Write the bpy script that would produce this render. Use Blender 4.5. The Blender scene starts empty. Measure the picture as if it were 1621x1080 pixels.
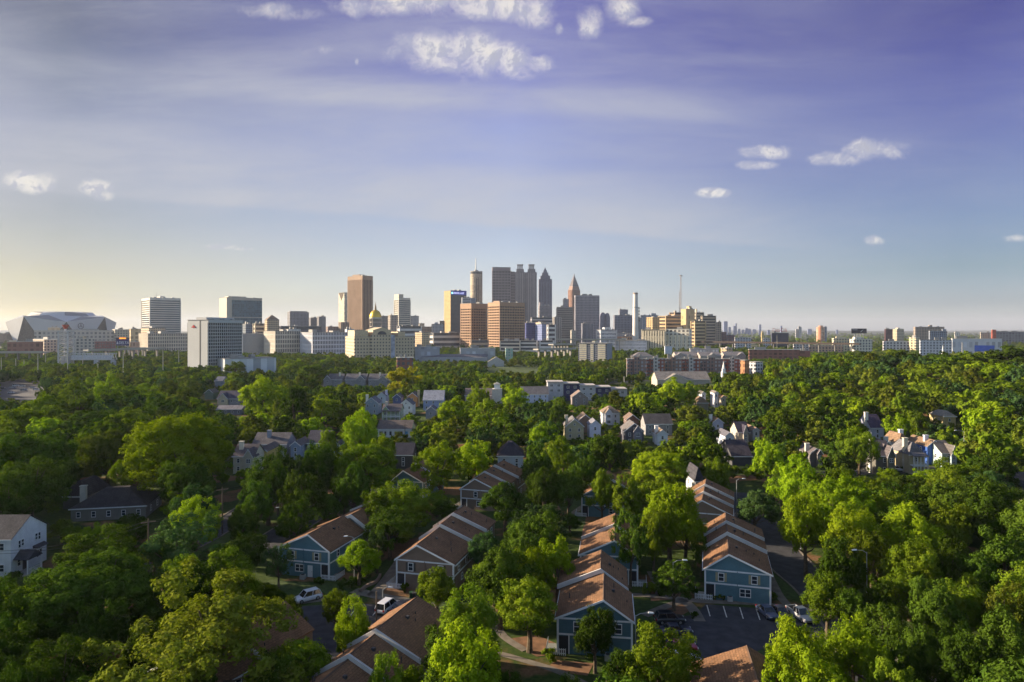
import bpy, math, random
import numpy as np
from mathutils import Vector, Matrix
R = math.radians
HAZE = 3.6e-5; SKYS = 0.10; SUNE = 5.0; EXPO = 1.4; CIRB = 2.25; CUMB = 3.7
GRADE = [[(0.0111, (0.5068, 0.5279, 0.4069)), (0.0541, (0.4019, 0.3713, 0.27)), (0.1277, (0.3853, 0.3208, 0.2474)), (0.2128, (0.3616, 0.3001, 0.2702)), (0.2967, (0.4058, 0.3242, 0.2998)), (0.3906, (0.3997, 0.3181, 0.3132)), (0.4818, (0.3193, 0.2588, 0.2599)), (0.5913, (0.2457, 0.1941, 0.2021))], [(0.0133, (1.0721, 1.107, 1.3573)), (0.0647, (0.7418, 0.7054, 0.8493)), (0.1526, (0.7868, 0.6525, 0.6731)), (0.254, (0.7454, 0.6043, 0.6323)), (0.3533, (0.8061, 0.5999, 0.6708)), (0.4635, (0.9032, 0.6424, 0.727)), (0.5692, (0.7593, 0.5027, 0.6863)), (0.6943, (0.557, 0.3461, 0.6317))], [(0.0111, (0.6941, 0.7101, 0.8878)), (0.0541, (0.4211, 0.4319, 0.5633)), (0.1277, (0.3651, 0.3722, 0.4285)), (0.2129, (0.4001, 0.3723, 0.4496)), (0.2968, (0.4252, 0.3539, 0.4618)), (0.3908, (0.4252, 0.3141, 0.4748)), (0.482, (0.3776, 0.2604, 0.463)), (0.5915, (0.3041, 0.193, 0.4081))]]
sc = bpy.context.scene
col = sc.collection
random.seed(7)
H = 45.0; F = 1081.0; CX = 810.5; HY = 524.0

# ---------------------------------------------------------------- terrain
def gz(x, y):
    h = 19.0*math.exp(-((x-270)/115.0)**2 - ((y-440)/125.0)**2)
    h += 7.0*math.exp(-((x+20)/900.0)**2 - ((y-2200)/600.0)**2)
    return h

def pt(px, py, z=0.0, it=6):
    """world point seen at (px, py) lying z above the ground"""
    g = 0.0
    for _ in range(it):
        d = (H-g-z)*F/max(py-HY, 0.5)
        x = (px-CX)/F*d
        g = gz(x, d)
    return x, d, g

# ---------------------------------------------------------------- materials
MATS = {}
def nodes_of(m):
    m.use_nodes = True
    nt = m.node_tree; nt.nodes.clear()
    return nt, nt.nodes, nt.links

def mat(name, c, rough=0.8, var=0.18, scale=0.6, metal=0.0, spec=0.3, bump=0.0, bscale=6.0):
    if name in MATS: return MATS[name]
    m = bpy.data.materials.new(name); nt, n, l = nodes_of(m)
    o = n.new('ShaderNodeOutputMaterial'); b = n.new('ShaderNodeBsdfPrincipled')
    b.inputs['Roughness'].default_value = rough; b.inputs['Metallic'].default_value = metal
    b.inputs['Specular IOR Level'].default_value = spec
    tc = n.new('ShaderNodeTexCoord'); nz = n.new('ShaderNodeTexNoise'); nz.inputs['Scale'].default_value = scale
    nz.inputs['Detail'].default_value = 5
    l.new(tc.outputs['Object'], nz.inputs['Vector'])
    mr = n.new('ShaderNodeMapRange'); mr.inputs[1].default_value = 0.3; mr.inputs[2].default_value = 0.7
    mr.inputs[3].default_value = 1-var; mr.inputs[4].default_value = 1+var
    l.new(nz.outputs['Fac'], mr.inputs[0])
    vm = n.new('ShaderNodeVectorMath'); vm.operation = 'SCALE'; vm.inputs[0].default_value = c
    l.new(mr.outputs[0], vm.inputs['Scale']); l.new(vm.outputs[0], b.inputs['Base Color'])
    if bump:
        n2 = n.new('ShaderNodeTexNoise'); n2.inputs['Scale'].default_value = bscale
        l.new(tc.outputs['Object'], n2.inputs['Vector'])
        bp = n.new('ShaderNodeBump'); bp.inputs['Strength'].default_value = bump
        l.new(n2.outputs['Fac'], bp.inputs['Height']); l.new(bp.outputs[0], b.inputs['Normal'])
    l.new(b.outputs[0], o.inputs[0]); MATS[name] = m
    return m

def cmat(pfx, c, **k):
    return mat('%s_%02d_%02d_%02d' % ((pfx,)+tuple(int(v*99) for v in c)), c, **k)

def math_node(n, l, op, a, b=None):
    q = n.new('ShaderNodeMath'); q.operation = op
    for i, v in enumerate((a, b)):
        if v is None: continue
        if isinstance(v, (int, float)): q.inputs[i].default_value = v
        else: l.new(v, q.inputs[i])
    return q.outputs[0]

def siding(c, period=0.22):
    """clapboard wall: real lap lines as bump and a darker joint"""
    key = 'siding_%02d_%02d_%02d' % tuple(int(v*99) for v in c)
    if key in MATS: return MATS[key]
    m = bpy.data.materials.new(key); nt, n, l = nodes_of(m)
    o = n.new('ShaderNodeOutputMaterial'); b = n.new('ShaderNodeBsdfPrincipled'); b.inputs['Roughness'].default_value = 0.7
    b.inputs['Specular IOR Level'].default_value = 0.25
    tc = n.new('ShaderNodeTexCoord'); sp = n.new('ShaderNodeSeparateXYZ'); l.new(tc.outputs['Object'], sp.inputs[0])
    f = math_node(n, l, 'FRACT', math_node(n, l, 'DIVIDE', sp.outputs['Z'], period))
    j = math_node(n, l, 'GREATER_THAN', f, 0.86)
    nz = n.new('ShaderNodeTexNoise'); nz.inputs['Scale'].default_value = 0.7; nz.inputs['Detail'].default_value = 6
    l.new(tc.outputs['Object'], nz.inputs['Vector'])
    v = math_node(n, l, 'MULTIPLY', math_node(n, l, 'SUBTRACT', nz.outputs['Fac'], 0.5), 0.5)
    v = math_node(n, l, 'ADD', v, 1.0)
    v = math_node(n, l, 'SUBTRACT', v, math_node(n, l, 'MULTIPLY', j, 0.3))
    vm = n.new('ShaderNodeVectorMath'); vm.operation = 'SCALE'; vm.inputs[0].default_value = c
    l.new(v, vm.inputs['Scale']); l.new(vm.outputs[0], b.inputs['Base Color'])
    bp = n.new('ShaderNodeBump'); bp.inputs['Strength'].default_value = 0.5; bp.inputs['Distance'].default_value = 0.02
    l.new(f, bp.inputs['Height']); l.new(bp.outputs[0], b.inputs['Normal'])
    l.new(b.outputs[0], o.inputs[0]); MATS[key] = m
    return m

def shingle(c):
    key = 'shingle_%02d_%02d_%02d' % tuple(int(v*99) for v in c)
    if key in MATS: return MATS[key]
    m = bpy.data.materials.new(key); nt, n, l = nodes_of(m)
    o = n.new('ShaderNodeOutputMaterial'); b = n.new('ShaderNodeBsdfPrincipled'); b.inputs['Roughness'].default_value = 0.92
    b.inputs['Specular IOR Level'].default_value = 0.15
    tc = n.new('ShaderNodeTexCoord')
    mp = n.new('ShaderNodeMapping'); mp.inputs['Rotation'].default_value = (0, 0, R(90)); l.new(tc.outputs['Object'], mp.inputs[0])
    br = n.new('ShaderNodeTexBrick'); br.inputs['Scale'].default_value = 1.0
    br.inputs['Brick Width'].default_value = 0.55; br.inputs['Row Height'].default_value = 0.3; br.inputs['Mortar Size'].default_value = 0.025
    br.inputs['Color1'].default_value = (0.85, 0.85, 0.85, 1); br.inputs['Color2'].default_value = (1.15, 1.1, 1.05, 1); br.inputs['Mortar'].default_value = (0.6, 0.6, 0.6, 1)
    l.new(mp.outputs[0], br.inputs['Vector'])
    nz = n.new('ShaderNodeTexNoise'); nz.inputs['Scale'].default_value = 0.35; nz.inputs['Detail'].default_value = 8; nz.inputs['Roughness'].default_value = 0.7
    l.new(tc.outputs['Object'], nz.inputs['Vector'])
    nz2 = n.new('ShaderNodeTexNoise'); nz2.inputs['Scale'].default_value = 5.0; nz2.inputs['Detail'].default_value = 4
    l.new(tc.outputs['Object'], nz2.inputs['Vector'])
    v = math_node(n, l, 'ADD', math_node(n, l, 'MULTIPLY', nz.outputs['Fac'], 1.5), math_node(n, l, 'MULTIPLY', nz2.outputs['Fac'], 1.1))
    v = math_node(n, l, 'ADD', v, -0.28)
    vm = n.new('ShaderNodeVectorMath'); vm.operation = 'SCALE'; vm.inputs[0].default_value = c
    l.new(v, vm.inputs['Scale'])
    mu = n.new('ShaderNodeVectorMath'); mu.operation = 'MULTIPLY'; l.new(vm.outputs[0], mu.inputs[0]); l.new(br.outputs['Color'], mu.inputs[1])
    l.new(mu.outputs[0], b.inputs['Base Color'])
    bp = n.new('ShaderNodeBump'); bp.inputs['Strength'].default_value = 0.5; bp.inputs['Distance'].default_value = 0.03
    l.new(br.outputs['Fac'], bp.inputs['Height']); bp.invert = True; l.new(bp.outputs[0], b.inputs['Normal'])
    l.new(b.outputs[0], o.inputs[0]); MATS[key] = m
    return m

def winmat(wall, glass, sx, sz, fx=0.55, fz=0.6, z0=0.0, rough=0.25):
    """a punched facade: grid of small panes set in the wall (surface pattern of one facade)"""
    key = 'facade_' + '_'.join('%02d' % int(v*99) for v in wall+glass) + '_%d_%d_%d_%d' % (sx*10, sz*10, fx*100, fz*100)
    if key in MATS: return MATS[key]
    m = bpy.data.materials.new(key); nt, n, l = nodes_of(m)
    o = n.new('ShaderNodeOutputMaterial'); b = n.new('ShaderNodeBsdfPrincipled')
    tc = n.new('ShaderNodeTexCoord'); sp = n.new('ShaderNodeSeparateXYZ'); l.new(tc.outputs['Object'], sp.inputs[0])
    u = math_node(n, l, 'DIVIDE', math_node(n, l, 'ADD', sp.outputs['X'], sp.outputs['Y']), sx)
    w = math_node(n, l, 'DIVIDE', math_node(n, l, 'ADD', sp.outputs['Z'], z0), sz)
    a = math_node(n, l, 'LESS_THAN', math_node(n, l, 'FRACT', u), fx)
    c = math_node(n, l, 'LESS_THAN', math_node(n, l, 'FRACT', w), fz)
    g = n.new('ShaderNodeNewGeometry'); sn = n.new('ShaderNodeSeparateXYZ'); l.new(g.outputs['Normal'], sn.inputs[0])
    side = math_node(n, l, 'LESS_THAN', sn.outputs['Z'], 0.5)
    k = math_node(n, l, 'MULTIPLY', math_node(n, l, 'MULTIPLY', a, c), side)
    # every pane its own shade
    cb = n.new('ShaderNodeCombineXYZ'); l.new(math_node(n, l, 'FLOOR', u), cb.inputs[0]); l.new(math_node(n, l, 'FLOOR', w), cb.inputs[1])
    wn = n.new('ShaderNodeTexWhiteNoise'); l.new(cb.outputs[0], wn.inputs[0])
    vg = n.new('ShaderNodeVectorMath'); vg.operation = 'SCALE'; vg.inputs[0].default_value = glass
    l.new(math_node(n, l, 'ADD', math_node(n, l, 'MULTIPLY', wn.outputs[0], 0.9), 0.5), vg.inputs['Scale'])
    nz = n.new('ShaderNodeTexNoise'); nz.inputs['Scale'].default_value = 0.08; nz.inputs['Detail'].default_value = 5
    l.new(tc.outputs['Object'], nz.inputs['Vector'])
    vw = n.new('ShaderNodeVectorMath'); vw.operation = 'SCALE'; vw.inputs[0].default_value = wall
    l.new(math_node(n, l, 'ADD', math_node(n, l, 'MULTIPLY', nz.outputs['Fac'], 0.4), 0.8), vw.inputs['Scale'])
    mx = n.new('ShaderNodeMix'); mx.data_type = 'RGBA'; l.new(k, mx.inputs[0]); l.new(vw.outputs[0], mx.inputs[6]); l.new(vg.outputs[0], mx.inputs[7])
    l.new(mx.outputs[2], b.inputs['Base Color'])
    rr = n.new('ShaderNodeMapRange'); rr.inputs[3].default_value = 0.85; rr.inputs[4].default_value = rough
    l.new(k, rr.inputs[0]); l.new(rr.outputs[0], b.inputs['Roughness'])
    b.inputs['Specular IOR Level'].default_value = 0.3
    l.new(b.outputs[0], o.inputs[0]); MATS[key] = m
    return m

def glass(c=(0.03, 0.04, 0.06), rough=0.12):
    return mat('glass_%02d_%02d_%02d' % tuple(int(v*99) for v in c), c, rough=rough, var=0.45, scale=0.25, spec=0.35)

def leafmat(name, c, c2, trans=0.35, hue=0.010, val=0.33):
    m = bpy.data.materials.new(name); nt, n, l = nodes_of(m)
    o = n.new('ShaderNodeOutputMaterial')
    oi = n.new('ShaderNodeObjectInfo'); tc = n.new('ShaderNodeTexCoord')
    nz = n.new('ShaderNodeTexNoise'); nz.inputs['Scale'].default_value = 0.45; nz.inputs['Detail'].default_value = 4
    l.new(tc.outputs['Object'], nz.inputs['Vector'])
    mr = n.new('ShaderNodeMapRange'); mr.inputs[1].default_value = 0.36; mr.inputs[2].default_value = 0.64
    l.new(nz.outputs['Fac'], mr.inputs[0])
    mx = n.new('ShaderNodeMix'); mx.data_type = 'RGBA'; mx.inputs[6].default_value = (*c, 1); mx.inputs[7].default_value = (*c2, 1)
    l.new(mr.outputs[0], mx.inputs[0])
    hs = n.new('ShaderNodeHueSaturation')
    h = n.new('ShaderNodeMapRange'); h.inputs[3].default_value = 0.5-hue; h.inputs[4].default_value = 0.5+hue; l.new(oi.outputs['Random'], h.inputs[0])
    v = n.new('ShaderNodeMapRange'); v.inputs[3].default_value = 1-val; v.inputs[4].default_value = 1+val
    l.new(math_node(n, l, 'FRACT', math_node(n, l, 'MULTIPLY', oi.outputs['Random'], 7.31)), v.inputs[0])
    l.new(h.outputs[0], hs.inputs['Hue']); l.new(v.outputs[0], hs.inputs['Value']); l.new(mx.outputs[2], hs.inputs['Color'])
    df = n.new('ShaderNodeBsdfDiffuse'); l.new(hs.outputs[0], df.inputs['Color'])
    tr = n.new('ShaderNodeBsdfTranslucent')
    g2 = n.new('ShaderNodeVectorMath'); g2.operation = 'MULTIPLY'; g2.inputs[1].default_value = (1.15, 1.3, 0.4)
    l.new(hs.outputs[0], g2.inputs[0]); l.new(g2.outputs[0], tr.inputs['Color'])
    ms = n.new('ShaderNodeMixShader'); ms.inputs[0].default_value = trans
    l.new(df.outputs[0], ms.inputs[1]); l.new(tr.outputs[0], ms.inputs[2]); l.new(ms.outputs[0], o.inputs[0])
    MATS[name] = m
    return m

LEAF = {
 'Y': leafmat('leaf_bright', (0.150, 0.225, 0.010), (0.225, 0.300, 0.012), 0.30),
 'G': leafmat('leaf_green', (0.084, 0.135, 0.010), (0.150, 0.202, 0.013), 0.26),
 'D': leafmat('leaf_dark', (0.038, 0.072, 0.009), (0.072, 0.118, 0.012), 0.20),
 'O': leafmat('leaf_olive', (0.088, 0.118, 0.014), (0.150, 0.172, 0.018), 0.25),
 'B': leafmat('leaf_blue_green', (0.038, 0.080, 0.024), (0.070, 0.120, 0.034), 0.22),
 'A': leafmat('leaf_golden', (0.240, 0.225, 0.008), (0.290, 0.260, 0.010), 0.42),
}
BARK = mat('bark', (0.10, 0.075, 0.05), rough=0.95, var=0.4, scale=3, bump=0.4)
WHITE = mat('white_trim', (0.72, 0.72, 0.72), rough=0.6, var=0.08)
PANE = glass((0.035, 0.045, 0.06), 0.08)
METAL = mat('galvanised_metal', (0.32, 0.33, 0.34), rough=0.5, metal=0.5)
DARKM = mat('dark_metal', (0.04, 0.04, 0.045), rough=0.6)
CONC = mat('concrete', (0.38, 0.36, 0.33), rough=0.9, var=0.2, scale=0.05)

# ---------------------------------------------------------------- mesh helpers
class MB:
    def __init__(s): s.v = []; s.f = []; s.m = []; s.mats = []
    def mi(s, m):
        if m is None: m = WHITE
        if m not in s.mats: s.mats.append(m)
        return s.mats.index(m)
    def poly(s, vs, faces, m=None):
        k = len(s.v); i = s.mi(m); s.v += [tuple(v) for v in vs]
        for f in faces: s.f.append([a+k for a in f]); s.m.append(i)
        return s
    def box(s, x0, x1, y0, y1, z0, z1, m=None):
        vs = [(x0,y0,z0),(x1,y0,z0),(x1,y1,z0),(x0,y1,z0),(x0,y0,z1),(x1,y0,z1),(x1,y1,z1),(x0,y1,z1)]
        return s.poly(vs, [(0,3,2,1),(4,5,6,7),(0,1,5,4),(1,2,6,5),(2,3,7,6),(3,0,4,7)], m)
    def prism(s, outline, z0, z1, m=None):
        """outline: ccw list of (x, y)"""
        n = len(outline)
        vs = [(x,y,z0) for x,y in outline]+[(x,y,z1) for x,y in outline]
        fs = [tuple(reversed(range(n))), tuple(range(n, 2*n))]
        fs += [(i, (i+1) % n, n+(i+1) % n, n+i) for i in range(n)]
        return s.poly(vs, fs, m)
    def frustum(s, o0, o1, z0, z1, m=None):
        n = len(o0)
        vs = [(x,y,z0) for x,y in o0]+[(x,y,z1) for x,y in o1]
        fs = [tuple(reversed(range(n))), tuple(range(n, 2*n))]
        fs += [(i, (i+1) % n, n+(i+1) % n, n+i) for i in range(n)]
        return s.poly(vs, fs, m)
    def extr_y(s, prof, y0, y1, m=None):
        """prof: list of (x, z), extruded along y"""
        n = len(prof)
        vs = [(x,y0,z) for x,z in prof]+[(x,y1,z) for x,z in prof]
        fs = [tuple(range(n)), tuple(reversed(range(n, 2*n)))]
        fs += [(i, n+i, n+(i+1) % n, (i+1) % n) for i in range(n)]
        return s.poly(vs, fs, m)
    def extr_x(s, prof, x0, x1, m=None):
        n = len(prof)
        vs = [(x0,y,z) for y,z in prof]+[(x1,y,z) for y,z in prof]
        fs = [tuple(reversed(range(n))), tuple(range(n, 2*n))]
        fs += [(i, (i+1) % n, n+(i+1) % n, n+i) for i in range(n)]
        return s.poly(vs, fs, m)
    def cyl(s, x, y, z0, z1, r0, r1=None, n=12, m=None):
        r1 = r0 if r1 is None else r1
        a = [(x+r0*math.cos(2*math.pi*i/n), y+r0*math.sin(2*math.pi*i/n)) for i in range(n)]
        b = [(x+r1*math.cos(2*math.pi*i/n), y+r1*math.sin(2*math.pi*i/n)) for i in range(n)]
        return s.frustum(a, b, z0, z1, m)
    def tube(s, p, q, r0, r1=None, n=6, m=None):
        r1 = r0 if r1 is None else r1
        p = Vector(p); q = Vector(q); d = (q-p).normalized()
        a = d.orthogonal().normalized(); b = d.cross(a)
        vs = []
        for c, r in ((p, r0), (q, r1)):
            for i in range(n):
                t = 2*math.pi*i/n; vs.append(c+a*math.cos(t)*r+b*math.sin(t)*r)
        fs = [tuple(reversed(range(n))), tuple(range(n, 2*n))]+[(i, (i+1) % n, n+(i+1) % n, n+i) for i in range(n)]
        return s.poly(vs, fs, m)
    def mesh(s, name):
        me = bpy.data.meshes.new(name); me.from_pydata(s.v, [], s.f)
        for m in s.mats: me.materials.append(m)
        me.polygons.foreach_set('material_index', s.m); me.update()
        return me
    def build(s, name, parent=None, loc=None, rz=0):
        return link(name, s.mesh(name), parent, loc, rz)

def link(name, data, parent=None, loc=None, rz=0):
    o = bpy.data.objects.new(name, data); col.objects.link(o)
    if parent is not None: o.parent = parent
    if loc is not None: o.location = loc
    if rz: o.rotation_euler = (0, 0, rz)
    return o

def tag(o, label, cat, group=None, kind=None):
    if label: o['label'] = label
    if cat: o['category'] = cat
    if group: o['group'] = group
    if kind: o['kind'] = kind
    return o

def thing(name, label, cat, loc, rz=0, group=None):
    o = link(name, None, None, loc, rz); o.empty_display_size = 0.5
    return tag(o, label, cat, group)

def copy_thing(src, loc, rz, label, group=None, scale=None):
    r = src.copy(); col.objects.link(r); r.location = loc; r.rotation_euler = (0, 0, rz)
    if scale: r.scale = scale
    r['label'] = label
    if group: r['group'] = group
    for ch in list(src.children):
        c = ch.copy(); col.objects.link(c); c.parent = r
        for g in list(ch.children):
            d = g.copy(); col.objects.link(d); d.parent = c
    return r

FOOT = []      # (x, y, r) no tree trunk here
CLEAR = []     # (x0, y0, x1, y1, d) picture rectangles kept free of nearer crowns (only used to thin the woods)
LAND = []      # landmarks for tree labels: (px, py, d, phrase)

# ---------------------------------------------------------------- windows
WIN = {}
def window(parent, kind, w, h, loc, rz=0, shut=None, paint=None):
    """frame in the parent's space; local -y is outwards"""
    paint = paint or WHITE
    key = (kind, round(w, 2), round(h, 2), paint.name)
    if key not in WIN:
        t = 0.11; fr = MB()
        fr.box(-w/2, w/2, -0.09, 0.01, h-t, h, paint).box(-w/2, w/2, -0.11, 0.01, -0.02, t, paint)
        fr.box(-w/2, -w/2+t, -0.085, 0.01, t, h-t, paint).box(w/2-t, w/2, -0.085, 0.01, t, h-t, paint)
        fr.box(-w/2+t, w/2-t, -0.075, 0.01, h/2-0.035, h/2+0.035, paint)
        if kind == 'double': fr.box(-0.06, 0.06, -0.07, 0.01, t, h-t, paint)
        pn = MB().box(-w/2+t*0.9, w/2-t*0.9, -0.04, 0.005, t*0.9, h-t*0.9, PANE)
        WIN[key] = (fr.mesh('window'), pn.mesh('pane'))
    a, b = WIN[key]
    o = link('window', a, parent, loc, rz); link('pane', b, o)
    if shut:
        sk = ('sh', round(h, 2), shut.name)
        if sk not in WIN: WIN[sk] = MB().box(-0.19, 0.19, -0.06, 0.01, 0, h, shut).mesh('shutter')
        for sx in (-1, 1): link('shutter', WIN[sk], o, (sx*(w/2+0.22), 0, 0))
    return o
# ================================================================ townhouses in the foreground
TRIM = mat('weathered_white_trim', (0.72, 0.73, 0.75), rough=0.6, var=0.12)
FLASH = mat('pale_flashing', (0.50, 0.49, 0.48), rough=0.7, var=0.12)
BROWN_ROOF = shingle((0.200, 0.110, 0.062))
BLUE = siding((0.105, 0.205, 0.250)); TAUPE = siding((0.225, 0.160, 0.122)); GREY = siding((0.16, 0.155, 0.15)); NAVY = siding((0.070, 0.150, 0.190))
CREAMSH = mat('tan_shutter', (0.36, 0.32, 0.2), rough=0.7); DARKSH = mat('dark_shutter', (0.07, 0.065, 0.06), rough=0.7)
HW = 5.1; RISE = 2.65

def rake_trim(p, x0, x1, xr, y, ze, zr, m):
    """thin boards along both rakes of a gable end at depth y"""
    t = 0.30
    b = MB()
    for xa, za, xb, zb in ((x0, ze, xr, zr), (x1, ze, xr, zr)):
        vs = []
        for yy in (y-0.36, y-0.30):
            vs += [(xa, yy, za-t), (xb, yy, zb-t), (xb, yy, zb), (xa, yy, za)]
        b.poly(vs, [(0,1,2,3),(7,6,5,4),(0,4,5,1),(1,5,6,2),(2,6,7,3),(3,7,4,0)], m)
    return b.build('rake_board', p)

def townhouse(label, x, y, ang, W, secs, wallm, frac, fence='left', shut=None, lowwin=None, upwin=((0.22,'single'),(0.78,'single')), sidewall=None, porch=True, door=None, both=False):
    """x, y: near-left corner; ang: degrees the long axis leans to the right; secs: (length, shift, lift, wall)"""
    g = gz(x, y)
    t = thing('townhouse_row', label, 'townhouse', (x, y, g), -R(ang), 'rows of brown roofed townhouses')
    yy = 0.0
    for i, (L, dx, dz, wm) in enumerate(secs):
        wm = wm or wallm
        x0, x1 = dx, W+dx; xr = dx+W*frac; ze = HW+dz; zr = HW+RISE+dz
        prof = [(x0, -0.5), (x1, -0.5), (x1, ze-0.06), (xr, zr-0.08), (x0, ze-0.06)]
        MB().extr_y(prof, yy, yy+L-0.01, wm).build('wall', t)
        ov = 0.35; th = 0.16
        sl = (zr-ze)/(xr-x0); sr = (zr-ze)/(x1-xr)
        pl = [(x0-ov, ze-ov*sl), (xr, zr), (xr, zr+th), (x0-ov, ze-ov*sl+th)]
        pr = [(xr, zr), (x1+ov, ze-ov*sr), (x1+ov, ze-ov*sr+th), (xr, zr+th)]
        ya = yy-(0.3 if i == 0 else 0.0)
        rb = MB().extr_y(pl, ya, yy+L-0.02, BROWN_ROOF).extr_y(pr, ya, yy+L-0.02, BROWN_ROOF)
        rf = rb.build('roof', t)
        MB().extr_y([(xr-0.16, zr+th-0.05), (xr+0.16, zr+th-0.05), (xr, zr+th+0.07)], ya+0.02, yy+L-0.04, mat('ridge_cap', (0.10, 0.06, 0.04))).build('ridge_cap', rf)
        if i > 0:   # white flashing where the roof steps
            for pa, pb in (((x0-ov, ze-ov*sl), (xr, zr)), ((xr, zr), (x1+ov, ze-ov*sr))):
                q = [(pa[0], pa[1]-0.35), (pb[0], pb[1]-0.35), (pb[0], pb[1]+th+0.16), (pa[0], pa[1]+th+0.16)]
                MB().extr_y(q, yy-0.32, yy-0.03, FLASH).build('roof_flashing', t)
        for k in range(3):
            fx = random.uniform(0.15, 0.9); side = x1 if random.random() < 0.7 else x0
            vx = xr+(side-xr)*fx; vz = zr+(ze-zr)*fx
            vy = yy+random.uniform(0.15, 0.85)*L
            MB().cyl(vx, vy, vz, vz+random.choice((0.5, 0.9)), 0.07, n=8, m=DARKM).build('vent_pipe', rf)
        vy = yy+L*0.5
        MB().box(xr+1.2, xr+1.6, vy-0.2, vy+0.2, zr-1.2*sr+th-0.15, zr-1.2*sr+th+0.22, DARKM).build('roof_vent', rf)
        # side windows
        for sx, rz in ((x1, R(90)), (x0, -R(90))):
            for wy in (0.25, 0.62):
                window(t, 'single', 0.95, 1.35, (sx, yy+L*wy, 3.1+dz), rz)
            window(t, 'single', 0.9, 1.2, (sx, yy+L*0.4, 0.9), rz)
        MB().box(x1-0.02, x1+0.06, yy+0.15, yy+L-0.2, 2.62, 2.86, TRIM).build('band_board', t); MB().box(x0-0.06, x0+0.02, yy+0.15, yy+L-0.2, 2.62, 2.86, TRIM).build('band_board', t)
        yy += L
    x0, x1 = secs[0][1], W+secs[0][1]; xr = x0+W*frac
    rake_trim(t, x0-0.35, x1+0.35, xr, 0, HW-0.05, HW+RISE+0.16, TRIM)
    MB().box(x0-0.05, x1+0.05, -0.07, 0.02, HW-0.3, HW-0.06, TRIM).build('band_board', t)
    MB().box(x0-0.05, x1+0.05, -0.075, 0.02, 2.6, 2.84, TRIM).build('band_board', t)
    for sx in (x0, x1):
        MB().box(sx-0.14, sx+0.14, -0.09, 0.15, -0.4, HW-0.31, TRIM).build('corner_board', t)
    MB().box(x0-0.5, x0-0.38, -0.1, secs[0][0], HW-0.45, HW-0.3, TRIM).build('gutter', t); MB().box(x1+0.36, x1+0.48, -0.1, secs[0][0], HW-0.42, HW-0.27, TRIM).build('gutter', t)
    for fx, kd in upwin:
        window(t, kd, 1.0 if kd == 'single' else 1.7, 1.45, (x0+W*fx, 0, 3.12), 0, shut)
    for fx, kd in (lowwin or ()):
        window(t, kd, 1.0 if kd == 'single' else 1.8, 1.4, (x0+W*fx, 0, 0.85), 0)
    if door:
        d = MB().box(x0+W*door-0.5, x0+W*door+0.5, -0.05, 0.01, 0.05, 2.15, WHITE).build('door', t)
        MB().box(x0+W*door+0.34, x0+W*door+0.4, -0.1, -0.05, 1.0, 1.1, DARKM).build('handle', d)
    if porch:
        for s in ((-1,) if fence == 'left' else (1,) if fence == 'right' else (-1, 1)):
            ex = x0 if s < 0 else x1
            pr = MB().box(ex-0.02*s if s > 0 else ex-1.6, ex+1.6 if s > 0 else ex+0.02, 0.0, 2.6, 0.0, 0.14, CONC).build('porch', t)
            MB().box(min(ex, ex-s*1.5)+(0.02), max(ex, ex-s*1.5)-0.02, -0.05, 0.01, 0.02, 2.45, mat('painted_recess_shade', (0.03, 0.03, 0.035))).build('porch_shade_panel', t)  # dark panel on the solid wall, painted as the shade of a porch opening
            MB().box(ex-s*1.55-0.08, ex-s*1.55+0.08, -0.1, 0.0, 0.0, 2.6, TRIM).build('porch_post', t)
            b = MB()
            for k in range(11):
                xx = ex-s*1.1+s*2.7*k/10.0
                b.box(xx-0.06, xx+0.06, -0.62, -0.58, 0.0, 0.95, TRIM)
            b.box(min(ex-s*1.1, ex+s*1.6), max(ex-s*1.1, ex+s*1.6), -0.57, -0.54, 0.2, 0.3, TRIM).box(min(ex-s*1.1, ex+s*1.6), max(ex-s*1.1, ex+s*1.6), -0.57, -0.54, 0.72, 0.82, TRIM)
            for k in range(12):
                y2 = -0.55+3.4*k/11.0; xx = ex+s*1.6
                b.box(xx-0.02, xx+0.02, y2-0.06, y2+0.06, 0.0, 0.95, TRIM)
            b.build('picket_fence', t)
    MB().box(x0+W*0.5-0.05, x0+W*0.5+0.05, -0.12, -0.05, 0.1, 5.0, wallm).build('downpipe', t)
    # footprint
    ca, sa = math.cos(R(ang)), math.sin(R(ang))
    for k in range(int(yy/4)+1):
        for q in (0.15, 0.5, 0.85):
            lx, ly = W*q, k*4.0
            FOOT.append((x+lx*ca+ly*sa, y-lx*sa+ly*ca, 5.5))
    return t

def left_of(pr, W, ang):
    """near-left corner from the near-right one"""
    a = R(ang); return pr[0]-W*math.cos(a), pr[1]+W*math.sin(a)

x, y = left_of((-33.2, 123.8), 10.3, 15)
townhouse('blue gabled townhouse row on the left beside the curving back street', x, y, 15, 10.3,
          [(13.2, 0, 0, None), (12, 1.4, 0.15, GREY), (8, 1.4, 0.4, TAUPE)], BLUE, 0.6, 'right', CREAMSH, lowwin=((0.42, 'double'),), upwin=((0.27, 'single'), (0.76, 'single')), door=0.63)
townhouse('taupe gabled townhouse row right of the parked white minivan', -20.2, 119.8, 15, 10.5,
          [(11.0, 0, 0, None), (6.5, 0, 0.45, None), (6.5, 0.3, 0.9, None)], TAUPE, 0.37, 'left', DARKSH, lowwin=((0.6, 'single'),), upwin=((0.25, 'single'), (0.78, 'single')))
townhouse('taupe townhouse row farthest up the middle, behind two dark green trees', -12.9, 173, 17, 10.3,
          [(7.2, 0, 0, None), (7, 0, 0.35, None), (7.5, 0.5, 0.7, None)], TAUPE, 0.37, 'left', None, lowwin=((0.45, 'single'),), upwin=((0.38, 'single'), (0.75, 'single')))
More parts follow.
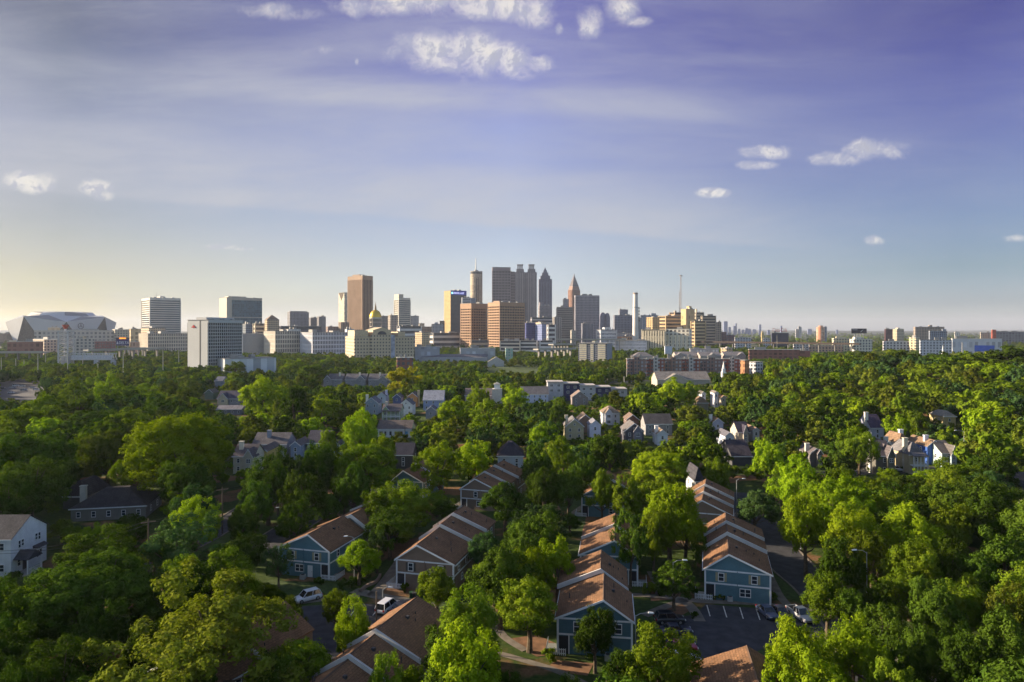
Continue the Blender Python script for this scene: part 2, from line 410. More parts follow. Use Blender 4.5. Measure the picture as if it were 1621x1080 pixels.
townhouse('blue townhouse row above the marked parking bays on the right', 32.5, 114.9, 16, 10.3,
          [(10.6, 0, 0, None), (6.2, 0, 0.5, None), (6.5, 0, 0.9, TAUPE)], BLUE, 0.37, 'left', CREAMSH, lowwin=((0.62, 'double'),), upwin=((0.25, 'single'), (0.76, 'single')))
townhouse('dark blue townhouse row in the lower middle with sun streaks on its roof', 6.4, 95.4, 8, 10.2,
          [(10.5, 0, 0, None), (9.5, -0.5, 0.45, None)], NAVY, 0.62, 'left', None, lowwin=((0.45, 'single'),), upwin=((0.26, 'single'), (0.82, 'single')))
townhouse('blue townhouse row half hidden behind a dark tree, left of the tall bright tree', 12.3, 122.3, 9, 10.0,
          [(8.5, 0, 0, None), (8, 0, 0.4, None)], BLUE, 0.6, 'right', None, lowwin=(), upwin=((0.35, 'single'),))
x, y = left_of((47.6, 148), 10.3, 19)
townhouse('taupe townhouse row with three stepped roofs behind the right blue row', x, y, 18, 10.3,
          [(6.2, 0, 0, None), (6, 0.1, 0.4, None), (6.5, 0.2, 0.8, None)], TAUPE, 0.4, 'right', None, lowwin=((0.7, 'single'),), upwin=((0.84, 'single'),), porch=False)
x, y = -20.7-3.6-7.0, 54.0
townhouse('brown shingled roofs stepping up at the bottom edge, just left of centre', -27.9, 66.6, 19, 10.2,
          [(8.6, 0, -1.2, None), (6.2, 0.2, -0.8, None), (6.0, 0.2, -0.4, None), (11.3, 0.2, 0.0, None)], TAUPE, 0.42, 'left', None, porch=False)
townhouse('brown shingled roof at the bottom edge below the marked parking bays', 17.0, 59.5, 11, 11.5,
          [(10, 0, 0, None), (12.5, 0, 0.1, None)], TAUPE, 0.56, 'left', None, porch=False)
x, y, g = pt(622, 790)
townhouse('blue gable with brown roof peeping out between trees beside the dark slate house', x, y, 16, 8.6,
          [(8, 0, 0, None), (7, 0, 0.3, None)], BLUE, 0.36, 'left', None, porch=False)
townhouse('blue townhouse with white porch posts behind the trees left of the bright tall tree', 17.0, 166, 12, 10,
          [(8, 0, 0, None), (7, 0.3, 0.4, None)], BLUE, 0.5, 'left', None, lowwin=((0.7, 'single'),))
townhouse('brown roof almost buried under the great olive tree at lower left', -43, 79, 26, 9.5,
          [(9, 0, 0, None), (9, 0, 0.3, None)], TAUPE, 0.5, 'left', None, porch=False)

# ================================================================ detached houses
def house(label, xl, xr, ye, hw=5.6, style='F', rise=2.8, depth=10, wall=(0.5, 0.5, 0.5), roof=(0.07, 0.07, 0.08), chim=None, cross=None, porch=False,
          crosswall=None, name='house', ang=0, wins=True, cat='house', chimcol=None, clear=True, band=None, group=None, raw=False):
    if not raw:
        x, y, g = pt((xl+xr)/2, ye, hw); s_ = 0.6*abs(F*(x/y-x/(y+depth))); s_ = min(s_, (xr-xl)*0.45)
        if x > 0: xl += s_
        else: xr -= s_
    xm = (xl+xr)/2
    x, y, g = pt(xm, ye, hw)
    w = (xr-xl)/F*y; rise = min(rise, w*0.40) if style == 'F' else rise
    az = math.atan2(x, y)
    t = thing(name, label, cat, (x, y, g), -az*0.0+R(ang), group)
    wm = siding(wall); rm = shingle(roof); ov = 0.35; th = 0.14; z0 = -1.2
    if style == 'F':
        MB().extr_y([(-w/2, z0), (w/2, z0), (w/2, hw), (0, hw+rise), (-w/2, hw)], 0, depth, wm).build('wall', t)
        s = rise/(w/2)
        b = MB().extr_y([(-w/2-ov, hw-ov*s+0.03), (0, hw+rise+0.03), (0, hw+rise+th), (-w/2-ov, hw-ov*s+th)], -ov, depth+ov, rm)
        b.extr_y([(0, hw+rise+0.03), (w/2+ov, hw-ov*s+0.03), (w/2+ov, hw-ov*s+th), (0, hw+rise+th)], -ov, depth+ov, rm)
        rf = b.build('roof', t)
        q = MB()
        for sx in (-1, 1):
            xa, za, xb, zb = sx*(w/2+ov), hw-ov*s, 0, hw+rise
            vs = []
            for yy in (-ov-0.06, -ov-0.01): vs += [(xa, yy, za-0.16), (xb, yy, zb-0.16), (xb, yy, zb+th), (xa, yy, za+th)]
            q.poly(vs, [(0,1,2,3),(7,6,5,4),(0,4,5,1),(1,5,6,2),(2,6,7,3),(3,7,4,0)], TRIM)
        q.build('rake_board', t)
    elif style == 'S':
        MB().extr_x([(0, z0), (depth, z0), (depth, hw), (depth/2, hw+rise), (0, hw)], -w/2, w/2, wm).build('wall', t)
        s = rise/(depth/2)
        b = MB().extr_x([(-ov, hw-ov*s+0.03), (depth/2, hw+rise+0.03), (depth/2, hw+rise+th), (-ov, hw-ov*s+th)], -w/2-ov, w/2+ov, rm)
        b.extr_x([(depth/2, hw+rise+0.03), (depth+ov, hw-ov*s+0.03), (depth+ov, hw-ov*s+th), (depth/2, hw+rise+th)], -w/2-ov, w/2+ov, rm)
        rf = b.build('roof', t)
        MB().box(-w/2-ov, w/2+ov, -ov-0.07, -ov-0.01, hw-ov*s-0.1, hw-ov*s+0.13, TRIM).build('fascia', t)
    else:
        MB().box(-w/2, w/2, 0, depth, z0, hw, wm).build('wall', t)
        k = min(w, depth)*0.42
        o0 = [(-w/2-ov, -ov), (w/2+ov, -ov), (w/2+ov, depth+ov), (-w/2-ov, depth+ov)]
        o1 = [(-w/2+k, k), (w/2-k, k), (w/2-k, depth-k), (-w/2+k, depth-k)]
        rf = MB().frustum(o0, o1, hw+0.01, hw+rise, rm).build('roof', t)
        MB().box(-w/2-ov-0.05, w/2+ov+0.05, -ov-0.07, -ov-0.01, hw-0.2, hw+0.06, TRIM).build('fascia', t)
    if chim is not None:
        ch = MB(); cm = cmat('chimney', chimcol or (0.5, 0.46, 0.4))
        cy = depth*0.3
        ch.box(chim*w-0.65, chim*w+0.65, cy-0.5, cy+0.5, 0, hw+rise+1.0, cm).box(chim*w-0.75, chim*w+0.75, cy-0.6, cy+0.6, hw+rise+1.01, hw+rise+1.25, cm)
        ch.build('chimney', rf)
    if cross is not None:
        cw = w*0.42; cx = cross*w; cwm = siding(crosswall or wall); cr = rise*0.78; pd = 1.2
        MB().extr_y([(cx-cw/2, z0), (cx+cw/2, z0), (cx+cw/2, hw), (cx, hw+cr), (cx-cw/2, hw)], -pd, depth*0.45, cwm).build('front_gable', t)
        s = cr/(cw/2)
        b = MB().extr_y([(cx-cw/2-0.25, hw-0.25*s+0.03), (cx, hw+cr+0.03), (cx, hw+cr+th), (cx-cw/2-0.25, hw-0.25*s+th)], -pd-0.3, depth*0.45, rm)
        b.extr_y([(cx, hw+cr+0.03), (cx+cw/2+0.25, hw-0.25*s+0.03), (cx+cw/2+0.25, hw-0.25*s+th), (cx, hw+cr+th)], -pd-0.3, depth*0.45, rm)
        b.build('roof', t)
        q = MB()
        for sx in (-1, 1):
            xa, za, xb, zb = cx+sx*(cw/2+0.25), hw-0.25*s, cx, hw+cr
            vs = []
            for yy in (-pd-0.38, -pd-0.31): vs += [(xa, yy, za-0.16), (xb, yy, zb-0.16), (xb, yy, zb+th), (xa, yy, za+th)]
            q.poly(vs, [(0,1,2,3),(7,6,5,4),(0,4,5,1),(1,5,6,2),(2,6,7,3),(3,7,4,0)], TRIM)
        q.build('rake_board', t)
        window(t, 'double', min(1.7, cw*0.5), 1.4, (cx, -pd, hw-2.1))
        window(t, 'double', min(1.7, cw*0.5), 1.4, (cx, -pd, 0.9))
    if porch:
        pd = 2.2
        MB().box(-w*0.46, w*0.5, -pd, -0.01, 0.0, 0.25, CONC).build('porch', t)
        if hw > 4.5: MB().box(-w*0.46, w*0.5, -pd, -0.01, 2.7, 2.95, WHITE).build('balcony', t)
        for k in range(5): MB().box(-w*0.45+w*0.93*k/4-0.12, -w*0.45+w*0.93*k/4+0.12, -pd+0.02, -pd+0.26, 0.26, hw-0.1 if hw < 4.5 else hw-0.05, WHITE).build('porch_post', t)
        MB().poly([(-w*0.5, -pd-0.4, hw-0.2), (w*0.54, -pd-0.4, hw-0.2), (w*0.5, 0, hw+0.5), (-w*0.46, 0, hw+0.5), (-w*0.5, -pd-0.4, hw-0.05), (w*0.54, -pd-0.4, hw-0.05), (w*0.5, 0, hw+0.65), (-w*0.46, 0, hw+0.65)],
                  [(0,3,2,1),(4,5,6,7),(0,1,5,4),(1,2,6,5),(2,3,7,6),(3,0,4,7)], rm).build('porch_roof', t)
        b = MB()
        for zz in ((0.25, 2.95) if hw > 4.5 else (0.25,)):
            b.box(-w*0.45, w*0.48, -pd+0.1, -pd+0.15, zz+0.85, zz+0.95, WHITE)
            for k in range(int(w*4)): b.box(-w*0.45+0.23*k, -w*0.45+0.23*k+0.06, -pd+0.11, -pd+0.14, zz, zz+0.86, WHITE)
        b.build('railing', t)
    if wins:
        n = max(1, int(w/3.2)); dd = 0.0
        for k in range(n):
            wx = -w/2+w*(k+0.5)/n
            if cross is not None and abs(wx-cross*w) < w*0.27: continue
            window(t, 'single', 0.95, 1.4, (wx, 0, hw-2.2))
            if hw > 4.5: window(t, 'single', 0.95, 1.4, (wx, 0, 0.9))
        for sx, rz in ((-w/2, -R(90)), (w/2, R(90))):
            for q in (0.3, 0.7): window(t, 'single', 0.95, 1.4, (sx, depth*q, hw-2.2), rz)
        if style == 'F' and rise > 2.4: window(t, 'single', 0.8, 0.9, (0, 0, hw+0.3))
    r = max(w, depth)*0.62
    FOOT.append((x, y+depth/2, r))
    if clear:
        CLEAR.append((xl-2, ye-rise*F/y*0.9, xr+2, ye+hw*F/y*0.62, y))
    LAND.append((xm, ye, y, None))
    return t

HG = 'detached houses among the trees'
CR = (0.52, 0.47, 0.36); WH = (0.66, 0.67, 0.70); GB = (0.30, 0.36, 0.45); SL = (0.075, 0.072, 0.085); BR = (0.20, 0.12, 0.075); GY = (0.14, 0.135, 0.14)
t = house('tall white gabled house with front porch at the left edge', -95, 17, 853, 7.0, 'S', 3.0, 9.6, (0.70, 0.71, 0.74), (0.085, 0.08, 0.085), name='white_house', group=None, raw=True)
W_ = 112/F*pt(-39, 853, 7.0)[1]; ex = W_/2
for yy, zz, kd in ((2.0, 1.3, 'single'), (7.4, 1.3, 'double'), (7.0, 4.6, 'double'), (2.6, 4.6, 'double')): window(t, kd, 1.7 if kd == 'double' else 0.95, 1.5, (ex+0.03, yy, zz), R(90))
DR = shingle((0.06, 0.06, 0.07))
MB().extr_x([(0.4, 2.9), (4.4, 2.9), (2.4, 4.3)], ex+0.03, ex+2.9, DR).build('porch_roof', t)
MB().poly([(ex+0.02, 5.7, 3.9), (ex+1.0, 5.7, 3.4), (ex+1.0, 8.9, 3.4), (ex+0.02, 8.9, 3.9), (ex+0.02, 5.7, 3.4), (ex+0.02, 8.9, 3.4)], [(0,1,2,3),(4,5,2,1),(0,4,1),(3,2,5),(0,3,5,4)], DR).build('awning', t)
for k in (0.6, 4.2): MB().box(ex+2.6, ex+2.8, k-0.1, k+0.1, 0.3, 2.89, WHITE).build('porch_post', t)
MB().box(ex+0.01, ex+2.9, 0.4, 4.4, -0.2, 0.3, CONC).build('porch', t)
b = MB()
for k in range(15): b.box(ex+2.76, ex+2.8, 0.6+k*0.24, 0.66+k*0.24, 0.3, 1.15, WHITE)
b.box(ex+2.74, ex+2.82, 0.6, 4.2, 1.16, 1.24, WHITE).build('railing', t)
MB().box(ex, ex+0.06, 3.0, 4.0, 0.3, 2.4, DARKM).build('door', t)
for k in range(4): MB().box(ex+2.91+k*0.3, ex+3.2+k*0.3, 1.6, 3.2, -0.3, 0.22-k*0.14, CONC).build('step', t)

house('low dark hipped house with cream chimney, left of the great bright oak', 118, 226, 803, 3.0, 'H', 3.4, 13, (0.22, 0.21, 0.19), (0.055, 0.052, 0.06), chim=-0.42, ang=12, group=HG, raw=True)
house('black roofed cottage directly behind the low dark hipped house', 100, 158, 786, 3.2, 'H', 3.4, 11, (0.12, 0.12, 0.12), (0.05, 0.047, 0.055), group=HG, wins=False)
house('cream house with tall cream chimney and gabled front, left of the yellow gable', 369, 412, 722, 5.6, 'S', 3.0, 9, (0.55, 0.50, 0.40), (0.12, 0.105, 0.115), chim=-0.25, cross=0.3, chimcol=(0.6, 0.55, 0.45), group=HG)
house('house with a yellow gable behind the cream chimney house', 408, 434, 714, 5.6, 'F', 3.2, 12, (0.55, 0.40, 0.14), (0.13, 0.11, 0.11), group=HG, wins=False)
house('long grey roofed house with a grey chimney on the ridge', 400, 463, 703, 5, 'S', 3.2, 11, (0.32, 0.33, 0.38), (0.14, 0.13, 0.14), chim=-0.1, chimcol=(0.25, 0.27, 0.33), group=HG)
house('pale blue gabled house joined right of the long grey roof', 460, 484, 705, 5, 'F', 3.4, 11, (0.26, 0.32, 0.45), (0.13, 0.12, 0.13), group=HG)
house('house with a wide dark roof and white skylight behind the dark round tree', 486, 528, 701, 5, 'S', 3.6, 11, (0.30, 0.31, 0.36), (0.085, 0.08, 0.10), group=HG)
house('small periwinkle blue gable right of the dark round tree', 529, 543, 704, 5, 'F', 3, 9, (0.30, 0.38, 0.60), (0.10, 0.10, 0.11), group=HG)
house('two tone house with cream front gable and blue window, left of a tall bright tree', 344, 387, 631, 6, 'S', 4.0, 11, (0.26, 0.26, 0.30), (0.10, 0.09, 0.12), cross=-0.22, crosswall=(0.55, 0.46, 0.33), group=HG)
house('low grey porch wing below the two tone house', 343, 388, 648, 3.0, 'S', 1.6, 8, (0.20, 0.21, 0.26), (0.22, 0.21, 0.24), group=HG)
house('green grey gabled shed beyond the two tone house', 324, 343, 622, 4.5, 'F', 3, 9, (0.20, 0.26, 0.22), (0.14, 0.13, 0.12), group=HG, wins=False)
t = house('long single storey white schoolhouse with coloured panels and brown roof', 598, 655, 679, 3.6, 'S', 2.9, 11, (0.70, 0.70, 0.68), (0.16, 0.135, 0.13), name='schoolhouse', wins=False)
Wt = 57/F*pt(626, 679, 3.6)[1]
for k, (c, ww) in enumerate((((0.05, 0.05, 0.06), 1.6), ((0.05, 0.05, 0.06), 0.9), ((0.04, 0.04, 0.05), 1.0), ((0.04, 0.04, 0.05), 1.4), ((0.25, 0.08, 0.07), 1.4), ((0.10, 0.30, 0.50), 1.4), ((0.75, 0.68, 0.02), 2.4))):
    MB().box(-Wt/2+1.2+k*2.15, -Wt/2+1.2+k*2.15+ww*0.9, -0.06, 0.01, 0.9, 2.5, cmat('panel', c)).build('wall_panel', t)
house('two storey house with green gable and white veranda, below the row of gables', 605, 637, 650, 5.8, 'S', 2.8, 9, (0.36, 0.42, 0.30), (0.15, 0.13, 0.14), chim=-0.32, cross=-0.28, crosswall=(0.42, 0.50, 0.26), porch=True, group=HG)
house('tall slate blue house with pointed roof left of the green gabled veranda house', 577, 602, 638, 6.2, 'F', 3, 11, (0.30, 0.36, 0.42), (0.13, 0.14, 0.18), chim=-0.4, chimcol=(0.6, 0.62, 0.55), group=HG)
house('white house with pale blue gable under a tall pale chimney', 597, 614, 627, 6, 'F', 3, 10, (0.60, 0.66, 0.70), (0.08, 0.08, 0.11), chim=0.45, chimcol=(0.6, 0.6, 0.75), group=HG)
house('narrow house with navy scalloped gable and white trim', 622, 637, 629, 6, 'F', 3, 10, (0.10, 0.13, 0.25), (0.10, 0.10, 0.12), group=HG)
house('house with an orange gable in front of a dark roof', 645, 663, 628, 6, 'F', 3.4, 11, (0.52, 0.26, 0.10), (0.12, 0.11, 0.12), chim=0.55, chimcol=(0.55, 0.45, 0.3), group=HG)
house('house with plain white gable and dark blue grey roof turned right', 632, 656, 641, 5.8, 'F', 3.2, 11, (0.70, 0.72, 0.72), (0.11, 0.115, 0.145), group=HG)
house('large house with a pale grey metal roof and blue porch', 670, 704, 633, 6, 'S', 4.8, 12, (0.28, 0.34, 0.55), (0.40, 0.40, 0.45), group=HG)
house('small grey house with white window below the pale metal roof', 674, 692, 650, 4.5, 'F', 3, 9, (0.28, 0.29, 0.36), (0.14, 0.14, 0.19), group=HG)
for i, (a, b_, l) in enumerate(((513, 546, 'leftmost grey roofed row house beyond the bright oak, two pale chimneys'), (546, 583, 'middle grey roofed row house beyond the veranda cluster'), (583, 620, 'rightmost grey roofed row house, left of the golden tree'))):
    house(l, a, b_, 601, 6, 'S', 4.2, 14, (0.26, 0.26, 0.28), (0.15, 0.145, 0.16), chim=0.3-0.15*i, cross=(-0.3, 0.25, 0.2)[i], group=HG, chimcol=(0.62, 0.58, 0.5))
house('charcoal house with black roof and one white window, left of the pale round trees', 624, 657, 720, 4.6, 'S', 3.0, 10, (0.09, 0.085, 0.085), (0.05, 0.05, 0.07), group=HG)
house('white walled house with dark hipped roof behind the farthest taupe row', 788, 828, 722, 4.6, 'H', 3.8, 11, (0.50, 0.53, 0.62), (0.055, 0.05, 0.065), group=HG)
house('house with a broad cream gable in the middle cluster', 893, 924, 675, 5.6, 'F', 4.3, 12, (0.48, 0.43, 0.28), (0.16, 0.155, 0.165), chim=-0.42, chimcol=(0.55, 0.5, 0.4), group=HG)
house('brown roofed house behind the broad cream gable', 914, 937, 665, 5.6, 'F', 2.8, 11, (0.25, 0.16, 0.12), (0.22, 0.17, 0.14), group=HG, wins=False)
house('tall narrow white house with steep gable right of the cream gable', 931, 951, 673, 6.0, 'F', 2.8, 9, (0.66, 0.68, 0.80), (0.20, 0.20, 0.24), group=HG)
house('white house with brown hipped roof and arched window, highest of the middle cluster', 951, 981, 654, 5.6, 'H', 2.8, 10, (0.62, 0.63, 0.68), (0.24, 0.19, 0.15), cross=-0.15, group=HG)
house('brown gable with white trim behind the dark chalet', 989, 1011, 664, 5, 'F', 3.0, 9, (0.16, 0.09, 0.07), (0.19, 0.14, 0.12), group=HG)
house('dark chalet with double white trimmed gables in the middle cluster', 985, 1019, 682, 5.6, 'F', 4.2, 11, (0.09, 0.09, 0.11), (0.15, 0.14, 0.145), cross=0.16, crosswall=(0.2, 0.2, 0.25), group=HG)
house('long dark roofed house right of the dark chalet', 1017, 1064, 671, 5, 'S', 3.6, 11, (0.28, 0.27, 0.28), (0.085, 0.075, 0.09), group=HG)
house('small white gable and white chimney in front of the long dark roof', 1036, 1057, 687, 4.5, 'F', 3.0, 9, (0.66, 0.70, 0.76), (0.26, 0.20, 0.15), chim=-0.45, chimcol=(0.7, 0.7, 0.72), group=HG)
house('grey roofed house with pale blue wall left of the flat roofed modern row', 824, 868, 624, 5.6, 'S', 4.2, 12, (0.52, 0.56, 0.72), (0.17, 0.16, 0.17), group=HG)
house('brown roofed gable in front of the flat roofed modern row', 904, 931, 629, 5, 'F', 3.6, 11, (0.26, 0.22, 0.22), (0.22, 0.17, 0.155), group=HG)
house('brown hipped roof left of the two white towers', 1099, 1121, 638, 4.5, 'H', 3, 10, (0.3, 0.26, 0.2), (0.22, 0.16, 0.11), group=HG, wins=False)
house('narrow white house with one dark window, left of two', 1107, 1117, 623, 7.5, 'F', 2.2, 8, (0.66, 0.66, 0.72), (0.2, 0.18, 0.17), group=HG)
house('narrow tall white house with two stacked windows', 1127, 1137, 622, 8, 'F', 2.0, 8, (0.68, 0.68, 0.76), (0.2, 0.18, 0.17), group=HG)
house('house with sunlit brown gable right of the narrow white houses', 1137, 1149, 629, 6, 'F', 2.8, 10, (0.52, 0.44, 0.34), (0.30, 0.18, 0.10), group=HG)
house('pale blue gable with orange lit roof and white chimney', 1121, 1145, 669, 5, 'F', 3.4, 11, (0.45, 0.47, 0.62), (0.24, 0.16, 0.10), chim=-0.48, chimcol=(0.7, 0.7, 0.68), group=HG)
house('white gabled house with slate roof left of the cream garage house', 1140, 1162, 690, 4.8, 'F', 3.6, 11, (0.60, 0.64, 0.72), (0.13, 0.13, 0.16), group=HG)
house('cream garage house with black dormered roof', 1161, 1186, 684, 4.4, 'S', 3.4, 10, (0.50, 0.45, 0.37), (0.055, 0.05, 0.075), cross=0.1, crosswall=(0.5, 0.45, 0.38), group=HG)
house('brown roofed house with white trim right of the cream garage house', 1184, 1202, 681, 5, 'F', 3.6, 10, (0.58, 0.58, 0.60), (0.24, 0.16, 0.12), group=HG)
house('big low black roof in front of the cream garage house', 1146, 1190, 722, 3.2, 'S', 4.2, 15, (0.08, 0.08, 0.09), (0.055, 0.048, 0.068), group=HG, wins=False)
house('white walled dark roofed house behind the stepped taupe row', 1092, 1113, 762, 4.8, 'H', 3.4, 10, (0.5, 0.52, 0.55), (0.06, 0.06, 0.075), group=HG)
house('grey house with steep gables and pale chimney, alone in the right woods', 1271, 1301, 717, 4.5, 'F', 3.2, 10, (0.18, 0.17, 0.17), (0.12, 0.11, 0.115), chim=-0.46, chimcol=(0.55, 0.5, 0.45), cross=0.2, group=HG)
house('charcoal house with double front gables and white porch, left end of the right cluster', 1371, 1414, 721, 6.0, 'S', 3.8, 10, (0.13, 0.125, 0.11), (0.115, 0.105, 0.115), chim=-0.48, cross=0.27, crosswall=(0.16, 0.16, 0.13), chimcol=(0.6, 0.6, 0.58), group=HG)
house('mint green gable rising behind the charcoal house', 1386, 1412, 705, 5.6, 'F', 3.2, 11, (0.30, 0.38, 0.34), (0.16, 0.14, 0.14), chim=0.4, chimcol=(0.35, 0.4, 0.4), group=HG, wins=False)
house('cream house with two storey white veranda in the right cluster', 1421, 1463, 720, 6.0, 'H', 3.6, 11, (0.52, 0.44, 0.28), (0.15, 0.145, 0.16), chim=-0.38, porch=True, chimcol=(0.55, 0.5, 0.38), group=HG)
house('brown roofed house with a white chimney behind the cream veranda house', 1411, 1439, 702, 5.8, 'H', 3.2, 10, (0.48, 0.48, 0.50), (0.21, 0.14, 0.095), chim=0.15, chimcol=(0.7, 0.7, 0.74), group=HG)
house('bright blue house with sunlit brown roof and white chimney', 1450, 1490, 706, 6.2, 'F', 3.8, 12, (0.04, 0.10, 0.34), (0.22, 0.15, 0.10), chim=-0.14, chimcol=(0.6, 0.62, 0.72), group=HG)
house('pale mint house with grey roof at the right end of the right cluster', 1475, 1511, 717, 4.8, 'S', 3.2, 11, (0.42, 0.52, 0.50), (0.13, 0.12, 0.12), cross=0.28, crosswall=(0.40, 0.50, 0.56), group=HG)
house('white house with purple black roof at the back of the right cluster', 1365, 1399, 677, 5, 'S', 4.6, 12, (0.50, 0.52, 0.64), (0.07, 0.055, 0.09), chim=-0.55, chimcol=(0.6, 0.56, 0.5), group=HG)
house('yellow walled house with hipped grey roof above the right cluster', 1480, 1513, 657, 5.5, 'H', 2.2, 10, (0.50, 0.40, 0.22), (0.26, 0.24, 0.22), group=HG)
house('dark roof corner of a house at the far right edge among trees', 1597, 1645, 775, 4, 'S', 3.4, 10, (0.4, 0.37, 0.32), (0.06, 0.06, 0.07), group=HG)
house('brown roofed hall with louvred turret left of the bright trees', 736, 792, 626, 5, 'S', 3.8, 14, (0.35, 0.32, 0.32), (0.20, 0.165, 0.155), group=HG, wins=False)
house('long grey roofed apartment hall with pale gable, below the brick apartments', 1034, 1124, 601, 4.5, 'S', 5.6, 22, (0.42, 0.38, 0.33), (0.24, 0.22, 0.21), cross=-0.15, crosswall=(0.42, 0.39, 0.34), group=HG, wins=False)
house('grey roofed terrace left of the pale timber gable', 668, 772, 566, 6, 'S', 4.5, 20, (0.4, 0.4, 0.42), (0.19, 0.18, 0.20), group=HG, wins=False)
house('pale timber gabled pavilion on a small rise in the middle distance', 772, 798, 573, 6, 'F', 6, 18, (0.48, 0.46, 0.45), (0.40, 0.35, 0.30), group=HG, wins=False)
house('grey flat house in front of the hotel podium', 340, 358, 603, 5, 'S', 3, 12, (0.3, 0.33, 0.42), (0.2, 0.2, 0.24), group=HG, wins=False)

def steeple(label, px, yt, yb, z_roof=12):
    x, y, g = pt(px, yb); zt = H-(yt-HY)*y/F
    t = thing('steeple', label, 'steeple', (x, y, g))
    k = (zt-g)
    MB().box(-1.6, 1.6, -1.6, 1.6, 0, k*0.5, WHITE).build('tower', t)
    MB().box(-1.1, 1.1, -1.1, 1.1, k*0.5, k*0.65, WHITE).build('belfry', t)
    MB().cyl(0, 0, k*0.65, k, 1.2, 0.03, 8, WHITE).build('spire', t)
    LAND.append((px, yt+8, y, None)); CLEAR.append((px-3, yt, px+3, yt+14, y))
steeple('slender white church steeple in front of the red brick apartments', 1145.5, 572, 606)
steeple('short white steeple among the trees at far right', 1492.5, 546, 585)
x, y, g = pt(787, 640); t = thing('roof_turret', 'small white louvred turret on a cream tower above the trees', 'turret', (x, y, g))
MB().box(-3, 3, -3, 3, 0, 9.5, siding((0.55, 0.5, 0.45))).build('tower', t); MB().box(-1.8, 1.8, -1.8, 1.8, 9.5, 12.3, WHITE).build('lantern', t); MB().frustum([(-2.2,-2.2),(2.2,-2.2),(2.2,2.2),(-2.2,2.2)], [(-.2,-.2),(.2,-.2),(.2,.2),(-.2,.2)], 12.3, 13.6, CONC).build('roof', t)
CLEAR.append((780, 597, 796, 625, y))

# flat roofed modern row
t = None
x, y, g = pt(930, 634)
t = thing('modern_townhouse_row', 'flat roofed white and navy modern townhouse row in the middle distance', 'townhouse', (x, y, g))
WP = siding((0.46, 0.46, 0.49)); NV = siding((0.04, 0.045, 0.11))
sx = [(867, 604), (893, 606.5), (918, 609.5), (943, 612), (968, 615)]
for i, (a, yt) in enumerate(sx):
    X0 = (a-CX)/F*y-x; X1 = (a+25-CX)/F*y-x; zt = H-(yt-HY)*y/F-g; off = i*0.0
    MB().box(X0, X1-0.05, off, 12, -1, zt-0.6, NV if i in (1, 3) else WP).build('wall', t)
    MB().box(X0-0.5, X1-0.15, off-1.0, 12.5, zt-0.6, zt, mat('cream_parapet', (0.46, 0.42, 0.39))).build('roof', t)
    for q in (0.25, 0.7):
        window(t, 'double', 1.8, 1.6, (X0+(X1-X0)*q, off, zt-3.4)); window(t, 'double', 1.8, 1.6, (X0+(X1-X0)*q, off, zt-6.6))
FOOT.append((x, y+6, 20)); FOOT.append((x-18, y+6, 12)); FOOT.append((x+18, y+6, 12)); CLEAR.append((866, 603, 993, 622, y)); LAND.append((930, 620, y, None))
# ================================================================ the city
def zat(py, d): return H-(py-HY)*d/F

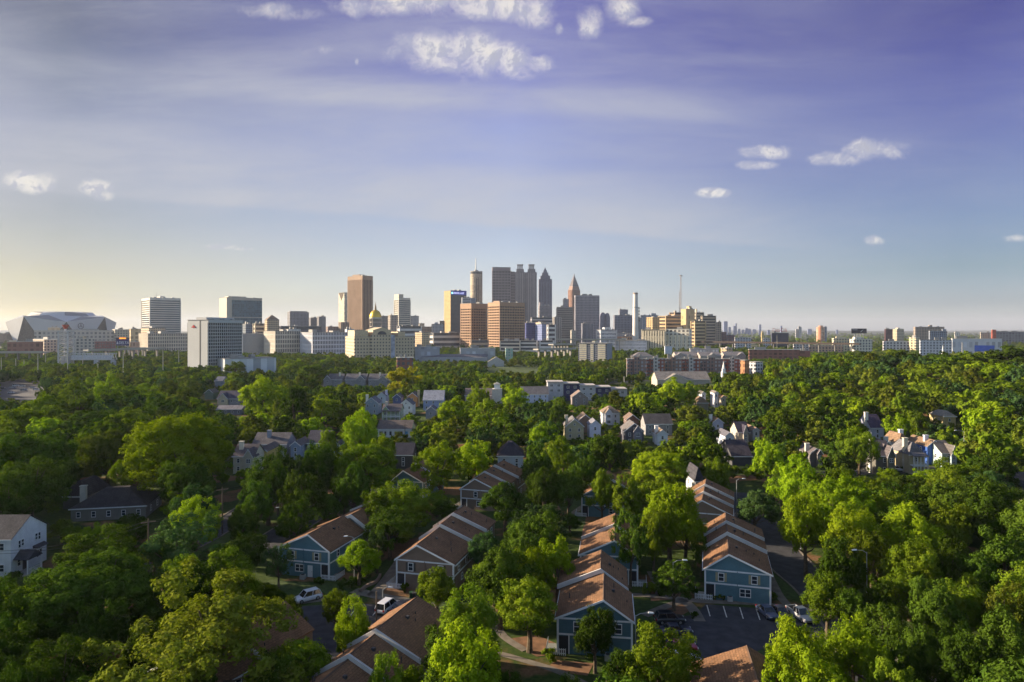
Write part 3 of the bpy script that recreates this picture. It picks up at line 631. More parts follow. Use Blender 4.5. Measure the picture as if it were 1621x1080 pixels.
def tower(label, xl, xc, xr, yt, d, th=30, style='punched', nf=20, nc=10, wall=(0.4, 0.38, 0.35), gl=(0.05, 0.06, 0.08), sz=None, name='office_tower',
          cat='tower', pent=None, mast=None, crown=0.0, litwall=None, rec=0.5, group='downtown buildings', ret=False, roofc=(0.3, 0.29, 0.28), foot=True, yb=None, fb=0.28, pr=0.2):
    """box building whose left (sunward) face spans xl..xc and front xc..xr in the picture"""
    x = (xc-CX)/F*d; g = gz(x, d); a = R(th)-0.55*math.atan2(x, d)
    ux, uy = math.cos(a), math.sin(a); vx, vy = -math.sin(a), math.cos(a)
    tr = (xr-CX)/F; tl = (xl-CX)/F
    W = (tr*d-x)/(ux-tr*uy)
    if xc <= xl+0.01: L = W*0.6
    else: L = max(4.0, min(120, (tl*d-x)/(vx-tl*vy)))
    base = -2.0 if yb is None else zat(yb, d)-g
    h = zat(yt, d)-g
    t = thing(name, label, cat, (x, d, g), a, group)
    wm = cmat('facade_wall', wall, rough=0.8, var=0.14, scale=0.04); gm = glass(gl)
    side = cmat('facade_wall', litwall, rough=0.8, var=0.12, scale=0.04) if litwall else wm
    hc = h*(1-crown)
    if style == 'punched':
        s = sz or (3.2, 3.6)
        MB().box(0, W, 0, L, base, h-0.5, winmat(wall, gl, s[0], s[1])).build('facade', t)
    elif style == 'bands':
        MB().box(rec, W-rec, rec, L-rec, base, h-0.6, gm).build('glazing', t)
        fh = (hc-0)/nf
        for k in range(nf):
            MB().box(0, W, 0, L, k*fh, k*fh+fh*0.45, wm).build('floor_band', t)
        if crown: MB().box(-0.2, W+0.2, -0.2, L+0.2, hc, h-0.7, wm).build('crown', t)
        for cx, cy in ((0, 0), (W, 0), (0, L), (W, L)):
            MB().box(cx-0.9, cx+0.9, cy-0.9, cy+0.9, base, hc, side).build('corner_pier', t)
    elif style in ('strips', 'grid'):
        MB().box(rec, W-rec, rec, L-rec, base, h-0.6, gm).build('glazing', t)
        bw = W/nc
        for k in range(nc+1):
            c = k*bw; MB().box(c-bw*pr, c+bw*pr, -0.25, rec, base, hc, wm).build('pier', t)
        nl = max(2, int(round(L/bw)))
        for k in range(nl+1):
            c = k*L/nl; MB().box(-0.25, rec, c-bw*pr*1.2, c+bw*pr*1.2, base, hc, side).build('pier', t)
            if k: MB().box(W-rec, W+0.25, c-bw*0.2, c+bw*0.2, base, hc, wm).build('pier', t)
        if style == 'grid':
            fh = hc/nf
            for k in range(nf): MB().box(0, W, 0, L, k*fh, k*fh+fh*fb, wm).build('floor_band', t)
        if crown: MB().box(-0.4, W+0.4, -0.4, L+0.4, hc, h-0.7, wm).build('crown', t)
    MB().box(-0.5, W+0.5, -0.5, L+0.5, h-0.45, h, cmat('tower_roof', roofc)).build('roof', t)
    rq = random.Random(int(xl*7+yt))
    if W > 12 and not pent and style != 'blank':
        for q in range(rq.randint(1, 3)):
            ax = rq.uniform(0.08, 0.7); bx = rq.uniform(0.08, 0.25)
            MB().box(W*ax, W*(ax+bx), L*0.3, L*0.6, h, h+rq.uniform(1.5, 4.5), cmat('rooftop_plant', (0.3, 0.29, 0.28))).build('rooftop_unit', t)
    if pent:
        px0, px1, dz = pent
        MB().box(W*px0, W*px1, L*0.25, L*0.75, h, h+dz, wm).build('penthouse', t)
        for k in range(3):
            ex = W*(0.15+0.3*k); MB().box(ex, ex+W*0.08, L*0.1, L*0.2, h, h+dz*0.4, METAL).build('rooftop_unit', t)
    if mast:
        MB().cyl(W*mast[0], L*0.5, h, h+mast[1], 0.8, 0.15, 6, METAL).build('mast', t)
    if foot: FOOT.append((x+W/2*ux, d+W/2*uy+L/2, max(W, L)*0.65))
    CLEAR.append((xl, yt, xr, min(yt+0.7*(h)*F/d, yt+45), d))
    LAND.append(((xl+xr)/2, yt+0.3*h*F/d, d, None))
    return (t, W, L, h) if ret else t

TAN = (0.46, 0.36, 0.26); CON = (0.50, 0.48, 0.45); WHT = (0.62, 0.62, 0.64); BRN = (0.26, 0.165, 0.115); GRY = (0.24, 0.24, 0.27); MAU = (0.26, 0.215, 0.225)
# ---- left
t, W, L, h = tower('pale slab tower ruled with thin horizontal bands, second tall one from the left', 224, 237.3, 285.8, 471, 1700, 25, 'bands', 22, wall=(0.56, 0.53, 0.50), pent=(0.4, 0.55, 5), mast=(0.35, 18), crown=0.05, ret=True)
tower('broad cream office block under the banded slab tower', 220, 234.5, 297, 528, 1250, 25, 'grid', 6, 22, wall=(0.56, 0.50, 0.42))
tower('tan stepped office base joined to the foot of the banded slab tower', 223, 236, 262, 519, 1350, 25, 'punched', wall=(0.50, 0.40, 0.28), sz=(4, 4))
tower('windowless sand coloured hall left of the banded slab tower', 205, 207, 224, 520.5, 1500, 25, 'punched', wall=(0.52, 0.40, 0.26), gl=(0.4, 0.3, 0.2), sz=(9, 9))
t, W, L, h = tower('tall white hotel slab with a dark square window grid and small red emblem', 297, 329.3, 383.6, 506, 700, 50, 'blank', wall=(0.45, 0.45, 0.46), ret=True, name='hotel_tower', cat='hotel', pent=(0.1, 0.9, 2.5))
wm = cmat('hotel_wall', (0.44, 0.45, 0.46), rough=0.75, var=0.06, scale=0.05)
MB().box(0.02, W, 0.6, L, -2, h-0.5, wm).build('wall', t)
gw = 2.3
for s in (0, 1):
    MB().box(0.0, W, 0.25 if s == 0 else L+0.01, 0.6 if s == 0 else L+0.25, 5.5, h-3.2, glass((0.012, 0.014, 0.018))).build('glazing', t)
for k in range(17):
    c = 0.6+(W-1.2)*k/16.0
    MB().box(c-0.26, c+0.26, -0.35, 0.3, 5.4, h-3.1, wm).build('fin', t)
for k in range(15):
    z = 5.4+(h-8.8)*k/14.0
    MB().box(0.01, W-0.01, -0.1, 0.6, z, z+0.85, wm).build('floor_band', t)
MB().box(0, W, -0.5, 0.6, h-3.1, h-0.46, wm).build('crown', t)
MB().box(0, W, -0.5, 0.6, -2, 3.2, wm).build('base', t)
MB().box(-0.15, 0.02, L*0.36, L*0.41, -2, h-1, DARKM).build('dark_slot', t)
b = MB(); RED = mat('sign_red', (0.45, 0.03, 0.03))
b.box(-0.5, -0.05, L*0.60, L*0.80, h-8.2, h-7.4, RED)
for q in range(3): b.box(-0.5, -0.05, L*(0.64+0.03*q), L*(0.76-0.03*q), h-7.4+q*0.7, h-6.72+q*0.7, RED)
b.build('emblem', t)
tower('low white hotel annex with flat roof beside the white hotel slab', 343, 356, 437, 568, 690, 25, 'punched', wall=(0.60, 0.61, 0.64), gl=(0.50, 0.52, 0.56), sz=(14, 30), name='hotel_annex', cat='hotel annex', group=None)
t, W, L, h = tower('broad blue glass tower with a concrete edge behind the white hotel', 347, 359, 415, 470.5, 1500, 28, 'blank', wall=(0.42, 0.38, 0.33), ret=True, pent=(0.1, 0.6, 3))
MB().box(0, W*0.14, 0, L, -2, h-0.5, cmat('facade_wall', (0.44, 0.40, 0.35))).build('wall', t)
MB().box(W*0.14, W, 0.4, L, -2, h-0.6, winmat((0.10, 0.16, 0.20), (0.05, 0.10, 0.14), 3.5, 4, 0.85, 0.85)).build('glass_facade', t)
for z in (h-6, h*0.62, h*0.4): MB().box(W*0.14, W, -0.1, 0.4, z, z+1.6 if z < h-7 else h-0.5, CONC).build('floor_band', t)
t, W, L, h = tower('tan office tower with a peaked pyramid roof and round arched front', 419, 423, 442, 506, 1350, 28, 'punched', wall=(0.50, 0.38, 0.25), sz=(3.5, 4), ret=True)
MB().frustum([(0,0),(W,0),(W,L),(0,L)], [(W*.45,L*.45),(W*.55,L*.45),(W*.55,L*.55),(W*.45,L*.55)], h, h+9, cmat('roof', (0.2, 0.14, 0.1))).build('pyramid_roof', t)
tower('cream wing with sloped green grey roof left of the peaked tan tower', 401, 404, 419, 512, 1380, 28, 'bands', 7, wall=(0.58, 0.50, 0.38), roofc=(0.3, 0.36, 0.33))
tower('grey slab with a thin roof frame right of the peaked tan tower', 455, 459, 489, 494, 1950, 25, 'punched', wall=(0.22, 0.22, 0.25), sz=(4, 4), pent=(0.05, 0.95, 3))
tower('twin round shouldered grey tower left of the tall brown strip tower, near half', 489.5, 492, 503, 503, 1900, 25, 'strips', 1, 6, wall=(0.30, 0.29, 0.31))
tower('twin round shouldered grey tower left of the tall brown strip tower, far half', 502, 505, 515.5, 501, 1880, 25, 'strips', 1, 6, wall=(0.33, 0.32, 0.34))
tower('long dark glass block with white roof edge below the grey slab', 443, 445, 509, 516, 1300, 20, 'bands', 4, wall=(0.12, 0.12, 0.15), roofc=(0.6, 0.6, 0.62))
tower('small dark blue glass block tucked behind the white hotel', 384, 389, 400, 513, 1200, 28, 'punched', wall=(0.16, 0.19, 0.23), sz=(3, 4))
tower('white garage block with vertical slats right of the white hotel', 383, 384, 418, 528, 1150, 10, 'strips', 1, 22, wall=(0.60, 0.60, 0.63))
tower('long cream and white office block in the middle of the white row', 418, 436, 475, 524, 1120, 30, 'grid', 6, 14, wall=(0.60, 0.55, 0.48))
tower('long white office block with deep window grid left of the tan arched block', 475, 495, 550, 526, 1100, 30, 'grid', 6, 22, wall=(0.62, 0.62, 0.68))
tower('white plant room on top of the long cream and white block', 452, 456, 476, 521, 1140, 28, 'punched', wall=(0.66, 0.63, 0.60), gl=(0.5, 0.5, 0.5), sz=(6, 9))
# ---- state towers
t, W, L, h = tower('tallest brown tower of the left group, ribbed with vertical strips', 550.5, 573.8, 590, 436, 2000, 42, 'strips', 26, 7, wall=(0.30, 0.205, 0.145), gl=(0.015, 0.014, 0.016), rec=1.4, pr=0.21, crown=0.06, ret=True, pent=(0.1, 0.6, 4))
t, W, L, h = tower('slim pale tower with a dark triangle at its top beside the tall brown tower', 536, 545, 550.4, 463, 2150, 32, 'punched', wall=(0.50, 0.46, 0.38), gl=(0.42, 0.39, 0.33), sz=(8, 5), ret=True)
MB().poly([(-0.4, L*0.05, h-1), (-0.4, L*0.95, h-1), (-0.4, L*0.5, h-26), (-0.1, L*0.05, h-1), (-0.1, L*0.95, h-1), (-0.1, L*0.5, h-26)], [(0,1,2),(5,4,3),(0,3,4,1),(1,4,5,2),(2,5,3,0)], glass((0.06, 0.05, 0.05))).build('glass_triangle', t)
tower('small tan ribbed building at the foot of the slim pale tower', 536, 540, 552, 510, 1700, 35, 'strips', 1, 5, wall=(0.44, 0.35, 0.28))
t, W, L, h = tower('stepped white banded tower right of the gold dome', 624, 631.3, 649.5, 471.5, 1900, 28, 'bands', 22, wall=(0.52, 0.48, 0.42), gl=(0.05, 0.07, 0.09), ret=True, crown=0.05)
MB().box(0, W*0.4, 0.3, L-0.2, h, h+10, cmat('facade_wall', (0.5, 0.44, 0.36))).build('upper_block', t)
tower('tan hotel block between the gold dome and the stepped white tower', 614, 618, 630, 499, 1600, 28, 'punched', wall=(0.36, 0.31, 0.27), sz=(4, 4))
tower('grey brown block directly behind the gold dome', 600, 604, 616, 500, 1850, 28, 'punched', wall=(0.30, 0.26, 0.24), sz=(4, 4))
tower('pale office block right of the stepped white tower', 649.5, 651, 663, 500, 2000, 20, 'punched', wall=(0.45, 0.45, 0.47), sz=(4, 4))
tower('low long white block in front of the stepped white tower', 629, 633, 667, 516, 1500, 20, 'bands', 5, wall=(0.62, 0.60, 0.60))
tower('grey institutional block left of the blue signed tower', 683, 686, 702, 513, 1900, 20, 'punched', wall=(0.40, 0.40, 0.44), sz=(4, 4), pent=(0.3, 0.5, 5))
tower('brown old brick block left of the grey institutional block', 662, 664, 683, 517, 1800, 20, 'punched', wall=(0.33, 0.24, 0.18), sz=(4, 4))
tower('tan low hotel block with two lit blocks in front of the grey institutional block', 657, 668, 680, 526, 1300, 35, 'punched', wall=(0.55, 0.42, 0.27), sz=(4, 4))
tower('cream low block left of the twin copper towers', 680, 686, 728, 527, 1650, 22, 'bands', 3, wall=(0.56, 0.52, 0.48))
tower('mauve brick block left of the slim pale tower', 516, 519, 536, 517, 1700, 25, 'punched', wall=(0.28, 0.20, 0.18), sz=(4, 4))
tower('white clad plant block in front of the tall brown strip tower', 546, 549, 561, 521, 1250, 25, 'punched', wall=(0.55, 0.58, 0.66), gl=(0.5, 0.5, 0.6), sz=(6, 6))
# capitol
x = (594.5-CX)/F*1450; d = 1450; g = gz(x, d); k = d/F
t = thing('domed_capitol', 'domed government building with gold dome and slender lantern', 'capitol', (x, d, g))
cwm = winmat((0.42, 0.36, 0.28), (0.06, 0.06, 0.07), 4, 5)
MB().box(-30*k, 24*k, -8*k, 8*k, -2, zat(522, d)-g, cwm).build('wall', t)
MB().extr_y([(-9*k, zat(522, d)-g), (9*k, zat(522, d)-g), (9*k, zat(520, d)-g), (0, zat(516, d)-g), (-9*k, zat(520, d)-g)], -9.5*k, 6*k, CONC).build('pediment', t)
z0 = zat(519, d)-g; z1 = zat(505, d)-g; z2 = zat(502.5, d)-g
MB().cyl(0, 0, z0-4, z1, 9.2*k, 9.2*k, 24, winmat((0.34, 0.30, 0.26), (0.05, 0.05, 0.06), 2.5, 9, 0.5, 0.8)).build('drum', t)
MB().cyl(0, 0, z1, z2, 10*k, 9.6*k, 24, CONC).build('cornice', t)
GOLD = mat('gold_leaf', (0.62, 0.42, 0.06), rough=0.42, metal=0.7, var=0.1)
b = MB(); n = 24; rings = []
for i in range(9):
    a = math.pi/2*i/8.5; rr = 9.3*k*math.cos(a); zz = z2+12.0*k*math.sin(a); rings.append([(rr*math.cos(2*math.pi*j/n), rr*math.sin(2*math.pi*j/n), zz) for j in range(n)])
for i in range(8): b.poly(rings[i]+rings[i+1], [(j, (j+1) % n, n+(j+1) % n, n+j) for j in range(n)], GOLD)
dm = b.build('dome', t)
for p in dm.data.polygons: p.use_smooth = True
zt = z2+11.5*k
MB().cyl(0, 0, zt, zt+6*k, 1.8*k, 1.4*k, 10, mat('lantern_bronze', (0.28, 0.20, 0.12))).cyl(0, 0, zt+6*k, zt+13*k, 0.9*k, 0.1*k, 8, mat('lantern_bronze', (0.28, 0.20, 0.12))).build('lantern', t)
LAND.append((594.5, 495, d, None)); CLEAR.append((570, 480, 620, 530, d))
# state offices with arch
t, W, L, h = tower('tan government block with a half round arch window on its raised centre', 546.7, 561, 655.6, 533, 950, 15, 'blank', wall=(0.52, 0.43, 0.31), ret=True, name='government_building', cat='building', foot=True)
TANW = cmat('facade_wall', (0.52, 0.42, 0.29)); TW = winmat((0.50, 0.41, 0.29), (0.06, 0.07, 0.09), 4.2, 4.6, 0.42, 0.42)
MB().box(0, W, 0, L, -2, h-0.5, TW).build('facade', t)
MB().box(W*0.27, W*0.62, -1.5, L*0.7, -2, h+3, TW).build('facade', t)
MB().box(W*0.0, W*0.22, -1.2, L*0.7, h, h+8.6, TANW).build('upper_block', t)
MB().box(W*0.72, W*0.84, -1.2, L*0.7, h, h+6.6, TANW).build('upper_block', t)
MB().extr_y([(W*0.30, h+3), (W*0.60, h+3), (W*0.60, h+9), (W*0.45, h+13), (W*0.30, h+9)], -1.7, L*0.7, TANW).build('gable', t)
n = 14; cxx = W*0.45; rr = W*0.075
b = MB(); pr = [(cxx+rr*math.cos(math.pi*i/n), h+2.6+rr*0.8*math.sin(math.pi*i/n)) for i in range(n+1)]
b.extr_y(list(reversed(pr)), -2.0, -1.69, glass((0.05, 0.06, 0.09))); b.build('arch_window', t)
MB().box(W*0.60, W*0.665, -1.8, 0, 1, h+2.2, glass((0.30, 0.34, 0.45))).build('glass_stair', t)
# ---- center
t, W, L, h = tower('gold and dark glass tower carrying a blue illuminated sign', 703, 713.3, 738.3, 459.7, 2100, 30, 'punched', wall=(0.50, 0.36, 0.18), gl=(0.10, 0.08, 0.05), sz=(4, 4), ret=True)
MB().box(0.3, W+0.2, -0.4, 0, -2, h-9, winmat((0.07, 0.075, 0.09), (0.03, 0.035, 0.045), 3, 4, 0.8, 0.6)).build('dark_glass_facade', t)
def emat(name, c, s):
    if name in MATS: return MATS[name]
    m = bpy.data.materials.new(name); nt, n, l = nodes_of(m); o = n.new('ShaderNodeOutputMaterial'); e = n.new('ShaderNodeEmission')
    e.inputs[0].default_value = (*c, 1); e.inputs[1].default_value = s; l.new(e.outputs[0], o.inputs[0]); MATS[name] = m; return m
sg = MB().box(0, W+0.2, -0.9, -0.42, h-14, h, mat('sign_blue', (0.03, 0.04, 0.33), rough=0.4)).build('sign', t)
lw = emat('sign_letters', (0.55, 0.60, 1.0), 0.9)
b = MB(); random.seed(5)
b.box(W*0.05, W*0.13, -1.2, -0.92, h-11, h-5, emat('sign_logo', (0.3, 0.9, 0.9), 0.9))
xx = W*0.17
for wd in (9, 1, 4):
    for k in range(wd):
        b.box(xx, xx+W*0.008, -1.2, -0.92, h-10.5, h-5.5, lw).box(xx+W*0.009, xx+W*0.03, -1.2, -0.92, h-(6.6 if k % 2 else 10.5), h-(5.5 if k % 2 else 9.6), lw)
        xx += W*0.044
    xx += W*0.03
b.build('lettering', sg)
tower('white framed roof block peeping above the left copper tower', 731, 732, 745, 471, 1950, 20, 'bands', 30, wall=(0.45, 0.47, 0.52))
tower('pale blue grey ribbed block beside the white framed roof block', 744, 745, 752.5, 472, 1960, 20, 'strips', 1, 5, wall=(0.36, 0.38, 0.48))
# cylinder hotel
d = 2350; x = (753.7-CX)/F*d; g = gz(x, d); k = d/F
t = thing('cylinder_tower', 'round cylindrical glass tower with a thin mast', 'tower', (x, d, g), 0, 'downtown buildings')
zt = zat(430, d)-g
MB().cyl(0, 0, -2, zt-9, 9.2*k, None, 32, winmat((0.44, 0.37, 0.28), (0.30, 0.25, 0.20), 3.5, 4, 0.7, 0.8)).build('facade', t)
MB().cyl(0, 0, zt-9, zt-2, 8.8*k, None, 32, glass((0.05, 0.05, 0.06))).build('restaurant_ring', t)
MB().cyl(0, 0, zt-2, zt, 9.4*k, None, 32, CONC).build('roof', t)
MB().cyl(0, 0, zt, zt+5, 4*k, 3*k, 16, CONC).build('penthouse', t)
MB().cyl(-0.5*k, 0, zt+5, zat(408, d)-g, 2.2, 0.8, 6, METAL).build('mast', t)
MB().box(6.5*k, 9.9*k, -4, 6, -2, zt+1, cmat('facade_wall', (0.30, 0.26, 0.23))).build('lift_shaft', t)
MB().box(0.6*k, 2.0*k, -9.25*k, -8*k, -2, zt-25, glass((0.05, 0.05, 0.06))).build('window_strip', t)
MB().box(3.6*k, 4.4*k, -8.9*k, -7*k, -2, zt-22, glass((0.05, 0.05, 0.06))).build('window_strip', t)
LAND.append((753.7, 450, d, None))
COP = (0.34, 0.215, 0.14)
tower('left one of the twin copper brown office towers', 729, 746, 772, 480, 1620, 40, 'grid', 15, 7, wall=COP, gl=(0.02, 0.014, 0.014), crown=0.12, rec=1.3, fb=0.5, pr=0.09)
tower('right one of the twin copper brown office towers', 772.5, 791, 830.3, 478, 1560, 33, 'grid', 16, 10, wall=COP, gl=(0.02, 0.014, 0.014), crown=0.09, rec=1.3, fb=0.5, pr=0.09, pent=(0.1, 0.2, 3))
tower('copper brown podium with open deck under the left copper tower', 744, 746, 773, 538.5, 1530, 20, 'bands', 2, wall=(0.50, 0.33, 0.22))
t, W, L, h = tower('tall mauve brown tower left of the twin crowned tower', 779, 779.5, 808, 423, 2250, 3, 'grid', 26, 12, wall=MAU, gl=(0.06, 0.05, 0.06), crown=0.05, ret=True)
tower('lower shoulder wing of the tall mauve brown tower', 806, 807, 815, 430, 2300, 8, 'grid', 25, 4, wall=MAU, gl=(0.06, 0.05, 0.06))
# twin crowned tower
d = 2420; k = d/F; x = (832-CX)/F*d; g = gz(x, d)
t = thing('twin_crowned_tower', 'twin towers with columned crowns joined by a lower body, highest on the skyline', 'tower', (x, d, g), 0, 'downtown buildings')
wf = winmat((0.33, 0.29, 0.29), (0.055, 0.055, 0.075), 4, 4, 0.55, 0.6); wl = cmat('facade_wall', (0.36, 0.315, 0.315))
MB().box(-4*k, 14.5*k, 0, 14*k, -2, zat(431.5, d)-g, wf).build('body', t)
for cx in (-8.6, 9.5):
    hs = zat(431 if cx < 0 else 431, d)-g
    MB().box((cx-8.5)*k, (cx+8.2)*k, -2*k, 14*k, -2, hs, wf).build('body', t)
    for q in (-5.5, -2.6, 0.4, 3.4): MB().box((cx+q)*k, (cx+q+0.9)*k, -2.35*k, -2*k, -2, hs-2, wl).build('pier', t)
    MB().box((cx-6)*k, (cx+6)*k, 0, 12*k, hs, hs+5*k, wf).build('shoulder', t)
    MB().box((cx-4.6)*k, (cx+4.6)*k, 1*k, 10*k, hs+5*k, zat(428, d)-g+1, wl).build('crown_base', t)
    z0 = zat(428, d)-g+1; z1 = zat(420, d)-g
    for q in (-3.6, -1.3, 1.0, 3.3):
        for r in (2, 8): MB().box((cx+q-0.85)*k, (cx+q+0.85)*k, r*k, (r+2.2)*k, z0, z1, wl).build('crown_column', t)
    MB().box((cx-4.8)*k, (cx+4.8)*k, 1.2*k, 9.8*k, z1, z1+1.6*k, wl).build('crown_roof', t)
LAND.append((832, 440, d, None))
# stepped tower
d = 2520; k = d/F; x = (863.5-CX)/F*d; g = gz(x, d)
t = thing('stepped_tower', 'dark blue grey tower stepping in to a small pointed turret', 'tower', (x, d, g), 0, 'downtown buildings')
wf = winmat((0.21, 0.21, 0.27), (0.06, 0.065, 0.10), 4, 4, 0.6, 0.6)
for w, yt in ((21, 442), (15.5, 436), (10, 431), (5.5, 427), (3, 424.5)):
    MB().box(-w/2*k, w/2*k, (12-w/2)*k, (12+w/2)*k, -2 if w > 20 else 380*0, zat(yt, d)-g, wf).build('tier', t) if w > 20 else MB().box(-w/2*k, w/2*k, (12-w/2)*k, (12+w/2)*k, zat(446, d)-g, zat(yt, d)-g, wf).build('tier', t)
MB().cyl(0, 12*k, zat(425, d)-g, zat(422.5, d)-g, 1.2*k, 0.2*k, 8, DARKM).build('turret', t)
for q in (-6.5, -2.2, 2.2, 6.5): MB().box((q-0.6)*k, (q+0.6)*k, 1.3*k, 1.55*k, -2, zat(446, d)-g, cmat('facade_wall', (0.2, 0.2, 0.26))).build('pier', t)
LAND.append((863.5, 445, d, None))
tower('small tan block with round turret at the foot of the twin crowned tower', 852, 854, 873, 484, 2000, 15, 'punched', wall=(0.28, 0.25, 0.27), sz=(4, 4), pent=(0.05, 0.3, 10))
tower('broad pale grey block below the stepped blue grey tower', 840, 842, 877, 502.5, 1850, 12, 'bands', 9, wall=(0.38, 0.36, 0.38))
tower('pale concrete block with strip front right of the broad pale grey block', 875, 878, 888, 502, 1800, 25, 'strips', 1, 4, wall=(0.40, 0.37, 0.36))
tower('dark blue glass block right of the right copper tower', 831, 833, 847, 511, 1500, 20, 'punched', wall=(0.07, 0.08, 0.20), gl=(0.03, 0.04, 0.14), sz=(3.5, 4))
tower('blue and tan glass block with a rounded lit top', 847, 858, 867, 513, 1480, 35, 'punched', wall=(0.20, 0.24, 0.42), gl=(0.06, 0.09, 0.2), sz=(3.5, 4))
tower('tan drum shaped roof block above the blue and tan glass block', 848, 855, 864, 510.5, 1700, 30, 'punched', wall=(0.58, 0.42, 0.28), gl=(0.4, 0.3, 0.22), sz=(5, 5))
tower('striped office block right of the blue and tan glass block', 866, 868, 879, 514, 1450, 20, 'bands', 6, wall=(0.60, 0.58, 0.58), gl=(0.05, 0.05, 0.08))
tower('sunlit parking deck striped white and dark, left end of the row of decks', 792, 792, 823, 539.8, 1260, -14, 'bands', 4, wall=(0.62, 0.54, 0.46), name='parking_deck', cat='parking deck')
tower('white striped parking deck in the middle of the row of decks', 823.5, 823.5, 850, 539, 1255, -14, 'bands', 4, wall=(0.60, 0.56, 0.55), name='parking_deck', cat='parking deck')
tower('white striped parking deck at the right end of the row of decks', 855, 855, 876, 539, 1240, -10, 'bands', 4, wall=(0.60, 0.58, 0.60), name='parking_deck', cat='parking deck')
tower('boxy grey tan tower left of the pyramid topped tower', 881, 882, 907, 486, 2000, 8, 'bands', 20, wall=(0.25, 0.225, 0.215), gl=(0.07, 0.07, 0.08), crown=0.04)
tower('slim pale tower behind the boxy grey tan tower', 891, 892, 900, 473.5, 2500, 8, 'punched', wall=(0.36, 0.33, 0.36), sz=(4, 4))
t, W, L, h = tower('reddish tower with a tall glass pyramid and spire', 899.7, 906, 918, 459, 2800, 42, 'strips', 1, 6, wall=(0.37, 0.19, 0.13), gl=(0.06, 0.045, 0.06), ret=True)
MB().frustum([(0,0),(W,0),(W,L),(0,L)], [(W*.1,L*.1),(W*.9,L*.1),(W*.9,L*.9),(W*.1,L*.9)], h, h+15, cmat('facade_wall', (0.30, 0.2, 0.17))).build('shoulder', t)
b = MB()
for i in range(9):
    s0 = 0.10+0.043*i; s1 = s0+0.012; z = h+15+i*5.4
    b.box(W*s0, W*(1-s0), L*s0, L*(1-s0), z, z+3.6, cmat('crown_metal', (0.24, 0.21, 0.23)))
    b.box(W*s1*1.15, W*(1-s1*1.15), L*s1*1.15, L*(1-s1*1.15), z+3.6, z+5.4, glass((0.05, 0.05, 0.07)))
b.build('pyramid_crown', t)
MB().cyl(W/2, L/2, h+63, zat(432.6, 2800)-gz(0, 2800), 3.0, 0.5, 8, METAL).build('spire', t)
tower('broad grey gridded tower in front of the pyramid topped tower', 909.5, 911, 948.6, 467.5, 2150, 10, 'grid', 28, 18, wall=(0.31, 0.295, 0.34), gl=(0.075, 0.075, 0.11), crown=0.03)
tower('small ribbed grey tower at the foot of the broad gridded tower', 920.5, 922, 938.6, 512, 1700, 10, 'strips', 1, 8, wall=(0.34, 0.34, 0.40))
tower('stepped grey tower with a narrow top right of the round domed pair', 971, 973, 1000.6, 499, 2300, 10, 'grid', 16, 12, wall=(0.24, 0.245, 0.30), gl=(0.07, 0.08, 0.11))
tower('narrow upper tier of the stepped grey tower behind the white chimney', 979.5, 981, 994, 490, 2420, 10, 'punched', wall=(0.26, 0.26, 0.31), sz=(4, 4))
for i, (cx, yt, w) in enumerate(((954.5, 494.5, 9.5), (961.5, 495.5, 8.5))):
    d = 2600; k = d/F; x = (cx-CX)/F*d; g = gz(x, d)
    t = thing('domed_tower', ('left one of the pair of round shouldered domed towers', 'right one of the pair, with a small spike beside its dome')[i], 'tower', (x, d, g), 0, 'downtown buildings')
    wf = winmat((0.22, 0.22, 0.30), (0.08, 0.08, 0.12), 4, 4); zt = zat(yt, d)-g
    MB().box(-w/2*k, w/2*k, 0, 10*k, -2, zt-9*k, wf).build('facade', t)
    pr = [(w/2*k*math.cos(math.pi*j/12), zt-9*k+9*k*math.sin(math.pi*j/12)) for j in range(13)]
    MB().extr_y(list(reversed(pr)), 0, 10*k, wf).build('vaulted_roof', t)
    if i: MB().cyl(2*k, 2*k, zt-4*k, zt+1*k, 2, 0.3, 6, METAL).build('spike', t)
tower('stepped white warehouse office left of the white chimney', 944.5, 951, 976, 522, 1500, 25, 'bands', 6, wall=(0.60, 0.59, 0.62), gl=(0.35, 0.35, 0.4), pent=(0.3, 0.7, 5))
tower('pale block with small windows just left of the white chimney base', 974, 976, 1001, 527, 1700, 12, 'punched', wall=(0.42, 0.42, 0.46), sz=(5, 5))
tower('grey blue block right of the white chimney', 1014, 1016, 1042, 499, 2200, 12, 'punched', wall=(0.30, 0.33, 0.40), sz=(4, 4), pent=(0.6, 0.9, 6))
tower('slim pale grey block touching the right side of the chimney', 1009, 1010, 1017, 503, 2100, 12, 'strips', 1, 4, wall=(0.40, 0.42, 0.48))
tower('orange brick plant building left of the chimney base', 977, 983, 1002, 532.5, 1550, 25, 'punched', wall=(0.48, 0.28, 0.17), sz=(6, 6))
tower('low white warehouse with gridded front below the chimney', 974, 974, 1023, 539, 1350, -12, 'grid', 4, 26, wall=(0.60, 0.60, 0.66), gl=(0.36, 0.38, 0.46))
# chimney
d = 1500; k = d/F; x = (1006-CX)/F*d; g = gz(x, d)
t = thing('chimney_stack', 'tall white tapering industrial chimney', 'chimney', (x, d, g))
MB().cyl(0, 0, -2, zat(466, d)-g, 5.1*k, 3.7*k, 24, mat('stack_paint', (0.60, 0.56, 0.54), var=0.12, scale=0.03)).build('shaft', t)
MB().cyl(0, 0, zat(466, d)-g, zat(463.5, d)-g, 3.9*k, 3.9*k, 24, mat('stack_rim', (0.3, 0.24, 0.2))).build('rim', t)
MB().cyl(0, 0, zat(487.5, d)-g, zat(486, d)-g, 4.3*k, 4.3*k, 24, METAL).build('platform', t)
LAND.append((1006, 500, d, None)); CLEAR.append((1000, 463, 1012, 535, d))
x = (1011.5-CX)/F*1530
t = thing('aerial_ladder', 'dark perforated mast standing close right of the white chimney', 'mast', (x, 1530, gz(x, 1530)))
b = MB(); z0 = 0; z1 = zat(486.5, 1530)-gz(x, 1530)
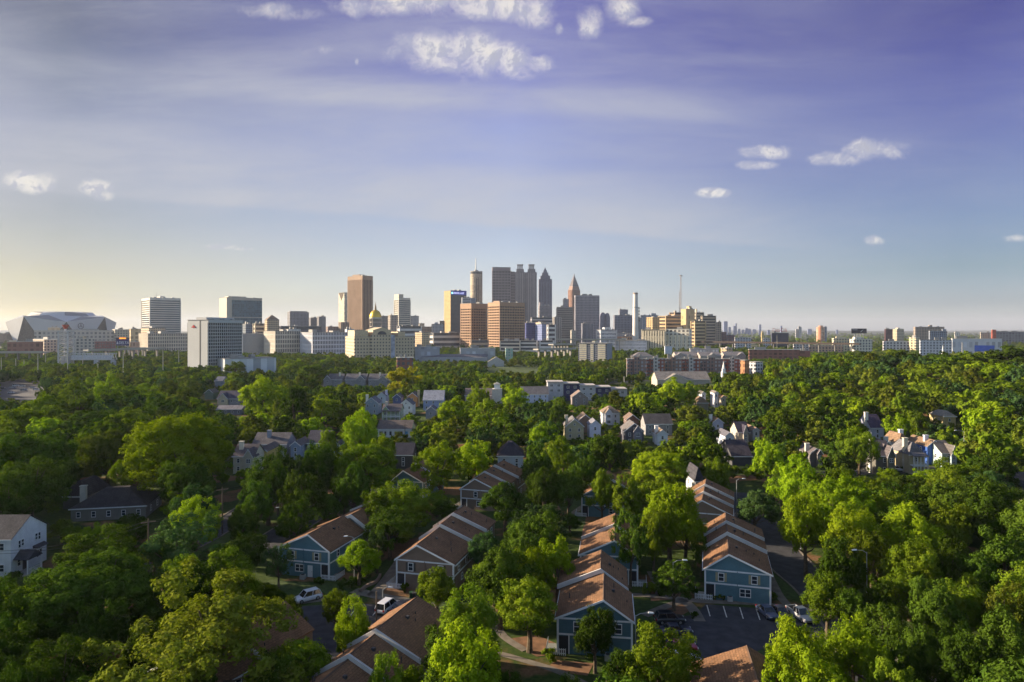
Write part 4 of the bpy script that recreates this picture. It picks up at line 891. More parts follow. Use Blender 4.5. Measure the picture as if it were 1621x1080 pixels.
for sx in (-1.4, 1.2): b.box(sx, sx+0.3, 0, 0.3, 0, z1, DARKM)
for q in range(int((z1-60)/7)): b.box(-1.0, 1.1, -0.4, 0.6, z1-4-q*7, z1-q*7, mat('mast_panel', (0.10, 0.09, 0.09)))
b.build('lattice', t)
# hospital
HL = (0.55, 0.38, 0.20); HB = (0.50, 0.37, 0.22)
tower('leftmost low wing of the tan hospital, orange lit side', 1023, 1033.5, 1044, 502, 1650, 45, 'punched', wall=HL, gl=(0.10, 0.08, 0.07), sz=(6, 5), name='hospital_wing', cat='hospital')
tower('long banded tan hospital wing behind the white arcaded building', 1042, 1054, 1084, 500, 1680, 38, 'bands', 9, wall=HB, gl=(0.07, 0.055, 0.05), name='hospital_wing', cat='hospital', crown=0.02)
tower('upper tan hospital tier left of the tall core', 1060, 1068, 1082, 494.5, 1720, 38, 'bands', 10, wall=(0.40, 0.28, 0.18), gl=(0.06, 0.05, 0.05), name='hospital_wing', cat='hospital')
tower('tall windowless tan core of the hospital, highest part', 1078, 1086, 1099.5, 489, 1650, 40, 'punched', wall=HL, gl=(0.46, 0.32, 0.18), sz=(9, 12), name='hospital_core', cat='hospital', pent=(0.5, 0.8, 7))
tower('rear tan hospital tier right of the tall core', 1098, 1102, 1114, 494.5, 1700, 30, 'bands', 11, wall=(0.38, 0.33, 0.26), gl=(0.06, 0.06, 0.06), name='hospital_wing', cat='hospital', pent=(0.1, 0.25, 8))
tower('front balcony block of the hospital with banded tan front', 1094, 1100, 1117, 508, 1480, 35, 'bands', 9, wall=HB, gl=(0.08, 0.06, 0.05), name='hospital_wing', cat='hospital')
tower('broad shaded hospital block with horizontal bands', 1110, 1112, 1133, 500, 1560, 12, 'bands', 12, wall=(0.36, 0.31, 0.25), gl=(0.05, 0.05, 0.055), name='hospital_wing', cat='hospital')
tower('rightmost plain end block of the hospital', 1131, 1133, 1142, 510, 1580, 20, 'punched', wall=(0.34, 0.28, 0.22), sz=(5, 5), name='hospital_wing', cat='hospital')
tower('small brick block right of the hospital end block', 1141, 1143, 1150, 525.5, 1700, 20, 'punched', wall=(0.26, 0.15, 0.13), sz=(4, 4))
t, W, L, h = tower('white arcaded building with hooded arches in front of the hospital', 1016, 1016, 1054, 521.5, 1350, -18, 'bands', 2, wall=(0.66, 0.58, 0.44), gl=(0.30, 0.27, 0.22), ret=True, name='arcaded_building', cat='building')
for q in range(9): MB().box(W*(0.03+q*0.108), W*(0.085+q*0.108), -1.5, 0.4, -2, h-3, cmat('arcade_pier', (0.68, 0.60, 0.46))).build('pier', t)
t, W, L, h = tower('right half of the white arcaded building, with tall V shaped supports', 1054, 1054, 1091, 520.5, 1340, -18, 'punched', wall=(0.66, 0.62, 0.54), gl=(0.14, 0.13, 0.13), sz=(8, 7), ret=True, name='arcaded_building', cat='building')
for q in range(6): MB().poly([(W*(0.04+q*0.165), -1.4, h*0.75), (W*(0.14+q*0.165), -1.4, h*0.75), (W*(0.09+q*0.165), -1.4, 2), (W*(0.04+q*0.165), -0.4, h*0.75), (W*(0.14+q*0.165), -0.4, h*0.75), (W*(0.09+q*0.165), -0.4, 2)], [(0,2,1),(3,4,5),(0,1,4,3),(1,2,5,4),(2,0,3,5)], cmat('arcade_pier', (0.68, 0.60, 0.46))).build('pier', t)
# mast
def lattice_mast(label, px, yt, d, w, disc=False):
    x = (px-CX)/F*d; g = gz(x, d); zt = zat(yt, d)-g
    t = thing('radio_mast', label, 'mast', (x, d, g)); b = MB(); m = mat('mast_paint', (0.30, 0.27, 0.27)); n = 14
    for k in range(3):
        a = 2*math.pi*k/3; p = (w*math.cos(a), w*math.sin(a)); b.tube((p[0], p[1], 0), (p[0]*0.7, p[1]*0.7, zt), 0.45, 0.35, 5, m)
        for q in range(n):
            a2 = 2*math.pi*(k+1)/3; f0 = q/n; f1 = (q+1)/n; s0 = 1-0.3*f0; s1 = 1-0.3*f1
            b.tube((p[0]*s0, p[1]*s0, zt*f0), (w*math.cos(a2)*s1, w*math.sin(a2)*s1, zt*f1), 0.25, None, 4, m)
    b.build('lattice', t)
    if disc: MB().cyl(0, 0, zt, zt+1.2, 5.5, 5.5, 16, m).cyl(0, 0, zt+1.3, zt+2.2, 3.0, 3.0, 12, m).build('antenna_ring', t)
    else: MB().cyl(0, 0, zt, zt+6, 0.5, 0.2, 6, m).build('antenna', t)
    LAND.append((px, yt+10, d, None))
lattice_mast('tall lattice radio mast with a round ring on top, behind the hospital', 1077.8, 437, 2000, 3.2, True)
lattice_mast('short faint second mast left of the ringed radio mast', 1075.4, 462, 2300, 1.6)
# mid distance
t, W, L, h = tower('cream banded apartment slab with two dark window bays, middle distance', 914.6, 914.6, 961, 543, 860, -22, 'blank', wall=(0.5, 0.47, 0.38), ret=True, name='apartment_slab', cat='apartment block', pent=(0.44, 0.54, 2.5), group=None)
MB().box(0.4, W-0.4, 0.4, L-0.4, -2, h-0.6, cmat('facade_wall', (0.26, 0.27, 0.32))).build('wall', t)
nf = 11
for k in range(nf):
    z = (h-0.8)*k/nf; zz = z+(h-0.8)/nf*0.62
    for a, b_ in ((0.06, 0.30), (0.44, 0.54), (0.69, 0.94)): MB().box(W*a, W*b_, 0, 0.4, z, zz, cmat('facade_wall', (0.50, 0.46, 0.36))).build('cream_panel', t)
    for a, b_ in ((0.32, 0.36), (0.375, 0.42), (0.56, 0.60), (0.625, 0.665), (0.01, 0.04), (0.955, 0.985)): MB().box(W*a, W*b_, 0.25, 0.39, z+0.6, z+2.1, PANE).build('window', t)
BK = (0.24, 0.085, 0.065)
segs = [(992, 1024, 567.5, (0.26, 0.17, 0.15), 'leftmost brick apartment block with pale top storey, right of the cream slab'), (1024, 1052, 567, BK, 'red brick apartment block with white bay windows, second from the left'),
        (1052, 1080, 567.5, (0.25, 0.16, 0.13), 'brown brick apartment block third from the left'), (1080, 1108, 567.5, BK, 'red brick apartment block with round gabled bay, left of the steeple'),
        (1108, 1146, 568, (0.22, 0.15, 0.14), 'brown brick apartment block directly behind the slender steeple'), (1146, 1172, 568, (0.26, 0.09, 0.07), 'red brick apartment block right of the steeple')]
for i, (a, b_, yt, c, lb) in enumerate(segs):
    t, W, L, h = tower(lb, a, a+0.5, b_-0.3, yt, 655, 3, 'punched', wall=c, gl=(0.33, 0.33, 0.36), sz=(3.4, 3.4), name='brick_apartment', cat='apartment block', group='brick apartment blocks', ret=True, roofc=(0.5, 0.46, 0.42))
    MB().box(W*0.35, W*0.62, -1.2, 0, -1, h+1.2, winmat((0.46, 0.43, 0.42) if i % 2 else c, (0.08, 0.09, 0.1), 3, 3.4)).build('bay', t)
    MB().box(W*0.05, W*0.25, -0.9, 0, -1, h-3.2, winmat(c, (0.08, 0.09, 0.1), 2.5, 3.4)).build('bay', t)
tower('white stuccoed end block right of the sunlit orange brick wall', 1184, 1196, 1207.5, 573, 640, 40, 'punched', wall=(0.45, 0.45, 0.48), sz=(3.5, 3.4), name='brick_apartment', cat='apartment block', group='brick apartment blocks')
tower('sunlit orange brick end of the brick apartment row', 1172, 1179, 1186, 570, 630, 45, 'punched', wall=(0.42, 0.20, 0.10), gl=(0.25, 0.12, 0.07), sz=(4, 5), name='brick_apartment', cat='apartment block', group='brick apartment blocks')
for i, (a, b_, ye, lb) in enumerate(((1066, 1104, 563, 'long grey pitched roof behind the brick apartments, left part'), (1104, 1142, 563.5, 'long grey pitched roof behind the brick apartments, middle part'), (1142, 1180, 563, 'long grey pitched roof behind the brick apartments, right part'))):
    house(lb, a, b_, ye, 8, 'S', 5.5, 26, (0.35, 0.3, 0.28), (0.21, 0.2, 0.215), cross=(-0.3, 0.1, 0.3)[i], group=HG, wins=False)
house('grey hipped roof clubhouse right of the cream slab', 1000, 1034, 564, 6, 'H', 6, 24, (0.3, 0.28, 0.28), (0.20, 0.19, 0.20), group=HG, wins=False)
tower('long low brick school with a white roof in front of the right woods', 1185, 1186, 1266, 553, 1000, 3, 'punched', wall=(0.24, 0.10, 0.08), gl=(0.16, 0.08, 0.07), sz=(7, 5), roofc=(0.72, 0.7, 0.68), name='school', cat='school', group=None)
tower('lower brick gym wing at the right end of the school', 1263, 1264, 1283, 555, 995, 3, 'punched', wall=(0.27, 0.11, 0.09), gl=(0.22, 0.1, 0.08), sz=(16, 12), roofc=(0.4, 0.36, 0.34), name='school', cat='school', group=None)
def low(label, xl, xr, yt, yb_d, c, sz=(6, 5), gl=(0.12, 0.12, 0.14), roofc=(0.62, 0.60, 0.57), xc=None, th=8, style='punched', **k):
    return tower(label, xl, (xl+0.6) if xc is None else xc, xr, yt, yb_d, th, style, wall=c, gl=gl, sz=sz, roofc=roofc, name=k.pop('name', 'low_building'), cat=k.pop('cat', 'building'), **k)
low('white roofed warehouse left of the dark sign building', 1163, 1189, 534.5, 1500, (0.50, 0.5, 0.54))
low('small pale shed between the obelisk and the dark sign building', 1208, 1219, 536, 1700, (0.55, 0.55, 0.56))
low('cream industrial block with jagged roof left of the billboard foot', 1317, 1345, 535.5, 1400, (0.60, 0.50, 0.33), xc=1320, th=20, pent=(0.2, 0.8, 3))
low('jagged white industrial block under the billboard', 1345, 1381, 537, 1250, (0.62, 0.58, 0.50), xc=1352, th=25, pent=(0.1, 0.5, 4))
low('flat white warehouse between the billboard and the cream lit block', 1398, 1440, 540, 1300, (0.55, 0.55, 0.56))
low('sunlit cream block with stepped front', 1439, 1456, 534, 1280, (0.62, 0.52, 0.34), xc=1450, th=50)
t = tower('dark red slab left of the cream towers at the right', 1400.7, 1402, 1412.5, 521, 2100, 8, 'bands', 12, wall=(0.12, 0.06, 0.07), gl=(0.04, 0.03, 0.04))
tower('cream stepped tower block right of the dark red slab', 1412.5, 1420, 1431, 521, 2200, 35, 'punched', wall=(0.50, 0.43, 0.30), sz=(5, 5), pent=(0.3, 0.6, 4))
tower('long brown grey slab of flats on the right horizon', 1446, 1449, 1495, 517.5, 2000, 12, 'punched', wall=(0.34, 0.27, 0.22), sz=(4.5, 4.5), pent=(0.5, 0.6, 5))
tower('blue grey new apartment block in front of the long brown slab', 1470, 1472, 1499, 524, 1500, 8, 'punched', wall=(0.24, 0.27, 0.34), sz=(4, 4), pent=(0.75, 0.98, 4))
tower('white gridded apartment block above the right woods', 1456, 1457, 1507, 538, 1060, 5, 'punched', wall=(0.46, 0.49, 0.56), gl=(0.14, 0.16, 0.2), sz=(4.5, 4.2), name='apartment_block', cat='apartment block')
t, W, L, h = low('long white warehouse with a blue stripe at the right', 1507, 1586, 536, 1200, (0.50, 0.52, 0.57), sz=(9, 16), gl=(0.42, 0.44, 0.5), ret=True)
MB().box(W*0.45, W*0.85, -0.35, 0, h*0.3, h*0.62, mat('blue_stripe', (0.05, 0.12, 0.5))).build('blue_stripe', t)
t, W, L, h = low('dark sports stand stretching to the right edge', 1568, 1640, 525, 2000, (0.17, 0.17, 0.19), sz=(8, 7), roofc=(0.2, 0.2, 0.22), ret=True, name='sports_stand', cat='stadium')
low('cream end of the sports stand with curved rim', 1552, 1568, 526.5, 2000, (0.5, 0.42, 0.32), name='sports_stand', cat='stadium')
low('red box perched on the sports stand', 1570, 1577, 521.8, 1980, (0.45, 0.10, 0.06), gl=(0.4, 0.1, 0.06), name='press_box', cat='press box')
low('small white domed shed on the right horizon', 1511, 1519, 525.5, 2300, (0.62, 0.6, 0.56), name='low_building')
low('brick block with dark roof on the far right of the hospital', 1150, 1163, 530, 1650, (0.2, 0.12, 0.12))
low('pale blue shed in front of the arcaded building', 1052, 1064, 548, 1150, (0.5, 0.55, 0.68), sz=(20, 20), gl=(0.45, 0.5, 0.6))
low('row of low offices with pale parapets behind the grey pitched roofs', 1092, 1138, 552, 1060, (0.38, 0.34, 0.36), sz=(5, 6), gl=(0.6, 0.58, 0.55))
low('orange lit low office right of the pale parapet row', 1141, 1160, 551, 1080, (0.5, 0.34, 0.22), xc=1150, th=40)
low('white roofed store in the right middle distance', 1256, 1282, 545, 1350, (0.5, 0.5, 0.52), roofc=(0.75, 0.73, 0.7))
low('long cream roofed store right of the white roofed store', 1281, 1335, 546.5, 1320, (0.46, 0.33, 0.25), roofc=(0.68, 0.6, 0.48))
low('long grey retaining hall with stair tower below the copper towers', 656, 696, 549, 1000, (0.34, 0.35, 0.40), sz=(9, 9), gl=(0.38, 0.4, 0.46))
low('long grey hall continuing below the copper towers', 728, 784, 551, 1010, (0.36, 0.37, 0.40), sz=(9, 9), gl=(0.40, 0.42, 0.46))
low('glass fronted stair pavilion with green tint below the copper towers', 800, 812, 551, 1000, (0.34, 0.42, 0.38), sz=(4, 4), gl=(0.2, 0.4, 0.34))
low('brick storage block among dark trees below the tan government block', 628, 654, 566, 700, (0.22, 0.09, 0.07), sz=(5, 5))
# far skyline
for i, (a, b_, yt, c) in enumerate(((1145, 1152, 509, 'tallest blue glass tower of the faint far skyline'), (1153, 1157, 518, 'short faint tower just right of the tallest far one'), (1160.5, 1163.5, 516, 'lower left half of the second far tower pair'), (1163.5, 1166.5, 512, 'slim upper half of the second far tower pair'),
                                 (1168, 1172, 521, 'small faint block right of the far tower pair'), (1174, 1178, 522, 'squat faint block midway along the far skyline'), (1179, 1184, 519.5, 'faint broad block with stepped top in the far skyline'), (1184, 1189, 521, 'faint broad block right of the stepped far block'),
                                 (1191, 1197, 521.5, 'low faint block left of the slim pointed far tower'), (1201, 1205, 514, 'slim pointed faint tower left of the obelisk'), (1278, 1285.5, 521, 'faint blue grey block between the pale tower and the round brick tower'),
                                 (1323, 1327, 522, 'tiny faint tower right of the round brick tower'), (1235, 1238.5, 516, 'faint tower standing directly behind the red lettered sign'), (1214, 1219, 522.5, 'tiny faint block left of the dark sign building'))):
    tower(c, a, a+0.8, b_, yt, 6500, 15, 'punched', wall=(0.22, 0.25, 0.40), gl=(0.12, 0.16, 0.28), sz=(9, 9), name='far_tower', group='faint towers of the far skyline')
tower('pale tower with stepped left side on the right horizon', 1263, 1264, 1269, 517.5, 3300, 12, 'punched', wall=(0.45, 0.45, 0.48), sz=(5, 5), name='far_tower')
tower('low left step of the pale tower on the right horizon', 1259, 1260, 1263, 521, 3300, 12, 'punched', wall=(0.42, 0.40, 0.42), sz=(5, 5), name='far_tower')
d = 2300; x = (1299-CX)/F*d; g = gz(x, d); k = d/F
t = thing('round_apartment_tower', 'round brick apartment tower with pale bays on the right horizon', 'tower', (x, d, g))
MB().cyl(0, 0, -2, zat(518, d)-g, 6.2*k, None, 20, winmat((0.42, 0.20, 0.13), (0.5, 0.42, 0.34), 8, 5, 0.5, 0.9)).build('facade', t)
MB().cyl(0, 0, zat(518, d)-g, zat(515.5, d)-g, 3.5*k, None, 16, cmat('facade_wall', (0.4, 0.25, 0.18))).build('penthouse', t)
MB().box(6*k, 10*k, 0, 6*k, -2, zat(517, d)-g, winmat((0.35, 0.36, 0.42), (0.1, 0.1, 0.14), 5, 5)).build('wing', t)
LAND.append((1299, 522, d, None))
d = 2100; x = (1207-CX)/F*d; t = thing('obelisk', 'slim sunlit yellow obelisk on the far right flats', 'obelisk', (x, d, gz(x, d)))
MB().box(-3.5, 3.5, -2, 2, -1, zat(527, d)-gz(x, d), cmat('obelisk', (0.55, 0.42, 0.2))).frustum([(-3.5,-2),(3.5,-2),(3.5,2),(-3.5,2)], [(-.3,-.3),(.3,-.3),(.3,.3),(-.3,.3)], zat(527, d)-gz(x, d), zat(523.5, d)-gz(x, d), cmat('obelisk', (0.55, 0.42, 0.2))).build('shaft', t)
# ---- text helper
def text(parent, s, size, loc, m, name='lettering', ex=0.15, rot=(R(90), 0, 0), sx=1.0):
    cu = bpy.data.curves.new('lettering', 'FONT'); cu.body = s; cu.size = size; cu.extrude = ex; cu.align_x = 'CENTER'; cu.resolution_u = 3
    o = bpy.data.objects.new('lettering', cu); col.objects.link(o)
    dg = bpy.context.evaluated_depsgraph_get(); me = bpy.data.meshes.new_from_object(o.evaluated_get(dg))
    bpy.data.objects.remove(o); me.materials.clear(); me.materials.append(m)
    q = link(name, me, parent, loc); q.rotation_euler = rot; q.scale = (sx, 1, 1)
    return q
# dark building with red script sign
t, W, L, h = tower('dark ribbed hall carrying a red scripted rooftop sign', 1221, 1222, 1248, 527, 1500, 4, 'strips', 1, 16, wall=(0.10, 0.11, 0.17), gl=(0.03, 0.035, 0.05), ret=True, name='sign_building', cat='building', group=None)
tx = text(t, 'Coca-Cola', 11.5, (W/2, 3, h+2.5), mat('sign_red_script', (0.42, 0.06, 0.05)), sx=0.62)
MB().box(1, W-1, 4.2, 4.4, h+1, h+1.4, METAL).box(1, W-1, 4.2, 4.4, h+9, h+9.4, METAL).build('sign_frame', t)
b = MB()
for q in range(9): b.box(1+(W-2.3)*q/8, 1.3+(W-2.3)*q/8, 4.41, 4.7, h, h+10, METAL)
b.build('sign_posts', t)
# billboard
d = 1450; x = (1360-CX)/F*d; g = gz(x, d); k = d/F
t = thing('billboard', 'wide black billboard on steel legs', 'billboard', (x, d, g)); zt = zat(520.3, d)-g; zb = zat(528, d)-g
pn = MB().box(-12*k, 12*k, 0, 1.2, zb, zt, mat('billboard_black', (0.018, 0.016, 0.03), rough=0.5)).build('panel', t)
b = MB(); lw = mat('billboard_white', (0.5, 0.5, 0.55))
xx = -10.5*k
for q in range(7): b.box(xx, xx+0.5*k, -0.3, -0.01, zb+5.2*k, zb+6.4*k, lw); b.box(xx+0.5*k, xx+0.9*k, -0.3, -0.01, zb+(5.2 if q % 2 else 6.0)*k, zb+(5.6 if q % 2 else 6.4)*k, lw); xx += 1.15*k
b.build('lettering', pn)
MB().poly([(1.5*k, -0.3, zb+2.0*k), (3.0*k, -0.3, zb+2.2*k), (7.5*k, -0.3, zb+6.6*k), (5.0*k, -0.3, zb+5.2*k), (1.5*k, -0.05, zb+2.0*k), (3.0*k, -0.05, zb+2.2*k), (7.5*k, -0.05, zb+6.6*k), (5.0*k, -0.05, zb+5.2*k)], [(0,1,2,3),(7,6,5,4),(0,4,5,1),(1,5,6,2),(2,6,7,3),(3,7,4,0)], lw).build('emblem', pn)
b = MB()
for q in (-7, -2.5, 2.5, 7): b.box(q*k-0.7, q*k+0.7, 0.2, 1.6, 0, zb, METAL)
b.build('legs', t)
LAND.append((1360, 524, d, None)); CLEAR.append((1346, 518, 1374, 534, d))
# airline sign
d = 1150; x = (194.5-CX)/F*d; g = gz(x, d); k = d/F
t = thing('airline_billboard', 'navy billboard with large pale letters under an orange message strip', 'billboard', (x, d, g)); zt = zat(535, d)-g; zb = zat(547, d)-g
pn = MB().box(-11*k, 10*k, 0, 1.2, zb, zt-2.0*k, mat('billboard_navy', (0.012, 0.02, 0.13), rough=0.5)).build('panel', t)
MB().box(-11*k, 10*k, 0.05, 1.25, zt-1.99*k, zt+0.4*k, mat('billboard_black', (0.02, 0.02, 0.03))).build('top_panel', t)
MB().box(-5.5*k, 4.8*k, -0.3, 0.04, zt-1.7*k, zt+0.2*k, emat('message_strip', (1.0, 0.28, 0.03), 0.9)).build('message_strip', t)
tx = text(pn, 'DELTA', 6.2*k, (1.6*k, -0.1, zb+2.2*k), mat('billboard_letter', (0.62, 0.65, 0.75)), sx=0.85)
MB().poly([(-9.8*k, -0.3, zb+2.2*k), (-7.2*k, -0.3, zb+2.2*k), (-8.5*k, -0.3, zb+6.8*k), (-9.8*k, -0.02, zb+2.2*k), (-7.2*k, -0.02, zb+2.2*k), (-8.5*k, -0.02, zb+6.8*k)], [(0,1,2),(5,4,3),(0,3,4,1),(1,4,5,2),(2,5,3,0)], mat('billboard_letter', (0.62, 0.65, 0.75))).build('emblem', pn)
MB().box(-9*k, -8*k, 0.3, 1.1, 0, zb, METAL).box(7*k, 8*k, 0.3, 1.1, 0, zb, METAL).build('legs', t)
LAND.append((194, 541, d, None)); CLEAR.append((180, 533, 210, 552, d))
# left low buildings
low('long pale arcaded convention hall in front of the stadium', 52, 182, 523, 1650, (0.46, 0.42, 0.38), sz=(9, 9), gl=(0.20, 0.19, 0.19), xc=54, th=4)
low('sand coloured plant rooms on the roof of the convention hall', 75, 95, 518.5, 1700, (0.40, 0.34, 0.26), sz=(9, 9), gl=(0.3, 0.26, 0.2))
low('tan office block with lit end, left of the lattice tower', 48, 94, 537.5, 1200, (0.50, 0.40, 0.31), sz=(5, 5), xc=70, th=30)
low('low red brick market building at the far left', 11, 68, 541, 1150, (0.26, 0.12, 0.09), sz=(8, 9), gl=(0.2, 0.09, 0.07))
low('low pale block left of the red brick market building', 14, 25, 539, 1250, (0.55, 0.45, 0.3), sz=(8, 9))
low('pale office block with punched windows and small dome right of the lattice tower', 114, 149, 536.5, 1180, (0.46, 0.42, 0.38), sz=(6, 5.5))
low('round tan cupola behind the punched pale office block', 125, 137, 532, 1300, (0.5, 0.42, 0.3), sz=(8, 8), gl=(0.42, 0.35, 0.26))
low('long dark red brick terrace left of the navy billboard', 149, 183, 540, 1250, (0.20, 0.09, 0.09), sz=(4, 5))
low('pink brick block right of the navy billboard', 205, 221, 541, 1200, (0.52, 0.32, 0.24), sz=(5, 9), gl=(0.45, 0.28, 0.2))
low('tan apartment block between the stadium and the banded slab tower', 178, 206, 521.5, 1700, (0.44, 0.38, 0.30), sz=(6, 6), xc=182, th=20)
low('long dark warehouse at the far left horizon', -30, 48, 528, 2000, (0.22, 0.16, 0.13), sz=(20, 20), gl=(0.2, 0.15, 0.12), roofc=(0.3, 0.25, 0.22))
# filler city blocks
FL = [(586, 600, 512), (604, 612, 507), (662, 672, 512), (696, 704, 508), (868, 876, 520), (888, 898, 516), (903, 912, 523), (925, 936, 526), (938, 950, 528), (996, 1006, 527), (888, 908, 529), (908, 922, 531), (1000, 1012, 534), (560, 576, 525), (700, 716, 531), (388, 402, 520)]
NM = ['grey', 'tan', 'cream', 'brown']
PL = ['just behind the gold dome', 'right of the gold dome', 'left of the blue signed tower', 'touching the left side of the blue signed tower', 'below the stepped blue grey tower', 'at the foot of the boxy grey tan tower', 'at the foot of the pyramid topped tower', 'at the foot of the ribbed grey tower', 'below the broad gridded tower', 'left of the chimney', 'low in front of the boxy grey tan tower', 'low right of the striped office block', 'low behind the chimney base', 'in front of the tall brown strip tower', 'low in front of the blue signed tower', 'behind the white hotel']
for i, (a, b_, yt) in enumerate(FL):
    c = ((0.33, 0.33, 0.36), (0.42, 0.34, 0.27), (0.52, 0.48, 0.42), (0.3, 0.2, 0.16))[i % 4]
    tower('small %s city block %s' % (NM[i % 4], PL[i]), a, a+(b_-a)*0.2, b_, yt, 1900+(i*137) % 400, 22, 'punched', wall=c, sz=(4, 4), name='city_block', cat='building')
# cauldron tower and bridge
d = 830; x = (104.5-CX)/F*d; g = gz(x, d); k = d/F
LT = mat('lattice_paint', (0.50, 0.50, 0.52))
t = thing('lattice_tower', 'open white lattice tower topped by a red cauldron', 'tower', (x, d, g)); zt = zat(524, d)-g
b = MB(); w = 7.2*k
for a, c in ((-1,-1),(1,-1),(1,1),(-1,1)):
    b.box(a*w-0.7, a*w+0.7, c*w-0.7, c*w+0.7, 0, zt, LT)
b.build('posts', t)
nl = 9
for q in range(nl):
    z = zt*(q+1)/nl; bb = MB()
    bb.box(-w-0.9, w+0.9, -w-0.9, w+0.9, z-1.0, z-0.4, LT).build('deck', t)
    if q < nl-1:
        br = MB(); z2 = zt*(q+2)/nl
        for s in (-1, 1):
            br.tube((-w, s*w, z), (w, s*w, z2-1), 0.35, None, 5, LT).tube((w, s*w, z), (-w, s*w, z2-1), 0.35, None, 5, LT).tube((s*w, -w, z), (s*w, w, z2-1), 0.35, None, 5, LT)
        br.build('bracing', t)
MB().box(-w*0.8, -w*0.1, -w*0.5, w*0.5, 0, zt*0.33, mat('grey_panel', (0.48, 0.5, 0.55))).box(w*0.1, w*0.8, -w*0.5, w*0.5, 0, zt*0.33, mat('grey_panel', (0.48, 0.5, 0.55))).build('lift_shaft', t)
MB().cyl(-w*0.1, 0, zt, zt+2.5, 1.0, 1.2, 10, LT).cyl(-w*0.1, 0, zt+2.5, zt+7.5, 1.6, 3.8, 12, mat('cauldron_red', (0.30, 0.05, 0.03))).build('cauldron', t)
FOOT.append((x, d, 12)); CLEAR.append((94, 515, 116, 574, d)); LAND.append((104, 545, d, None))
t = thing('truss_bridge', 'pale steel truss footbridge leading right from the lattice tower', 'bridge', (x, d, g))
z0 = zat(570, d)-g; z1 = zat(559, d)-g; X0 = w+1.0; X1 = X0+70*k
b = MB()
for s in (-3, 3):
    b.box(X0, X1, s-0.3, s+0.3, z0, z0+1.5, LT).box(X0, X1, s-0.3, s+0.3, z1-0.7, z1, LT)
b.build('deck_truss', t)
br = MB(); n = 18
for q in range(n):
    a = X0+(X1-X0)*q/n; c = X0+(X1-X0)*(q+1)/n
    for s in (-3, 3): br.tube((a, s, z0+1), (c, s, z1) if q % 2 else (a, s, z1), 0.28, None, 5, LT).tube((a, s, z1) if q % 2 else (c, s, z0+1), (c, s, z0+1) if q % 2 else (a, s, z1), 0.28, None, 5, LT)
br.build('bracing', t)
MB().box(X0, X1, -2.6, 2.6, z0+0.4, z0+0.9, CONC).box(X0+2, X1-2, -3.4, -3.31, z0+1.6, z0+(z1-z0)*0.7, mat('grey_panel', (0.48, 0.5, 0.55))).build('deck', t)
for q in (0.55, 0.6, 0.93, 0.97): MB().box(X0+(X1-X0)*q-1.2, X0+(X1-X0)*q+1.2, -2, 2, -1, z0, mat('grey_panel', (0.48, 0.5, 0.55))).build('pillar', t)
CLEAR.append((115, 556, 186, 574, d)); LAND.append((150, 563, d, None))
# stadium
d = 1950; x = (99-CX)/F*(d+150); g = gz(x, d); k = d/F
t = thing('stadium', 'angular white and glass stadium with folded roof petals at the far left', 'stadium', (x, d+150, g))
SW = mat('stadium_panel', (0.40, 0.42, 0.47), rough=0.35, var=0.06, scale=0.02); SG = glass((0.07, 0.075, 0.08), 0.2); SR = mat('stadium_roof', (0.20, 0.20, 0.225), rough=0.5, var=0.1, scale=0.02)
n = 8; rb = 74*k; rt = 84*k; zt = zat(505.5, d)-g; zc = zat(499, d)-g
def ring(r, z, o): return [(r*math.cos(2*math.pi*(i+o)/n), 0.8*r*math.sin(2*math.pi*(i+o)/n), z if not isinstance(z, tuple) else z[i % 2]) for i in range(n)]
B_ = ring(rb*1.02, -2, 0.2); T_ = ring(rt, (zt-7, zt+9), 0.7); M_ = ring(64*k, (zt+14, zt+10), 0.2); C0 = ring(54*k, zt+10, 0.7); C1 = ring(46*k, (zt+24, zt+20), 0.7); C2 = ring(30*k, zt+25, 0.2)
for i in range(n):
    j = (i+1) % n
    MB().poly([B_[i], B_[j], T_[i]], [(0, 1, 2)], SG).build('glass_triangle', t)
    MB().poly([B_[j], T_[j], T_[i]], [(0, 1, 2)], SW).build('wall_panel', t)
    MB().poly([T_[i], T_[j], M_[j]], [(0, 1, 2)], SR).build('roof_petal', t)
    MB().poly([T_[i], M_[j], M_[i]], [(0, 1, 2)], SW).build('roof_petal', t)
    MB().poly([C0[i], C0[j], C1[j], C1[i]], [(0, 1, 2, 3)], SW if i % 2 else SR).build('crown_panel', t)
    MB().poly([C1[i], C1[j], C2[j]], [(0, 1, 2)], SR).poly([C1[i], C2[j], C2[i]], [(0, 1, 2)], SW).build('crown_roof', t)
MB().poly(C2, [tuple(range(n))], SR).poly(M_, [tuple(range(n))], SR).build('roof', t)
# emblem: ring with three spokes on the front facet
b = MB(); er = 4.6*k; ex, ey, ez = 112, -88, zat(516, d)-g
for i in range(24):
    a0, a1 = 2*math.pi*i/24, 2*math.pi*(i+1)/24
    b.tube((ex+er*math.cos(a0), ey, ez+er*math.sin(a0)), (ex+er*math.cos(a1), ey, ez+er*math.sin(a1)), 0.9, None, 5, DARKM)
for a in (90, 210, 330): b.tube((ex, ey, ez), (ex+er*math.cos(R(a)), ey, ez+er*math.sin(R(a))), 1.2, 0.5, 5, DARKM)
b.build('emblem', t)
LAND.append((99, 510, d, None))
